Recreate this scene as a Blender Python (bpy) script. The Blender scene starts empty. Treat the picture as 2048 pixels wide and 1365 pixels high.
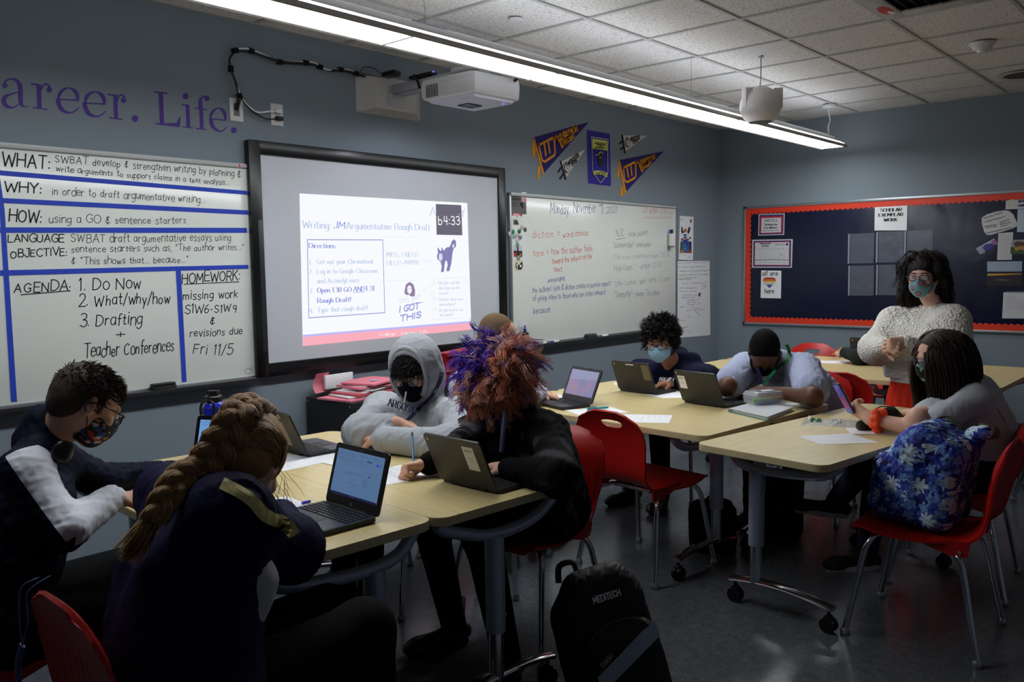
import bpy, bmesh, math, random
import numpy as np
from mathutils import Vector, Matrix, Euler, noise
C = bpy.context.scene.collection
random.seed(7); rng = np.random.default_rng(7)
PI = math.pi
def rad(a): return math.radians(a)

# ---------------------------------------------------------------- camera, world, light, exposure
CAM = np.array([0.0, 0.0, 1.52]); FPX = 1709.63
_yaw, _pitch, _roll = 0.848389, -0.0869676, -0.0156601
_F = np.array([math.sin(_yaw)*math.cos(_pitch), math.cos(_yaw)*math.cos(_pitch), math.sin(_pitch)])
_R0 = np.array([math.cos(_yaw), -math.sin(_yaw), 0.0]); _U0 = np.cross(_R0, _F)
_R = math.cos(_roll)*_R0 + math.sin(_roll)*_U0; _U = -math.sin(_roll)*_R0 + math.cos(_roll)*_U0
cam_data = bpy.data.cameras.new('camera'); cam = bpy.data.objects.new('camera', cam_data); C.objects.link(cam)
cam_data.sensor_width = 36.0; cam_data.lens = FPX/2048*36.0; cam_data.clip_start = 0.05
cam.matrix_world = Matrix(((_R[0], _U[0], -_F[0], CAM[0]), (_R[1], _U[1], -_F[1], CAM[1]), (_R[2], _U[2], -_F[2], CAM[2]), (0, 0, 0, 1)))
bpy.context.scene.camera = cam
vs = bpy.context.scene.view_settings
vs.view_transform = 'Standard'; vs.look = 'None'; vs.gamma = 1.0; vs.exposure = 0.0; vs.use_curve_mapping = False
world = bpy.data.worlds.new('world'); bpy.context.scene.world = world; world.use_nodes = True
world.node_tree.nodes['Background'].inputs[0].default_value = (0.74, 0.84, 1.0, 1)
world.node_tree.nodes['Background'].inputs[1].default_value = 0.06
LENS_STRENGTH = 20.0; UPLIGHT_STRENGTH = 6.4

# ---------------------------------------------------------------- points of the place
def at(px, py, axis, val):
    v = _R*(px-1024) + _U*(682.5-py) + _F*FPX
    t = (val-CAM[axis])/v[axis]
    return CAM + t*v
def D(px, py, d):                       # point at depth d along the view axis
    return Vector(CAM + _F*d + _R*(px-1024)/FPX*d + _U*(682.5-py)/FPX*d)
WY = 4.34; WX = 8.25; CZ = 2.90; TZ = 0.74
def FW(px, py, y=WY):
    q = at(px, py, 1, y); return (float(q[0]), float(q[2]))
def RW(px, py, x=WX):
    q = at(px, py, 0, x); return (float(q[1]), float(q[2]))
def TP(px, py, z=TZ):
    q = at(px, py, 2, z); return (float(q[0]), float(q[1]))

# ---------------------------------------------------------------- materials
MATS = {}
def lin(c): return tuple(((v/255)/12.92 if v/255 <= .04045 else ((v/255+.055)/1.055)**2.4) for v in c)
def mat(name, rgb, rough=.6, metal=0., spec=.5, bump=0., bscale=80., var=0., vscale=6., emit=None, es=0., alpha=None, trans=0., sheen=0., coat=0., stretch=None, ior=1.45, bdist=.002):
    if name in MATS: return MATS[name]
    m = bpy.data.materials.new(name); m.use_nodes = True; MATS[name] = m
    nt = m.node_tree; b = nt.nodes['Principled BSDF']
    col = (*lin(rgb), 1)
    b.inputs['Base Color'].default_value = col; b.inputs['Roughness'].default_value = rough
    b.inputs['Metallic'].default_value = metal; b.inputs['Specular IOR Level'].default_value = spec
    b.inputs['IOR'].default_value = ior
    if trans: b.inputs['Transmission Weight'].default_value = trans
    if sheen: b.inputs['Sheen Weight'].default_value = sheen; b.inputs['Sheen Roughness'].default_value = .4
    if coat: b.inputs['Coat Weight'].default_value = coat; b.inputs['Coat Roughness'].default_value = .1
    if emit is not None:
        b.inputs['Emission Color'].default_value = (*lin(emit), 1); b.inputs['Emission Strength'].default_value = es
    if alpha is not None: b.inputs['Alpha'].default_value = alpha
    if bump or var:
        tc = nt.nodes.new('ShaderNodeTexCoord'); src = tc.outputs['Object']
        if stretch:
            mp = nt.nodes.new('ShaderNodeMapping'); mp.inputs['Scale'].default_value = stretch
            nt.links.new(src, mp.inputs[0]); src = mp.outputs[0]
    if var:
        n = nt.nodes.new('ShaderNodeTexNoise'); n.inputs['Scale'].default_value = vscale; n.inputs['Detail'].default_value = 5
        nt.links.new(src, n.inputs['Vector'])
        mx = nt.nodes.new('ShaderNodeMix'); mx.data_type = 'RGBA'
        mx.inputs[6].default_value = (*[c*(1-var) for c in col[:3]], 1); mx.inputs[7].default_value = (*[min(1, c*(1+var)) for c in col[:3]], 1)
        nt.links.new(n.outputs['Fac'], mx.inputs[0]); nt.links.new(mx.outputs[2], b.inputs['Base Color'])
    if bump:
        n2 = nt.nodes.new('ShaderNodeTexNoise'); n2.inputs['Scale'].default_value = bscale; n2.inputs['Detail'].default_value = 4
        nt.links.new(src, n2.inputs['Vector'])
        bp = nt.nodes.new('ShaderNodeBump'); bp.inputs['Strength'].default_value = bump; bp.inputs['Distance'].default_value = bdist
        nt.links.new(n2.outputs['Fac'], bp.inputs['Height']); nt.links.new(bp.outputs[0], b.inputs['Normal'])
    return m
def nodes(m): return m.node_tree, m.node_tree.nodes['Principled BSDF']
def ramp(nt, stops, interp='LINEAR'):
    r = nt.nodes.new('ShaderNodeValToRGB'); cr = r.color_ramp; cr.interpolation = interp
    while len(cr.elements) < len(stops): cr.elements.new(.5)
    for e, (p, c) in zip(cr.elements, stops): e.position = p; e.color = (*lin(c), 1)
    return r

# ---------------------------------------------------------------- mesh helpers
def link(name, me, parent=None, m=None, smooth=None):
    o = bpy.data.objects.new(name, me); C.objects.link(o)
    if m is not None:
        for mm in (m if isinstance(m, (list, tuple)) else [m]): me.materials.append(mm)
    if smooth: 
        me.polygons.foreach_set('use_smooth', [True]*len(me.polygons))
        if smooth < 179: me.set_sharp_from_angle(angle=rad(smooth))
    if parent is not None: o.parent = parent
    return o
def tag(o, label=None, cat=None, group=None, kind=None):
    if label: o['label'] = label
    if cat: o['category'] = cat
    if group: o['group'] = group
    if kind: o['kind'] = kind
    return o
def empty(name, loc, rz=0, label=None, cat=None, group=None):
    o = bpy.data.objects.new(name, None); C.objects.link(o); o.location = loc; o.rotation_euler = (0, 0, rz)
    o.empty_display_size = .05
    return tag(o, label, cat, group)
class MB:
    def __init__(s): s.v = []; s.f = []; s.mi = []
    def add(s, vs_, fs, mi=0, M=None):
        o = len(s.v)
        if M is not None: vs_ = [tuple(M @ Vector(v)) for v in vs_]
        s.v += [tuple(v) for v in vs_]; s.f += [tuple(i+o for i in f) for f in fs]; s.mi += [mi]*len(fs); return s
    def box(s, c, d, M=None, mi=0, rz=0):
        x, y, z = (d[0]/2, d[1]/2, d[2]/2)
        vs_ = [(sx*x, sy*y, sz*z) for sz in (-1, 1) for sy in (-1, 1) for sx in (-1, 1)]
        if rz: vs_ = [(a*math.cos(rz)-b*math.sin(rz), a*math.sin(rz)+b*math.cos(rz), q) for a, b, q in vs_]
        vs_ = [(a+c[0], b+c[1], q+c[2]) for a, b, q in vs_]
        return s.add(vs_, [(0, 2, 3, 1), (4, 5, 7, 6), (0, 1, 5, 4), (2, 6, 7, 3), (0, 4, 6, 2), (1, 3, 7, 5)], mi, M)
    def bbox(s, c, d, b=.003, M=None, mi=0, seg=2):        # bevelled box
        bm = bmesh.new(); bmesh.ops.create_cube(bm, size=1)
        for v in bm.verts: v.co = Vector((v.co.x*d[0], v.co.y*d[1], v.co.z*d[2]))
        bmesh.ops.bevel(bm, geom=list(bm.edges), offset=b, segments=seg, profile=.5, affect='EDGES', clamp_overlap=True)
        bm.verts.index_update()
        vs_ = [(v.co.x+c[0], v.co.y+c[1], v.co.z+c[2]) for v in bm.verts]; fs = [tuple(v.index for v in f.verts) for f in bm.faces]
        bm.free(); return s.add(vs_, fs, mi, M)
    def tube(s, pts, r, n=8, cap=True, M=None, mi=0, flat=1.0, up=None):
        P_ = [Vector(p) for p in pts]; N = len(P_)
        rs = r if isinstance(r, (list, tuple)) else [r]*N
        T = [(P_[min(i+1, N-1)]-P_[max(i-1, 0)]).normalized() for i in range(N)]
        a = Vector(up) if up else (Vector((0, 0, 1)) if abs(T[0].z) < .9 else Vector((1, 0, 0)))
        nrm = (a - T[0]*a.dot(T[0])).normalized(); vs_ = []
        for i in range(N):
            nrm = (nrm - T[i]*nrm.dot(T[i]))
            nrm = nrm.normalized() if nrm.length > 1e-6 else Vector((1, 0, 0)); bn = T[i].cross(nrm)
            for k in range(n):
                t = 2*PI*k/n; vs_.append(P_[i]+(bn*math.cos(t)+nrm*math.sin(t)*flat)*rs[i])
        fs = [(i*n+k, i*n+(k+1) % n, (i+1)*n+(k+1) % n, (i+1)*n+k) for i in range(N-1) for k in range(n)]
        if cap: fs += [tuple(range(n-1, -1, -1)), tuple((N-1)*n+k for k in range(n))]
        return s.add(vs_, fs, mi, M)
    def lathe(s, prof, n=20, M=None, mi=0, c=(0, 0, 0)):
        vs_ = []; N = len(prof)
        for r, z in prof:
            for k in range(n): vs_.append((c[0]+r*math.cos(2*PI*k/n), c[1]+r*math.sin(2*PI*k/n), c[2]+z))
        fs = [(i*n+k, i*n+(k+1) % n, (i+1)*n+(k+1) % n, (i+1)*n+k) for i in range(N-1) for k in range(n)]
        fs += [tuple(range(n-1, -1, -1)), tuple((N-1)*n+k for k in range(n))]
        return s.add(vs_, fs, mi, M)
    def prism(s, out, z0, z1, M=None, mi=0):              # outline (counter-clockwise) extruded along z
        n = len(out); vs_ = [(x, y, z0) for x, y in out]+[(x, y, z1) for x, y in out]
        fs = [tuple(range(n-1, -1, -1)), tuple(range(n, 2*n))]+[(i, (i+1) % n, n+(i+1) % n, n+i) for i in range(n)]
        return s.add(vs_, fs, mi, M)
    def sheet(s, grid, M=None, mi=0):                      # grid[i][j] points
        a, b = len(grid), len(grid[0]); vs_ = [p for row in grid for p in row]
        return s.add(vs_, [(i*b+j, i*b+j+1, (i+1)*b+j+1, (i+1)*b+j) for i in range(a-1) for j in range(b-1)], mi, M)
    def build(s, name, m, parent=None, smooth=35, kind=None):
        me = bpy.data.meshes.new(name); me.from_pydata(s.v, [], s.f); me.update()
        o = link(name, me, parent, m)
        if max(s.mi, default=0) > 0: me.polygons.foreach_set('material_index', s.mi)
        bm = bmesh.new(); bm.from_mesh(me); bmesh.ops.recalc_face_normals(bm, faces=bm.faces); bm.to_mesh(me); bm.free()
        if smooth:
            me.polygons.foreach_set('use_smooth', [True]*len(me.polygons))
            me.set_sharp_from_angle(angle=rad(smooth))
        if kind: o['kind'] = kind
        return o
def rrect(w, h, r, n=6, cx=0, cy=0):
    o = []
    for (sx, sy, a0) in ((1, 1, 0), (-1, 1, 90), (-1, -1, 180), (1, -1, 270)):
        for k in range(n+1):
            a = rad(a0+90*k/n); o.append((cx+sx*(w/2-r)+r*math.cos(a), cy+sy*(h/2-r)+r*math.sin(a)))
    return o
def cr(pts, n=6, closed=False):                            # catmull-rom through points
    P_ = [Vector(p) for p in pts]; N = len(P_); out = []
    for i in range(N if closed else N-1):
        if closed: a, b, c_, d = P_[(i-1) % N], P_[i], P_[(i+1) % N], P_[(i+2) % N]
        else: a, b, c_, d = P_[max(i-1, 0)], P_[i], P_[i+1], P_[min(i+2, N-1)]
        for k in range(n):
            t = k/n; out.append(.5*((2*b)+(c_-a)*t+(2*a-5*b+4*c_-d)*t*t+(3*b-a-3*c_+d)*t**3))
    if not closed: out.append(P_[-1])
    return out
def copy_tree(o, parent=None):
    c_ = o.copy(); C.objects.link(c_)
    for k in ('label', 'group'):
        if parent is None and k in c_: del c_[k]
    if parent is not None: c_.parent = parent
    for ch in KIDS(o): copy_tree(ch, c_)
    return c_
def KIDS(o): return [x for x in list(C.objects) if x.parent == o]
# frames: F_WALL maps (u, v, w) -> front wall: u right, v up, w out of the wall ; R_WALL the same for the right wall
F_WALL = Matrix(((1, 0, 0, 0), (0, 0, -1, WY), (0, 1, 0, 0), (0, 0, 0, 1)))
R_WALL = Matrix(((0, 0, -1, WX), (-1, 0, 0, 0), (0, 1, 0, 0), (0, 0, 0, 1)))
def fq(px, py, w=0.): x, z = FW(px, py, WY-w); return (x, z)
def rq(px, py, w=0.): y, z = RW(px, py, WX-w); return (-y, z)
# ---------------------------------------------------------------- stroke font (single line letters)
GL = {
'A': (6, '0,0 3,8 6,0;1.2,3 4.8,3'), 'B': (5, '0,0 0,8;~0,8 3.4,8 4.4,6.2 3,4.3 0,4.2;~0,4.2 3.6,4.1 5,2.2 3.6,0 0,0'),
'C': (5.6, '~5.4,6.8 3.4,8 .9,6.6 0,4 1,1.2 3.4,0 5.4,1.2'), 'D': (5.6, '0,0 0,8;~0,8 3,7.8 5.4,5.6 5.4,2.6 3,.2 0,0'),
'E': (4.6, '4.6,8 0,8 0,0 4.6,0;0,4.2 3.8,4.2'), 'F': (4.4, '4.4,8 0,8 0,0;0,4.2 3.6,4.2'),
'G': (6, '~5.6,6.8 3.4,8 .9,6.6 0,4 1,1.2 3.4,0 5.6,1.2;5.6,1.2 5.6,3.6 3.6,3.6'), 'H': (5.6, '0,0 0,8;5.6,0 5.6,8;0,4.2 5.6,4.2'),
'I': (1, '.5,0 .5,8'), 'J': (4, '~3.6,8 3.6,2 2.6,.1 .8,.2 0,1.8;1.8,8 4.6,8'), 'K': (5.2, '0,0 0,8;5,8 0,3.4;1.4,4.7 5.2,0'),
'L': (4.4, '0,8 0,0 4.4,0'), 'M': (7, '0,0 .6,8 3.5,2.4 6.4,8 7,0'), 'N': (5.8, '0,0 0,8 5.8,0 5.8,8'),
'O': (6.2, '~3.1,8 .8,6.8 0,4 .8,1.2 3.1,0 5.4,1.2 6.2,4 5.4,6.8 3.1,8'), 'P': (4.8, '0,0 0,8;~0,8 3.6,8 4.8,6 3.6,3.9 0,3.8'),
'Q': (6.2, '~3.1,8 .8,6.8 0,4 .8,1.2 3.1,0 5.4,1.2 6.2,4 5.4,6.8 3.1,8;3.8,2 6.2,-.8'), 'R': (5.2, '0,0 0,8;~0,8 3.6,8 4.8,6.1 3.6,4.1 0,4;2.6,4 5.2,0'),
'S': (4.8, '~4.6,6.9 2.6,8 .5,6.9 .7,5 2.6,4.1 4.4,3 4.4,1 2.4,0 0,1.2'), 'T': (5.4, '0,8 5.4,8;2.7,8 2.7,0'),
'U': (5.6, '~0,8 0,2.4 1.2,.3 2.8,0 4.4,.3 5.6,2.4 5.6,8'), 'V': (5.8, '0,8 2.9,0 5.8,8'), 'W': (8.4, '0,8 2,0 4.2,6.4 6.4,0 8.4,8'),
'X': (5.4, '0,0 5.2,8;0,8 5.4,0'), 'Y': (5.4, '0,8 2.7,4 5.4,8;2.7,4 2.7,0'), 'Z': (5, '0,8 5,8 0,0 5,0'),
'a': (3.8, '~3.6,4.3 2,5 .4,4 0,2.4 .6,.5 2,.1 3.2,1.2 3.6,3;3.6,4.9 3.6,.4 4,0'), 'b': (3.8, '0,8 0,0;~0,3.4 1.4,4.9 3.2,4.2 3.8,2.4 3,.4 1.4,0 0,1.2'),
'c': (3.4, '~3.4,4.1 2,5 .5,4.2 0,2.4 .6,.6 2,0 3.4,.9'), 'd': (3.8, '3.8,8 3.8,0;~3.8,3.4 2.4,4.9 .7,4.2 0,2.4 .7,.4 2.2,0 3.8,1.4'),
'e': (3.6, '~.1,2.7 3.5,2.7 3.2,4.4 1.9,5 .5,4.2 0,2.4 .7,.5 2.2,0 3.6,.9'), 'f': (2.6, '~3,7.6 1.9,8 1.2,6.8 1.2,4 1.2,0;0,4.7 2.6,4.7'),
'g': (3.8, '~3.6,4.3 2,5 .4,4 0,2.4 .6,.7 2,.3 3.4,1.6;~3.6,5 3.6,0 3,-2.2 1.4,-3 0,-2.2'), 'h': (3.6, '0,8 0,0;~0,3 1.2,4.8 2.8,4.8 3.5,3.4 3.5,0'),
'i': (.8, '.4,5 .4,0;.4,6.8 .45,7.2'), 'j': (1.6, '~1.2,5 1.2,-1.6 .2,-2.8 -.8,-2.3;1.2,6.8 1.25,7.2'), 'k': (3.4, '0,8 0,0;3.2,4.8 0,1.9;1,2.8 3.4,0'),
'l': (.8, '.4,8 .4,0'), 'm': (5.8, '0,5 0,0;~0,3.4 1,4.9 2.3,4.7 2.8,3.4 2.8,0;~2.8,3.4 3.9,4.9 5.2,4.7 5.7,3.4 5.7,0'), 'n': (3.6, '0,5 0,0;~0,3.2 1.2,4.9 2.8,4.8 3.5,3.4 3.5,0'),
'o': (3.8, '~1.9,5 .5,4.2 0,2.5 .5,.7 1.9,0 3.3,.7 3.8,2.5 3.3,4.2 1.9,5'), 'p': (3.8, '0,5 0,-3;~0,3.4 1.4,4.9 3.2,4.3 3.8,2.5 3.1,.6 1.5,.1 0,1.4'),
'q': (3.8, '3.8,5 3.8,-3;~3.8,3.4 2.4,4.9 .7,4.3 0,2.5 .7,.6 2.3,.1 3.8,1.4'), 'r': (2.6, '0,5 0,0;~0,3 .9,4.7 2.6,4.8'),
's': (3, '~2.9,4.3 1.5,5 .3,4.2 .7,3 2.2,2.3 2.8,1.1 1.6,0 0,.7'), 't': (2.6, '~1.2,7 1.2,1.4 1.7,.1 2.8,.4;0,4.8 2.5,4.8'), 'u': (3.6, '~0,5 0,1.6 .8,.1 2.2,.2 3.4,1.6;3.5,5 3.5,0'),
'v': (3.4, '0,5 1.7,0 3.4,5'), 'w': (5.2, '0,5 1.3,0 2.6,4.2 3.9,0 5.2,5'), 'x': (3.4, '0,0 3.3,5;0,5 3.4,0'), 'y': (3.4, '0,5 1.8,.4;3.5,5 1,-3'), 'z': (3.2, '0,5 3.2,5 0,0 3.2,0'),
'0': (4.4, '~2.2,8 .6,6.8 0,4 .6,1.2 2.2,0 3.8,1.2 4.4,4 3.8,6.8 2.2,8'), '1': (1.8, '0,6.6 1.2,8 1.2,0'), '2': (4.4, '~.2,6.4 1.2,7.8 3.2,7.8 4.2,6.2 3.4,4 0,0;0,0 4.6,0'),
'3': (4.2, '~.2,7.2 1.8,8 3.7,7.2 3.6,5.2 1.6,4.2;~1.6,4.2 4,3.6 4.2,1.3 2.4,0 0,.9'), '4': (4.4, '.4,8 0,3.4 4.4,3.4;3.4,8 3.4,0'), '5': (4.2, '4,8 .6,8 .3,4.7;~.3,4.7 2.4,5 4.2,3.8 4,1.2 2,0 0,.8'),
'6': (4.2, '~3.6,8 1.2,6 0,3 .6,.6 2.2,0 4,1 4,3.2 2.4,4.4 .4,3'), '7': (4.2, '0,8 4.2,8 1.4,0'), '8': (4.2, '~2.1,8 .4,6.8 .8,4.9 3.2,3.6 4.2,1.6 2.1,0 0,1.6 1,3.6 3.4,4.9 3.8,6.8 2.1,8'),
'9': (4.2, '~3.9,5.2 2.2,3.9 .4,4.8 .3,7 2.1,8 3.8,7 3.9,4 3.4,0'),
'.': (.8, '.3,0 .5,.3'), ',': (.8, '.5,.4 .1,-1.2'), ':': (.8, '.3,.4 .5,.7;.3,4 .5,4.3'), '!': (.8, '.4,8 .4,2.4;.4,.2 .45,.5'), '-': (3, '.3,3 2.7,3'), '+': (4.4, '0,4 4.4,4;2.2,6.4 2.2,1.6'),
'/': (3, '0,-1 3,8.6'), "'": (.8, '.4,8 .3,6.2'), '"': (2, '.3,8 .2,6.2;1.5,8 1.4,6.2'), '&': (4.6, '~4.2,6.6 2.6,7.4 1,6.4 1.6,4.8 3,4.4;~3,4.4 .6,3.6 .4,1.2 2.2,.2 4.6,1.6;2.4,8.4 2.2,-1'), '=': (3.6, '0,4.2 3.6,4.2;0,2 3.6,2'), '(': (1.8, '~1.8,8.6 .2,6 .2,2 1.8,-.6'), ')': (1.8, '~0,8.6 1.6,6 1.6,2 0,-.6'),
'?': (3.8, '~0,6.4 1,7.8 3,7.8 3.8,6 2.2,4 1.9,2.4;1.9,.2 1.95,.5'), '~': (4, '~0,2.6 1,3.6 3,2.4 4,3.4'), ' ': (3.2, ''), '_': (4, '0,-1.2 4,-1.2'), '*': (3, '0,6 3,6;.6,4.8 2.4,7.2;2.4,4.8 .6,7.2')}
_GC = {}
def glyph(ch):
    if ch not in _GC:
        w, s = GL.get(ch, GL['-']); st = []
        for p in s.split(';'):
            p = p.strip()
            if not p: continue
            sm = p[0] == '~'; pts = [tuple(map(float, q.split(','))) for q in p.lstrip('~').split()]
            if sm: pts = [(v.x, v.y) for v in cr([(a, b, 0) for a, b in pts], 4)]
            st.append(pts)
        _GC[ch] = (w, st)
    return _GC[ch]
class Ink:
    """flat writing and drawing laid on a surface: u right, v up, w out of it"""
    def __init__(s, M): s.M = M; s.d = {}; s.k = 0; s.t = 0
    def mb(s, m): return s.d.setdefault((m.name, s.t), (m, MB()))[1]
    def line(s, pts, wd, m, w=.0006, style='pen'):
        for i in range(1, len(pts)-1):
            ax, ay = pts[i][0]-pts[i-1][0], pts[i][1]-pts[i-1][1]; bx, by = pts[i+1][0]-pts[i][0], pts[i+1][1]-pts[i][1]
            if ax*bx+ay*by < .35*math.hypot(ax, ay)*math.hypot(bx, by): s.line(pts[:i+1], wd, m, w, style); s.line(pts[i:], wd, m, w, style); return
        b = s.mb(m); n = len(pts)
        if n < 2: return
        w = w+s.k*8e-6+4e-6; V = []
        for i in range(n):
            a = pts[max(i-1, 0)]; c_ = pts[min(i+1, n-1)]; dx, dy = c_[0]-a[0], c_[1]-a[1]; L = math.hypot(dx, dy) or 1e-9
            hw = wd/2
            if style == 'serif': hw *= .28+.9*abs(dy/L)**1.6
            nx, ny = -dy/L*hw, dx/L*hw
            x, y = pts[i]
            if style != 'serif' and i in (0, n-1):           # overshoot the ends a little so strokes look round
                q = -.8 if i == 0 else .8; x += dx/L*hw*q; y += dy/L*hw*q
            V += [(x+nx, y+ny, w), (x-nx, y-ny, w)]
        b.add(V, [(2*i, 2*i+1, 2*i+3, 2*i+2) for i in range(n-1)], 0, s.M)
        if style == 'serif':
            for i, j in ((0, 1), (n-1, n-2)):
                dx, dy = pts[i][0]-pts[j][0], pts[i][1]-pts[j][1]
                if abs(dy) > 2.2*abs(dx):
                    x, y = pts[i]; e = wd*1.15; t = wd*.16; y2 = y-math.copysign(t, dy)
                    b.add([(x-e, min(y, y2), w+.00001), (x+e, min(y, y2), w+.00001), (x+e, max(y, y2), w+.00001), (x-e, max(y, y2), w+.00001)], [(0, 1, 2, 3)], 0, s.M)
    def poly(s, pts, m, w=.0006):
        s.k += 1; s.mb(m).add([(x, y, w+s.k*8e-6) for x, y in pts], [tuple(range(len(pts)))], 0, s.M)
    def text(s, t, p0, p1, h, m, wd=None, style='pen', jit=0., slant=0., w=.0006, hs=None, gap=1.5):
        """text from p0 to p1 (baseline ends), capital height h"""
        r = random.Random(sum(map(ord, t))); tot = 0; xs = []
        for ch in t:
            xs.append(tot); tot += glyph(ch)[0]+(gap if ch != ' ' else gap*.4)
        tot = max(tot-gap, 1); L = math.hypot(p1[0]-p0[0], p1[1]-p0[1]); ca, sa = (p1[0]-p0[0])/L, (p1[1]-p0[1])/L
        sx = L/tot; sy = h/8; wd = wd or h*.11; s.tn = getattr(s, 'tn', 0)+1; s.t = s.tn
        for ch, x0 in zip(t, xs):
            jy = r.uniform(-1, 1)*jit*h; js = 1+r.uniform(-1, 1)*jit*1.5
            for st in glyph(ch)[1]:
                q = []
                for (x, y) in st:
                    X = (x0+x*js)*sx+y*sy*slant; Y = y*sy*js+jy+(r.uniform(-1, 1)*jit*h*.12 if jit else 0)
                    q.append((p0[0]+X*ca-Y*sa, p0[1]+X*sa+Y*ca))
                s.line(q, wd, m, w, style)
        s.t = 0
    def done(s, name, parent, label=None):
        out = []
        for (mn, t), (m, b) in s.d.items():
            o = b.build('lettering' if t else name, m, parent, smooth=None)
            if not t and len(b.f) > 1: o['kind'] = 'stuff'
            if label: o['label'] = label
            out.append(o)
        return out

# ---------------------------------------------------------------- materials used all over
M_wall = mat('wall_paint', (126, 138, 148), .75, bump=.15, bscale=220, var=.03, vscale=3)
M_ctile = mat('ceiling_tile', (226, 224, 220), .9)
nt, b = nodes(M_ctile)
tc = nt.nodes.new('ShaderNodeTexCoord'); n = nt.nodes.new('ShaderNodeTexNoise'); n.inputs['Scale'].default_value = 90; n.inputs['Detail'].default_value = 3
nt.links.new(tc.outputs['Object'], n.inputs['Vector'])
r_ = ramp(nt, [(0, (130, 128, 126)), (.36, (165, 163, 160)), (.42, (226, 224, 220)), (1, (232, 230, 226))]); nt.links.new(n.outputs['Fac'], r_.inputs[0]); nt.links.new(r_.outputs[0], b.inputs['Base Color'])
bp = nt.nodes.new('ShaderNodeBump'); bp.inputs['Strength'].default_value = .5; bp.inputs['Distance'].default_value = .003; nt.links.new(n.outputs['Fac'], bp.inputs['Height']); nt.links.new(bp.outputs[0], b.inputs['Normal'])
M_grid = mat('ceiling_grid', (188, 187, 184), .5)
M_white = mat('white_metal', (225, 225, 224), .35)
M_floor = mat('floor_vinyl', (92, 96, 100), .2, spec=.5)
nt, b = nodes(M_floor)
tc = nt.nodes.new('ShaderNodeTexCoord'); v_ = nt.nodes.new('ShaderNodeTexVoronoi'); v_.inputs['Scale'].default_value = 130
n = nt.nodes.new('ShaderNodeTexNoise'); n.inputs['Scale'].default_value = 24; n.inputs['Detail'].default_value = 6
nt.links.new(tc.outputs['Object'], v_.inputs['Vector']); nt.links.new(tc.outputs['Object'], n.inputs['Vector'])
r1 = ramp(nt, [(0, (58, 61, 66)), (.12, (74, 78, 84)), (.5, (88, 92, 98)), (.86, (104, 108, 113)), (1, (124, 127, 130))]); nt.links.new(v_.outputs['Color'], r1.inputs[0])
mx = nt.nodes.new('ShaderNodeMix'); mx.data_type = 'RGBA'; mx.inputs[0].default_value = .5
r2 = ramp(nt, [(.3, (66, 70, 76)), (.7, (96, 100, 106))]); nt.links.new(n.outputs['Fac'], r2.inputs[0])
nt.links.new(r1.outputs[0], mx.inputs[6]); nt.links.new(r2.outputs[0], mx.inputs[7]); nt.links.new(mx.outputs[2], b.inputs['Base Color'])
n3 = nt.nodes.new('ShaderNodeTexNoise'); n3.inputs['Scale'].default_value = 9; nt.links.new(tc.outputs['Object'], n3.inputs['Vector'])
bp = nt.nodes.new('ShaderNodeBump'); bp.inputs['Strength'].default_value = .12; bp.inputs['Distance'].default_value = .01; nt.links.new(n3.outputs['Fac'], bp.inputs['Height']); nt.links.new(bp.outputs[0], b.inputs['Normal'])
M_black = mat('black_plastic', (22, 22, 24), .35)
M_base = mat('rubber_baseboard', (26, 28, 31), .5)
M_chrome = mat('chrome', (200, 202, 206), .12, metal=1.)
M_alu = mat('aluminium', (165, 168, 172), .38, metal=.8)
M_board = mat('whiteboard_enamel', (228, 233, 227), .25, coat=.3, var=.03, vscale=3)
M_paper = mat('paper', (236, 237, 240), .8)
M_ink = mat('black_marker', (24, 24, 26), .6); M_inkb = mat('blue_marker', (42, 58, 150), .6); M_inkr = mat('red_marker', (214, 70, 62), .6)
M_inkg = mat('green_marker', (40, 130, 80), .6); M_inkp = mat('grey_marker', (118, 112, 130), .6); M_print = mat('grey_print', (120, 122, 128), .8)
M_tape = mat('blue_tape', (36, 68, 190), .6, bump=.2, bscale=60)
M_red = mat('red_plastic', (178, 20, 12), .38, bump=.25, bscale=900, bdist=.0005)

# ---------------------------------------------------------------- room shell
def plane_struct(name, verts, m, mb=None):
    o = MB().add(verts, [(0, 1, 2, 3)]).build(name, m, None, smooth=None); return tag(o, kind='structure')
XL, YN = -2.2, -2.6
wall_f = MB().box(((XL+WX)/2, WY+.06, 1.45), (WX-XL, .12, 2.9)).build('wall_front', M_wall, None); tag(wall_f, kind='structure')
wall_r = MB().box((WX+.06, (YN+WY)/2+.06, 1.45), (.12, WY-YN+.12, 2.9)).build('wall_right', M_wall, None); tag(wall_r, kind='structure')
wall_l = MB().box((XL-.06, (YN+WY)/2+.06, 1.45), (.12, WY-YN+.12, 2.9)).build('wall_left', M_wall, None); tag(wall_l, kind='structure')
floor = MB().box(((XL+WX)/2, (YN+WY)/2, -.05), (WX-XL, WY-YN, .1)).build('floor', M_floor, None); tag(floor, kind='structure')
for nm, c_, d in (('baseboard_front', ((XL+WX)/2, WY-.006, .06), (WX-XL, .012, .12)), ('baseboard_right', (WX-.006, (YN+WY)/2, .06), (.012, WY-YN-.03, .12))):
    tag(MB().bbox(c_, d, .003).build(nm, M_base, None), kind='structure')
ceil = MB().box(((XL+WX)/2, (YN+WY)/2, CZ+.09), (WX-XL, WY-YN, .1)).build('ceiling', mat('plenum', (60, 60, 60), .9), None); tag(ceil, kind='structure')
GXP, GYP = .62, .613
gx = [4.01+GXP*k for k in range(-10, 8) if XL < 4.01+GXP*k < WX]; gy = [2.93+GYP*k for k in range(-9, 4) if YN < 2.93+GYP*k < WY]
g = MB()
for x in gx: g.box((x, (YN+WY)/2, CZ+.004), (.024, WY-YN, .008))
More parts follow.
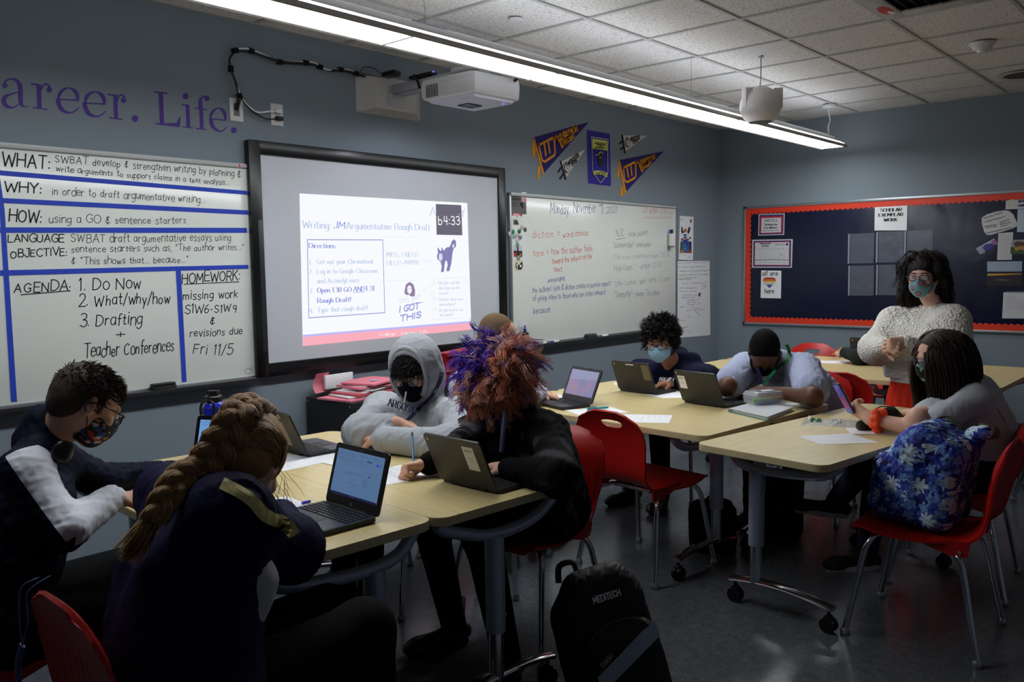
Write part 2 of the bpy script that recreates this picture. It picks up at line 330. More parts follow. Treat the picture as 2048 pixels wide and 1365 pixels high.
for y in gy: g.box(((XL+WX)/2, y, CZ+.0045), (WX-XL, .024, .008))
g.box((WX-.012, (YN+WY)/2, CZ+.004), (.024, WY-YN, .0075)); g.box(((XL+WX)/2, WY-.012, CZ+.004), (WX-XL, .024, .0075))
g.build('ceiling_grid', M_grid, ceil)
exs = [XL]+gx+[WX]; eys = [YN]+gy+[WY]; tile_me = {}
for i in range(len(exs)-1):
    for j in range(len(eys)-1):
        w_, h_ = exs[i+1]-exs[i], eys[j+1]-eys[j]; cx_, cy_ = (exs[i]+exs[i+1])/2, (eys[j]+eys[j+1])/2
        if abs(cx_-(4.01+1.5*GXP)) < .05 and abs(cy_-(2.93-2.5*GYP)) < .05: continue   # the air vent sits here
        key = (round(w_, 3), round(h_, 3))
        if key not in tile_me:
            o = MB().bbox((0, 0, 0), (w_-.004, h_-.004, .016), .003, seg=1).build('ceiling_tile', M_ctile, ceil, smooth=None); tile_me[key] = o.data
        else: o = link('ceiling_tile', tile_me[key], ceil)
        o.location = (cx_, cy_, CZ+.017)
# ---------------------------------------------------------------- pendant strip light
LY, LX0, LX1 = 2.965, .55, 7.78
M_lens = mat('lit_lens', (255, 255, 255), .5, emit=(248, 252, 255), es=LENS_STRENGTH)
M_up = mat('lit_tube', (255, 255, 255), .5, emit=(240, 245, 255), es=UPLIGHT_STRENGTH)
L = empty('pendant_light', ((LX0+LX1)/2, LY, 2.53), 0, 'long white linear pendant light hung on thin wires below the ceiling', 'ceiling light')
hx = (LX1-LX0)/2
def along(prof, x0, x1, m, name):                          # closed y-z profile swept along x
    n_ = len(prof); b_ = MB(); b_.add([(x0, y, z) for y, z in prof]+[(x1, y, z) for y, z in prof], [tuple(range(n_)), tuple(range(2*n_-1, n_-1, -1))]+[(i, (i+1) % n_, n_+(i+1) % n_, n_+i) for i in range(n_)])
    return b_.build(name, m, L, smooth=25)
M_lip = mat('light_housing_edge', (176, 172, 168), .5)
along([(-.026, .045), (.026, .045), (.026, .098), (.036, .10), (-.036, .10), (-.026, .098)], -hx, hx-.02, mat('channel_white', (176, 176, 172), .5), 'channel')
for sgn in (-1, 1):
    along([(sgn*.098, .004), (sgn*.112, 0), (sgn*.118, .006), (sgn*.116, .026), (sgn*.07, .05), (sgn*.026, .058), (sgn*.026, .045), (sgn*.066, .04), (sgn*.104, .02)], -hx, hx, M_lip, 'side_reflector')
    along([(sgn*.112, .0300), (sgn*.068, .0530), (sgn*.068, .0545), (sgn*.112, .0315)], -hx+.05, hx-.05, M_up, 'uplight_strip')
nseg = 7; sl = (LX1-LX0)/nseg
for k in range(nseg):
    MB().box((-hx+sl*(k+.5), 0, .011), (sl-.012, .20, .004)).build('lens', M_lens, L, smooth=None)
    if k: MB().box((-hx+sl*k, 0, .007), (.016, .226, .012)).build('lens_clip', M_white, L)
for x in (.65, 2.79, 5.23, 7.66):
    x -= (LX0+LX1)/2
    MB().tube([(x, 0, .10), (x, 0, .37)], .0013, 6).lathe([(.006, .10), (.006, .118), (.002, .125)], 8, c=(x, 0, 0)).box((x, 0, .1), (.22, .076, .004)).build('hanging_wire', M_alu, L)
MB().lathe([(.062, .368), (.06, .35), (.045, .345)], 20, c=(7.66-(LX0+LX1)/2, .0, 0)).build('canopy', M_white, L)
MB().tube(cr([(7.64-(LX0+LX1)/2, 0, .35), (7.68-(LX0+LX1)/2, .01, .29), (7.70-(LX0+LX1)/2, .01, .24), (7.64-(LX0+LX1)/2, 0, .18), (7.65-(LX0+LX1)/2, 0, .10)], 6), .006, 8).build('power_cord', M_white, L)
# ---------------------------------------------------------------- things on the ceiling
V = empty('air_vent', (4.01+1.5*GXP, 2.93-2.5*GYP, CZ), 0, 'square ceiling air vent with slanted louvers and a red and white patch', 'air vent')
fr = MB(); a_ = .30
for i, (o_, z_) in enumerate([(.30, 0.0)]): 
    for (x, y, w_, h_) in ((0, a_-.05, .6, .1), (0, -a_+.05, .6, .1), (a_-.05, 0, .1, .4), (-a_+.05, 0, .1, .4)): fr.bbox((x, y, .006), (w_, h_, .012), .002)
fr.build('frame', M_grid, V)
for k in range(7):
    y = -.17+k*.057
    MB().add([(-.2, y-.02, .0), (.2, y-.02, .0), (.2, y+.024, .05), (-.2, y+.024, .05), (-.2, y-.018, .003), (.2, y-.018, .003), (.2, y+.026, .053), (-.2, y+.026, .053)], [(0, 1, 2, 3), (7, 6, 5, 4), (0, 4, 5, 1), (2, 6, 7, 3), (0, 3, 7, 4), (1, 5, 6, 2)]).build('louver', M_grid, V, smooth=None)
MB().box((0, 0, .1), (.4, .4, .01)).build('duct_back', M_black, V)
ik = Ink(Matrix(((1, 0, 0, 0), (0, -1, 0, 0), (0, 0, -1, 0), (0, 0, 0, 1))))
ik.poly([(.10+.07*math.cos(t)*1.4, -.25+.035*math.sin(t)) for t in np.linspace(0, 2*PI, 24)], mat('patch_red', (205, 70, 56), .6), .001)  # flat red oval with a smaller white one on the vent frame
ik.poly([(.16+.04*math.cos(t), -.24+.016*math.sin(t)) for t in np.linspace(0, 2*PI, 20)], M_white, .0016)
ik.done('red_white_patch', V)
x, y = TP(1031, 38, CZ); o = MB().lathe([(.001, -.012), (.036, -.012), (.042, -.004), (.042, 0)], 24).build('sprinkler_cover', M_white, None); o.location = (x, y, CZ); tag(o, 'small round white cover plate on the ceiling above the projector', 'sprinkler')
x, y = TP(1965, 86, CZ); S = empty('smoke_detector', (x, y, CZ), 0, 'white round smoke detector on the ceiling near the right wall', 'smoke detector')
MB().lathe([(.05, -.045), (.062, -.02), (.075, -.012), (.078, 0)], 24).build('base', M_white, S); MB().lathe([(.001, -.065), (.028, -.062), (.034, -.045)], 20).build('sensor_dome', M_white, S)
x, y = TP(2046, 148, CZ); S = empty('ceiling_speaker', (x+.02, y, CZ), 0, 'dark round speaker grille set flush in the ceiling', 'speaker')
MB().lathe([(.001, -.010), (.12, -.008), (.145, -.004), (.15, 0)], 32).build('grille', mat('dark_grille', (70, 70, 58), .8, bump=.6, bscale=500), S); MB().lathe([(.15, -.006), (.165, -.003), (.166, 0), (.15, 0)], 32).build('rim', M_grid, S)
S = empty('pendant_speaker', (5.565, 2.625, 2.47), rad(0), 'white ball shaped speaker hanging from the ceiling by a cord', 'speaker')
pr = [(.001, 0.0), (.075, .002), (.082, 0), (.095, .012)]
for k in range(1, 13):
    t = -1.05+k*(1.05+1.32)/13; pr.append((.137*math.cos(t)+.002, .108+.128*math.sin(t)))
pr += [(.03, .238), (.001, .24)]
MB().lathe(pr, 40).build('shell', mat('speaker_shell', (232, 228, 226), .5), S)
MB().lathe([(.001, -.002), (.074, -.003), (.076, .004)], 32).build('grille', mat('grey_grille', (110, 112, 116), .8), S)
for a_, r_2 in ((rad(-60), 0.13), (rad(155), .13)):
    M_ = Matrix.Translation((math.cos(a_)*.105, math.sin(a_)*.105, .15)) @ Matrix.Rotation(a_, 4, 'Z')
    MB().prism([(-.02, -.022), (.035, -.022), (.04, 0), (.035, .022), (-.02, .022)], -.06, .07, M=M_).build('bracket', MATS['speaker_shell'], S)
MB().tube([(0, 0, .29), (0, 0, .43)], .004, 8).tube([(-.045, -.02, .23), (0, 0, .30)], .002, 6).tube([(.02, .02, .235), (0, 0, .30)], .003, 6).lathe([(.02, .426), (.02, .43)], 12).build('cord', M_alu, S)
# ================================================================ FRONT WALL
def ftext(ik, t, p0, p1, hpx, m, wd=None, style='pen', jit=0., slant=0., w=.0006, fn=None, gap=1.5):
    fn = fn or fq; a = fn(*p0); b_ = fn(*p1); h = fn(p0[0], p0[1]-hpx)[1]-a[1]
    ik.text(t, a, b_, h, m, wd, style, jit, slant, w, gap=gap)
def fpoly(ik, pts, m, w=.0006, fn=None): ik.poly([(fn or fq)(*p) for p in pts], m, w)
def fline(ik, pts, wd, m, w=.0006, fn=None, smooth=False):
    q = [(fn or fq)(*p) for p in pts]
    if smooth: q = [(v.x, v.y) for v in cr([(a, b_, 0) for a, b_ in q], 6)]
    ik.line(q, wd, m, w)
# ---- purple wall lettering
M_purple = mat('purple_vinyl', (74, 44, 140), .6)
def z1(x, y): return fq(x/2.926, 60+y/2.926)
def letter(strokes, polys=(), dots=()):
    b_ = MB()
    for s in strokes:
        q = cr([(x, y, w_) for x, y, w_ in s], 8) if len(s) > 2 else [Vector(p) for p in s]; V = []
        for i, p in enumerate(q):
            a, c_ = q[max(i-1, 0)], q[min(i+1, len(q)-1)]; d = Vector((c_.x-a.x, c_.y-a.y)).normalized(); n_ = Vector((-d.y, d.x))*p.z/2
            V += [(*z1(p.x+n_.x, p.y+n_.y), .001), (*z1(p.x-n_.x, p.y-n_.y), .001)]
        b_.add(V, [(2*i, 2*i+1, 2*i+3, 2*i+2) for i in range(len(q)-1)], 0, F_WALL)
    for i, pl in enumerate(polys): b_.add([(*z1(x, y), .0012+i*.0001) for x, y in pl], [tuple(range(len(pl)))], 0, F_WALL)
    for i, (x, y, r_) in enumerate(dots): b_.add([(*z1(x+r_*math.cos(t), y+r_*1.05*math.sin(t)), .0016+i*.0001) for t in np.linspace(0, 2*PI, 20)[:-1]], [tuple(range(19))], 0, F_WALL)
    return b_
SG = empty('wall_lettering', (1.5, WY, 2.3), 0, 'large purple serif letters reading areer. Life. high on the front wall', 'wall lettering')
def lt(b_):
    o = b_.build('letter', M_purple, None, smooth=None); o.parent = SG; o.matrix_parent_inverse = Matrix.Translation((-1.5, -WY, -2.3))
lt(letter([[(26, 330, 16), (32, 300, 10), (66, 286, 9), (100, 300, 20), (118, 336, 28), (120, 400, 28), (124, 432, 22), (140, 450, 9), (168, 446, 6)], [(116, 362, 6), (70, 374, 10), (30, 392, 22), (22, 420, 28), (40, 446, 22), (76, 454, 10), (120, 428, 5)]], dots=[(28, 326, 15)]))
lt(letter([[(226, 318, 26), (228, 390, 26), (231, 462, 26)], [(236, 366, 5), (248, 330, 9), (270, 316, 10), (292, 336, 14)]], [[(180, 310), (226, 316), (226, 328), (180, 320)], [(190, 450), (276, 462), (276, 470), (190, 458)]], [(288, 350, 16)]))
def ee(dx, dy): return letter([[(344+dx, 405+dy, 6), (346+dx, 380+dy, 20), (370+dx, 350+dy, 16), (404+dx, 340+dy, 8), (436+dx, 356+dy, 20), (452+dx, 384+dy, 22), (454+dx, 412+dy, 14)], [(340+dx, 400+dy, 26), (342+dx, 430+dy, 27), (362+dx, 466+dy, 24), (398+dx, 484+dy, 13), (434+dx, 478+dy, 9), (462+dx, 452+dy, 6)]], [[(342+dx, 402+dy), (462+dx, 408+dy), (462+dx, 417+dy), (342+dx, 410+dy)]])
lt(ee(0, 0)); lt(ee(156, 22))
lt(letter([[(674, 378, 24), (676, 450, 24), (680, 520, 24)], [(684, 424, 5), (694, 392, 9), (710, 380, 10), (730, 398, 13)]], [[(628, 372), (674, 378), (674, 389), (628, 381)], [(638, 510), (718, 521), (718, 528), (638, 518)]], [(723, 412, 15)]))
lt(letter([], dots=[(789, 519, 19)]))
lt(letter([[(940, 362, 26), (944, 460, 26), (948, 556, 26)]], [[(900, 357), (980, 368), (980, 377), (900, 366)], [(908, 542), (1052, 562), (1056, 510), (1049, 510), (1030, 545), (960, 540), (908, 548), (908, 551), (1052, 571), (1052, 562), (908, 542)][:5]+[(960, 545), (908, 542)], [(908, 544), (1052, 562), (1052, 570), (908, 552)]]))
lt(letter([[(1096, 438, 22), (1099, 500, 22), (1102, 572, 22)]], [[(1064, 434), (1096, 436), (1096, 448), (1064, 441)], [(1066, 562), (1130, 571), (1130, 578), (1066, 569)]], [(1086, 388, 17)]))
lt(letter([[(1180, 580, 22), (1178, 500, 22), (1172, 430, 22), (1176, 402, 16), (1192, 388, 9), (1206, 394, 9)]], [[(1136, 453), (1212, 462), (1212, 470), (1136, 460)], [(1146, 573), (1208, 581), (1208, 588), (1146, 580)]], [(1210, 400, 15)]))
def ee2(): return letter([[(1232, 522, 6), (1234, 496, 17), (1252, 470, 14), (1276, 458, 7), (1302, 470, 18), (1316, 496, 19), (1318, 526, 12)], [(1236, 516, 23), (1236, 540, 23), (1250, 572, 20), (1280, 592, 11), (1306, 588, 8), (1328, 566, 5)]], [[(1234, 517), (1324, 526), (1324, 533), (1234, 524)]])
lt(ee2()); lt(letter([], dots=[(1368, 588, 17)]))

# ---- whiteboards
def wboard(name, x0, x1, z0, z1_, label, y=WY):
    B = empty(name, ((x0+x1)/2, y, (z0+z1_)/2), 0, label, 'whiteboard'); w_, h_ = x1-x0, z1_-z0
    MB().bbox((0, -.010, 0), (w_-.02, .016, h_-.02), .002).build('panel', M_board, B)
    f = MB()
    for sx in (-1, 1): f.bbox((sx*(w_/2-.011), -.013, 0), (.022, .026, h_), .003)
    f.bbox((0, -.013, h_/2-.014), (w_, .026, .028), .003); f.bbox((0, -.013, -h_/2+.01), (w_, .026, .02), .003)
    f.build('frame', M_alu, B)
    MB().bbox((0, -.0265, h_/2-.014), (w_-.03, .002, .018), .0005).build('display_rail', mat('rail_insert', (186, 190, 188), .8), B)
    t = MB(); n_ = 2
    prof = [(-.02, -.012), (-.02, .004), (-.062, .004), (-.072, .012), (-.078, .010), (-.072, -.006), (-.03, -.03)]
    t.add([(sx*(w_/2-.03), y_, -h_/2+z_) for sx in (-1, 1) for y_, z_ in prof], [tuple(range(7)), tuple(range(13, 6, -1))]+[(i, (i+1) % 7, 7+(i+1) % 7, 7+i) for i in range(7)])
    t.build('marker_tray', mat('tray_metal', (92, 90, 90), .4, metal=.6), B, smooth=30)
    return B
x0, ztop = fq(495, 329); zb = fq(513, 757)[1]
WB1 = wboard('whiteboard', x0-3.05, x0, zb+.0, ztop, 'whiteboard divided by blue tape with the lesson goals and agenda', WY)
WBW = WY-.0185                                              # the writing surface
def fb(px, py): return FW(px, py, WBW)
IKM = Matrix(((1, 0, 0, 0), (0, 0, -1, WBW), (0, 1, 0, 0), (0, 0, 0, 1)))
def attach(objs, P_):
    for o in objs:
        o.parent = P_; o.matrix_parent_inverse = Matrix.Translation(-P_.location) if not P_.rotation_euler.z else (Matrix.Translation(P_.location) @ Matrix.Rotation(P_.rotation_euler.z, 4, 'Z')).inverted()
tp = []
for i, pl in enumerate([[(0, 341), (494, 382), (496, 390), (0, 351)], [(0, 396), (496, 421), (500, 430), (0, 406)], [(0, 455), (493, 456), (494, 466), (0, 466)], [(0, 541), (496, 530), (497, 538), (0, 552)], [(-30, 338), (0, 338), (2, 350), (-30, 350)],
        [(-4, 330), (9, 420), (34, 804), (22, 804), (-1, 420), (-14, 330)], [(351, 533), (361, 533), (373, 764), (364, 765)]]):
    b_ = MB(); q = [FW(x, y, WBW) for x, y in pl]; n_ = len(q)
    b_.add([(x, WBW-.0003, z) for x, z in q]+[(x, WBW-.0012-.0001*i, z) for x, z in q], [tuple(range(n_, 2*n_))]+[(k, (k+1) % n_, n_+(k+1) % n_, n_+k) for k in range(n_)])
    tp.append(b_.build('tape_strip', M_tape, None, smooth=None))
attach(tp, WB1)
ik = Ink(IKM)
def W1(t, p0, p1, h, wd=.0031, m=M_ink, jit=.1, sl=.1): ftext(ik, t, p0, p1, h, m, wd, 'pen', jit, sl, fn=fb)
W1('WHAT:', (4, 331), (99, 338), 27, .0065, jit=.03); W1('WHY:', (9, 383), (82, 387), 20, .0062, jit=.03); W1('HOW:', (18, 442), (82, 446), 24, .0062, jit=.03)
W1('SWBAT develop & strengthen writing by planning &', (110, 324), (481, 354), 15); W1('write arguments to support claims in a text analysis...', (112, 343), (458, 371), 12)
W1('in order to draft argumentative writing...', (104, 389), (410, 406), 16); W1('using a GO & sentence starters.', (98, 446), (376, 448), 16)
W1('LANGUAGE', (16, 485), (127, 484), 15, .005); W1('OBJECTIVE:', (21, 516), (133, 511), 15, .005)
W1('SWBAT draft argumentative essays using', (142, 485), (462, 482), 17); W1('sentence starters such as, "The author writes..."', (143, 505), (487, 500), 14); W1('& "This shows that... because..."', (143, 529), (376, 525), 14)
W1('AGENDA:', (28, 584), (140, 582), 20, .0052); fline(ik, [(42, 590), (140, 582)], .005, M_ink, fn=fb)
W1('1. Do Now', (158, 582), (281, 576), 24, .0052); W1('2. What/why/how', (158, 613), (340, 606), 23, .0052); W1('3. Drafting', (160, 652), (283, 650), 24, .0052)
W1('+', (232, 676), (248, 675), 14, .005); W1('Teacher Conferences', (168, 716), (347, 702), 26, .005)
W1('HOMEWORK:', (364, 566), (479, 561), 20, .0058); fline(ik, [(368, 569), (478, 564)], .0045, M_ink, fn=fb)
W1('missing work', (366, 600), (475, 595), 17, .005); W1('S1W6-S1W9', (370, 627), (473, 624), 17, .005); W1('&', (420, 649), (429, 649), 14, .005)
W1('revisions due', (380, 674), (484, 669), 16, .0045); W1('Fri 11/5', (386, 708), (464, 710), 22, .005)
fline(ik, [(496+6*math.cos(t), 743+6*math.sin(t)) for t in np.linspace(0, 6, 16)], .0016, M_inkp, fn=fb); fline(ik, [(504+3*math.cos(t), 738+3*math.sin(t)) for t in np.linspace(0, 6, 12)], .0014, M_inkp, fn=fb); fline(ik, [(499, 740), (501, 739)], .0014, M_inkp, fn=fb)
attach(ik.done('handwriting', None), WB1)
q = [FW(x, y, WY-.029) for x, y in ((476, 327), (489, 328), (489, 335), (476, 334))]
b_ = MB().add([(x, WY-.0285, z) for x, z in q], [(0, 1, 2, 3)]); ik = Ink(Matrix(((1, 0, 0, 0), (0, 0, -1, WY-.0288), (0, 1, 0, 0), (0, 0, 0, 1))))
attach([b_.build('label_sticker', M_paper, None, smooth=None)], WB1)
ik.poly([FW(x, y, WY-.029) for x, y in ((477, 328), (481, 328.4), (481, 334), (477, 333.6))], M_inkr); ik.poly([FW(x, y, WY-.029) for x, y in ((482, 329), (488, 329.5), (488, 331), (482, 330.5))], M_inkr); ik.poly([FW(x, y, WY-.029) for x, y in ((482, 332), (488, 332.5), (488, 333.5), (482, 333))], M_print)
attach(ik.done('label_print', None), WB1)

# ---- interactive board with projected slide
sx0, sz1 = FW(495, 278, WY-.045); sz0 = FW(517, 757, WY-.045)[1]; sx1 = FW(1010, 336, WY-.045)[0]
SB = empty('projection_board', ((sx0+sx1)/2, WY, (sz0+sz1)/2), 0, 'black framed interactive board with the projected writing slide', 'projection board')
w_, h_ = sx1-sx0, sz1-sz0; f = MB(); bw = .078
M_frame = mat('board_frame', (14, 15, 17), .3)
for sx in (-1, 1): f.bbox((sx*(w_/2-bw/2), -.026, 0), (bw, .05, h_-.002), .008)
f.bbox((0, -.026, h_/2-bw/2), (w_-.01, .048, bw), .008); f.bbox((0, -.026, -h_/2+bw*.5), (w_-.01, .048, bw), .008)
f.build('frame', M_frame, SB)
M_sb = mat('board_surface', (196, 200, 208), .45)
MB().box((0, -.02, 0), (w_-bw, .03, h_-bw)).build('screen_surface', M_sb, SB)
MB().bbox((-w_/2+bw*.72, -.0515, -.15), (.03, .002, .75), .0005).build('pen_strip', mat('frame_strip', (38, 42, 48), .4), SB)
SY = WY-.0355
def fs(px, py): return FW(px, py, SY)
SM = Matrix(((1, 0, 0, 0), (0, 0, -1, SY), (0, 1, 0, 0), (0, 0, 0, 1)))
def lightm(name, rgb, s): return mat(name, (36, 36, 40), .8, spec=.1, emit=rgb, es=.97)  # projector's light put into the slide's own emission, over a dark base
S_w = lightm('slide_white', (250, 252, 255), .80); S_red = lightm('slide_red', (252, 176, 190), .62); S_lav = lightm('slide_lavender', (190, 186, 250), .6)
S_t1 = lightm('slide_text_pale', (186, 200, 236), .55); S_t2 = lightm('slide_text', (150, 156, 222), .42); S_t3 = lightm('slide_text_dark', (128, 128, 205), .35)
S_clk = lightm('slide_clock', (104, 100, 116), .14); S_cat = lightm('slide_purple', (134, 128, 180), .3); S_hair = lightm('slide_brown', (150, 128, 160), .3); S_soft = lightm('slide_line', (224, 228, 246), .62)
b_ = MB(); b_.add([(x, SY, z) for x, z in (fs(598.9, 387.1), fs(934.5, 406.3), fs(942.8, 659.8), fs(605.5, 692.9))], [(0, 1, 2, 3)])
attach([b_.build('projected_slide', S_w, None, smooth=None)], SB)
ik = Ink(SM)
def zq(x, y): return (480+x*.2832, 380+y*.2832)
def Sp(pts, m): fpoly(ik, [zq(*p) for p in pts], m, fn=fs)
def St(t, p0, p1, h, m, wd=.004, style='serif', sl=0., gap=1.5): ftext(ik, t, zq(*p0), zq(*p1), h*.2832, m, wd, style, 0, sl, fn=fs, gap=gap)
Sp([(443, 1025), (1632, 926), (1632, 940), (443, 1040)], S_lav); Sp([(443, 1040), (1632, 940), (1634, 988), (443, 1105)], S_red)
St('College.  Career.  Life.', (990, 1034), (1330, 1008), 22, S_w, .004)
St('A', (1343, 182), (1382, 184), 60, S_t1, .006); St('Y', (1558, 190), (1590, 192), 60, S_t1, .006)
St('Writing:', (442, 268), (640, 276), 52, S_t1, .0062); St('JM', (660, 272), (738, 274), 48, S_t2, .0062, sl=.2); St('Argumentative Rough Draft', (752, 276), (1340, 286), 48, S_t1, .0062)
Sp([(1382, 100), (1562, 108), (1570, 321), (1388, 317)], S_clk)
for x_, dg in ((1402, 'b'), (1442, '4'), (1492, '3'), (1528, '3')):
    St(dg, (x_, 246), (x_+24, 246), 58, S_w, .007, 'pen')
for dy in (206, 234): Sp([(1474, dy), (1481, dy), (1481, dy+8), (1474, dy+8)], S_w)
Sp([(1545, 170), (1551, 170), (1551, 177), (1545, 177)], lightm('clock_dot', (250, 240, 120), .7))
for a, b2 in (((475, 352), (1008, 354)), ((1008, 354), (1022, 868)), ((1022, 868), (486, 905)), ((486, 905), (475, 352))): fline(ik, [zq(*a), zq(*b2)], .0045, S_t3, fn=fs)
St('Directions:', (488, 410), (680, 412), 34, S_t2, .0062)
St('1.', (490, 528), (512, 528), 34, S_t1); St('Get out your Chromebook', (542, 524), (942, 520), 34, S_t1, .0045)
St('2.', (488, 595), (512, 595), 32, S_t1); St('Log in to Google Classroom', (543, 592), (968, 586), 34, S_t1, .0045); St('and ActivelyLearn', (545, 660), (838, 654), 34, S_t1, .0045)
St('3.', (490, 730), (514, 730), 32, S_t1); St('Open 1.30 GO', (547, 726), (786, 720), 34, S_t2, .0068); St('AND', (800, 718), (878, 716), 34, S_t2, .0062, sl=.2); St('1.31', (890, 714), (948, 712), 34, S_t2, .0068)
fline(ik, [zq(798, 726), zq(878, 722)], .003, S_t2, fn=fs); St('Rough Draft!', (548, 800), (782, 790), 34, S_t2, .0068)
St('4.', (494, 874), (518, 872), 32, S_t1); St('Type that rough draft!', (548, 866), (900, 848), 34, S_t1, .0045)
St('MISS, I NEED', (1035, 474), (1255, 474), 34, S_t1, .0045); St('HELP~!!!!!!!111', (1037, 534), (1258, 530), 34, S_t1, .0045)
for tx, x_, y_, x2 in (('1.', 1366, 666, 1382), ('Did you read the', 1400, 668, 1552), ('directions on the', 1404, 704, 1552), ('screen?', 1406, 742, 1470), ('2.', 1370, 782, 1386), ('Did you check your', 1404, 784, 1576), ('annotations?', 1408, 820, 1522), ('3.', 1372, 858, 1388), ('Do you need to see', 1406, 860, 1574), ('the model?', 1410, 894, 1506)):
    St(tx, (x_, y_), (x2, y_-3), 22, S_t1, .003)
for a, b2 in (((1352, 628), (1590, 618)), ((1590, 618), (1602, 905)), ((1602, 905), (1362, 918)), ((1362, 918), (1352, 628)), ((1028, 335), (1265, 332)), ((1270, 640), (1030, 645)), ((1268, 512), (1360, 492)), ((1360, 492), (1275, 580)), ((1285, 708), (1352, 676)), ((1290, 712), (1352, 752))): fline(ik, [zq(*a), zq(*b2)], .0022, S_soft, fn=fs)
# the cat and the girl with raised arms
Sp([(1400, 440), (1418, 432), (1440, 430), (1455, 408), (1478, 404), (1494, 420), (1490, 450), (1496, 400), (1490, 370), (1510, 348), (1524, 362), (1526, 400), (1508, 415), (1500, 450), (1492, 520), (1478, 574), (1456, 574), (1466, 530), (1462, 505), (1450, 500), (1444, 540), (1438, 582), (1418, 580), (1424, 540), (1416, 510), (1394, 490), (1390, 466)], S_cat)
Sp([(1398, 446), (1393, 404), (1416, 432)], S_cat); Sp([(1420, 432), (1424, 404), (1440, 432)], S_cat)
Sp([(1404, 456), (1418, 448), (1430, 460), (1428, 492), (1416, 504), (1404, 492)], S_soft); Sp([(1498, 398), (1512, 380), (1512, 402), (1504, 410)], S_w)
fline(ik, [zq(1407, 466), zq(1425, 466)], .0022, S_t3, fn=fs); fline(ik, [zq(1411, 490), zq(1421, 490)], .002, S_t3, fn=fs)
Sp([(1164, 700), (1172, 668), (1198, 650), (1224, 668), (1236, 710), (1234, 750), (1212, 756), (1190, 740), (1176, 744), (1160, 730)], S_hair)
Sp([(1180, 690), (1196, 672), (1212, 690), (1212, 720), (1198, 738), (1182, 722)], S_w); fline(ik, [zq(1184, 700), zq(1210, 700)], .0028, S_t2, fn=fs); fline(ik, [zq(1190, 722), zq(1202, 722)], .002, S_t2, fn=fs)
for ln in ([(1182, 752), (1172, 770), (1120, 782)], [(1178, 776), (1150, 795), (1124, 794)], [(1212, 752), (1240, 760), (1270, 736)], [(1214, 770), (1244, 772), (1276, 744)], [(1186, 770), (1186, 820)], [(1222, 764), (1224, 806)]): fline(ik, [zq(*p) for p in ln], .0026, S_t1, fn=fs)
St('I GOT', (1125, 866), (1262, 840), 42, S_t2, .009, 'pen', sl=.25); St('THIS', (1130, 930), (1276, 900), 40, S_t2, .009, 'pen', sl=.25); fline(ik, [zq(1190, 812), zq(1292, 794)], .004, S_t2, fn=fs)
attach(ik.done('slide_glow', None), SB)

# ---- second whiteboard
x0, zt2 = fq(1014, 385); x1, _ = fq(1350, 412); _, zb2 = fq(1056, 692)
WB2 = wboard('whiteboard', x0-.0, x1, zb2, zt2, 'whiteboard with the date and coloured notes between black board and corner', WY)
ik = Ink(IKM)
def z6(x, y): return (1000+x*.2344, 380+y*.2344)
def W2(t, p0, p1, h, m, wd=.004, sl=.06): ftext(ik, t, z6(*p0), z6(*p1), h*.2344, m, wd*.85, 'pen', .09, sl, fn=fb)
W2('Monday,', (428, 194), (590, 204), 90, M_inkb, .0045); W2('November', (628, 190), (818, 196), 88, M_inkb, .0045); W2('1', (846, 202), (884, 202), 88, M_inkb, .006); W2(',2021', (904, 200), (1000, 194), 56, M_inkb, .004)
W2('(S1 ends 1/14/22', (1214, 196), (1476, 206), 62, M_inkr, .0035)
fline(ik, [z6(1226+i*8.5, 238+7*math.sin(i*1.35)) for i in range(30)], .0025, M_inkr, fn=fb)
W2('diction =', (276, 412), (510, 404), 70, M_inkr, .0042); W2('word choice', (536, 408), (750, 386), 50, M_inkr, .0042)
W2('tone =', (284, 572), (416, 552), 58, M_inkr, .0042); W2('how the author feels', (440, 552), (788, 522), 56, M_inkr, .0042); W2('toward the subject of the', (444, 634), (784, 584), 46, M_inkr, .0042); W2('text', (462, 696), (528, 692), 40, M_inkr, .0045)
W2('encouraging', (410, 790), (552, 766), 36, M_inkb, .004); W2("the authors' tone & diction create a positive impact", (276, 880), (942, 816), 46, M_inkb, .0038)
W2('of giving voice to those who are often unheard', (280, 950), (896, 892), 46, M_inkb, .0038); W2('because...', (284, 1060), (454, 1040), 52, M_inkb, .004)
W2('NJC', (990, 400), (1062, 396), 62, M_inkp, .004); fline(ik, [z6(990, 424), z6(1070, 412)], .0035, M_inkp, fn=fb); W2('- book packet', (1075, 400), (1255, 386), 44, M_inkp, .0034)
W2('"Scottsboro Boys" - article packet', (965, 494), (1288, 484), 44, M_inkp, .003); W2('"This is not a small voice" poem, 1.20 GC', (970, 596), (1450, 570), 42, M_inkp, .0022)
W2('"High Court..." - article 1.21 GC', (966, 700), (1384, 654), 48, M_inkp, .003); W2('"Other Countries" again - article, 1.22 paper', (976, 826), (1452, 770), 44, M_inkp, .0022); W2('"Sympathy" - poem, 1.16 paper', (974, 920), (1362, 896), 50, M_inkp, .0036)
attach(ik.done('handwriting', None), WB2)
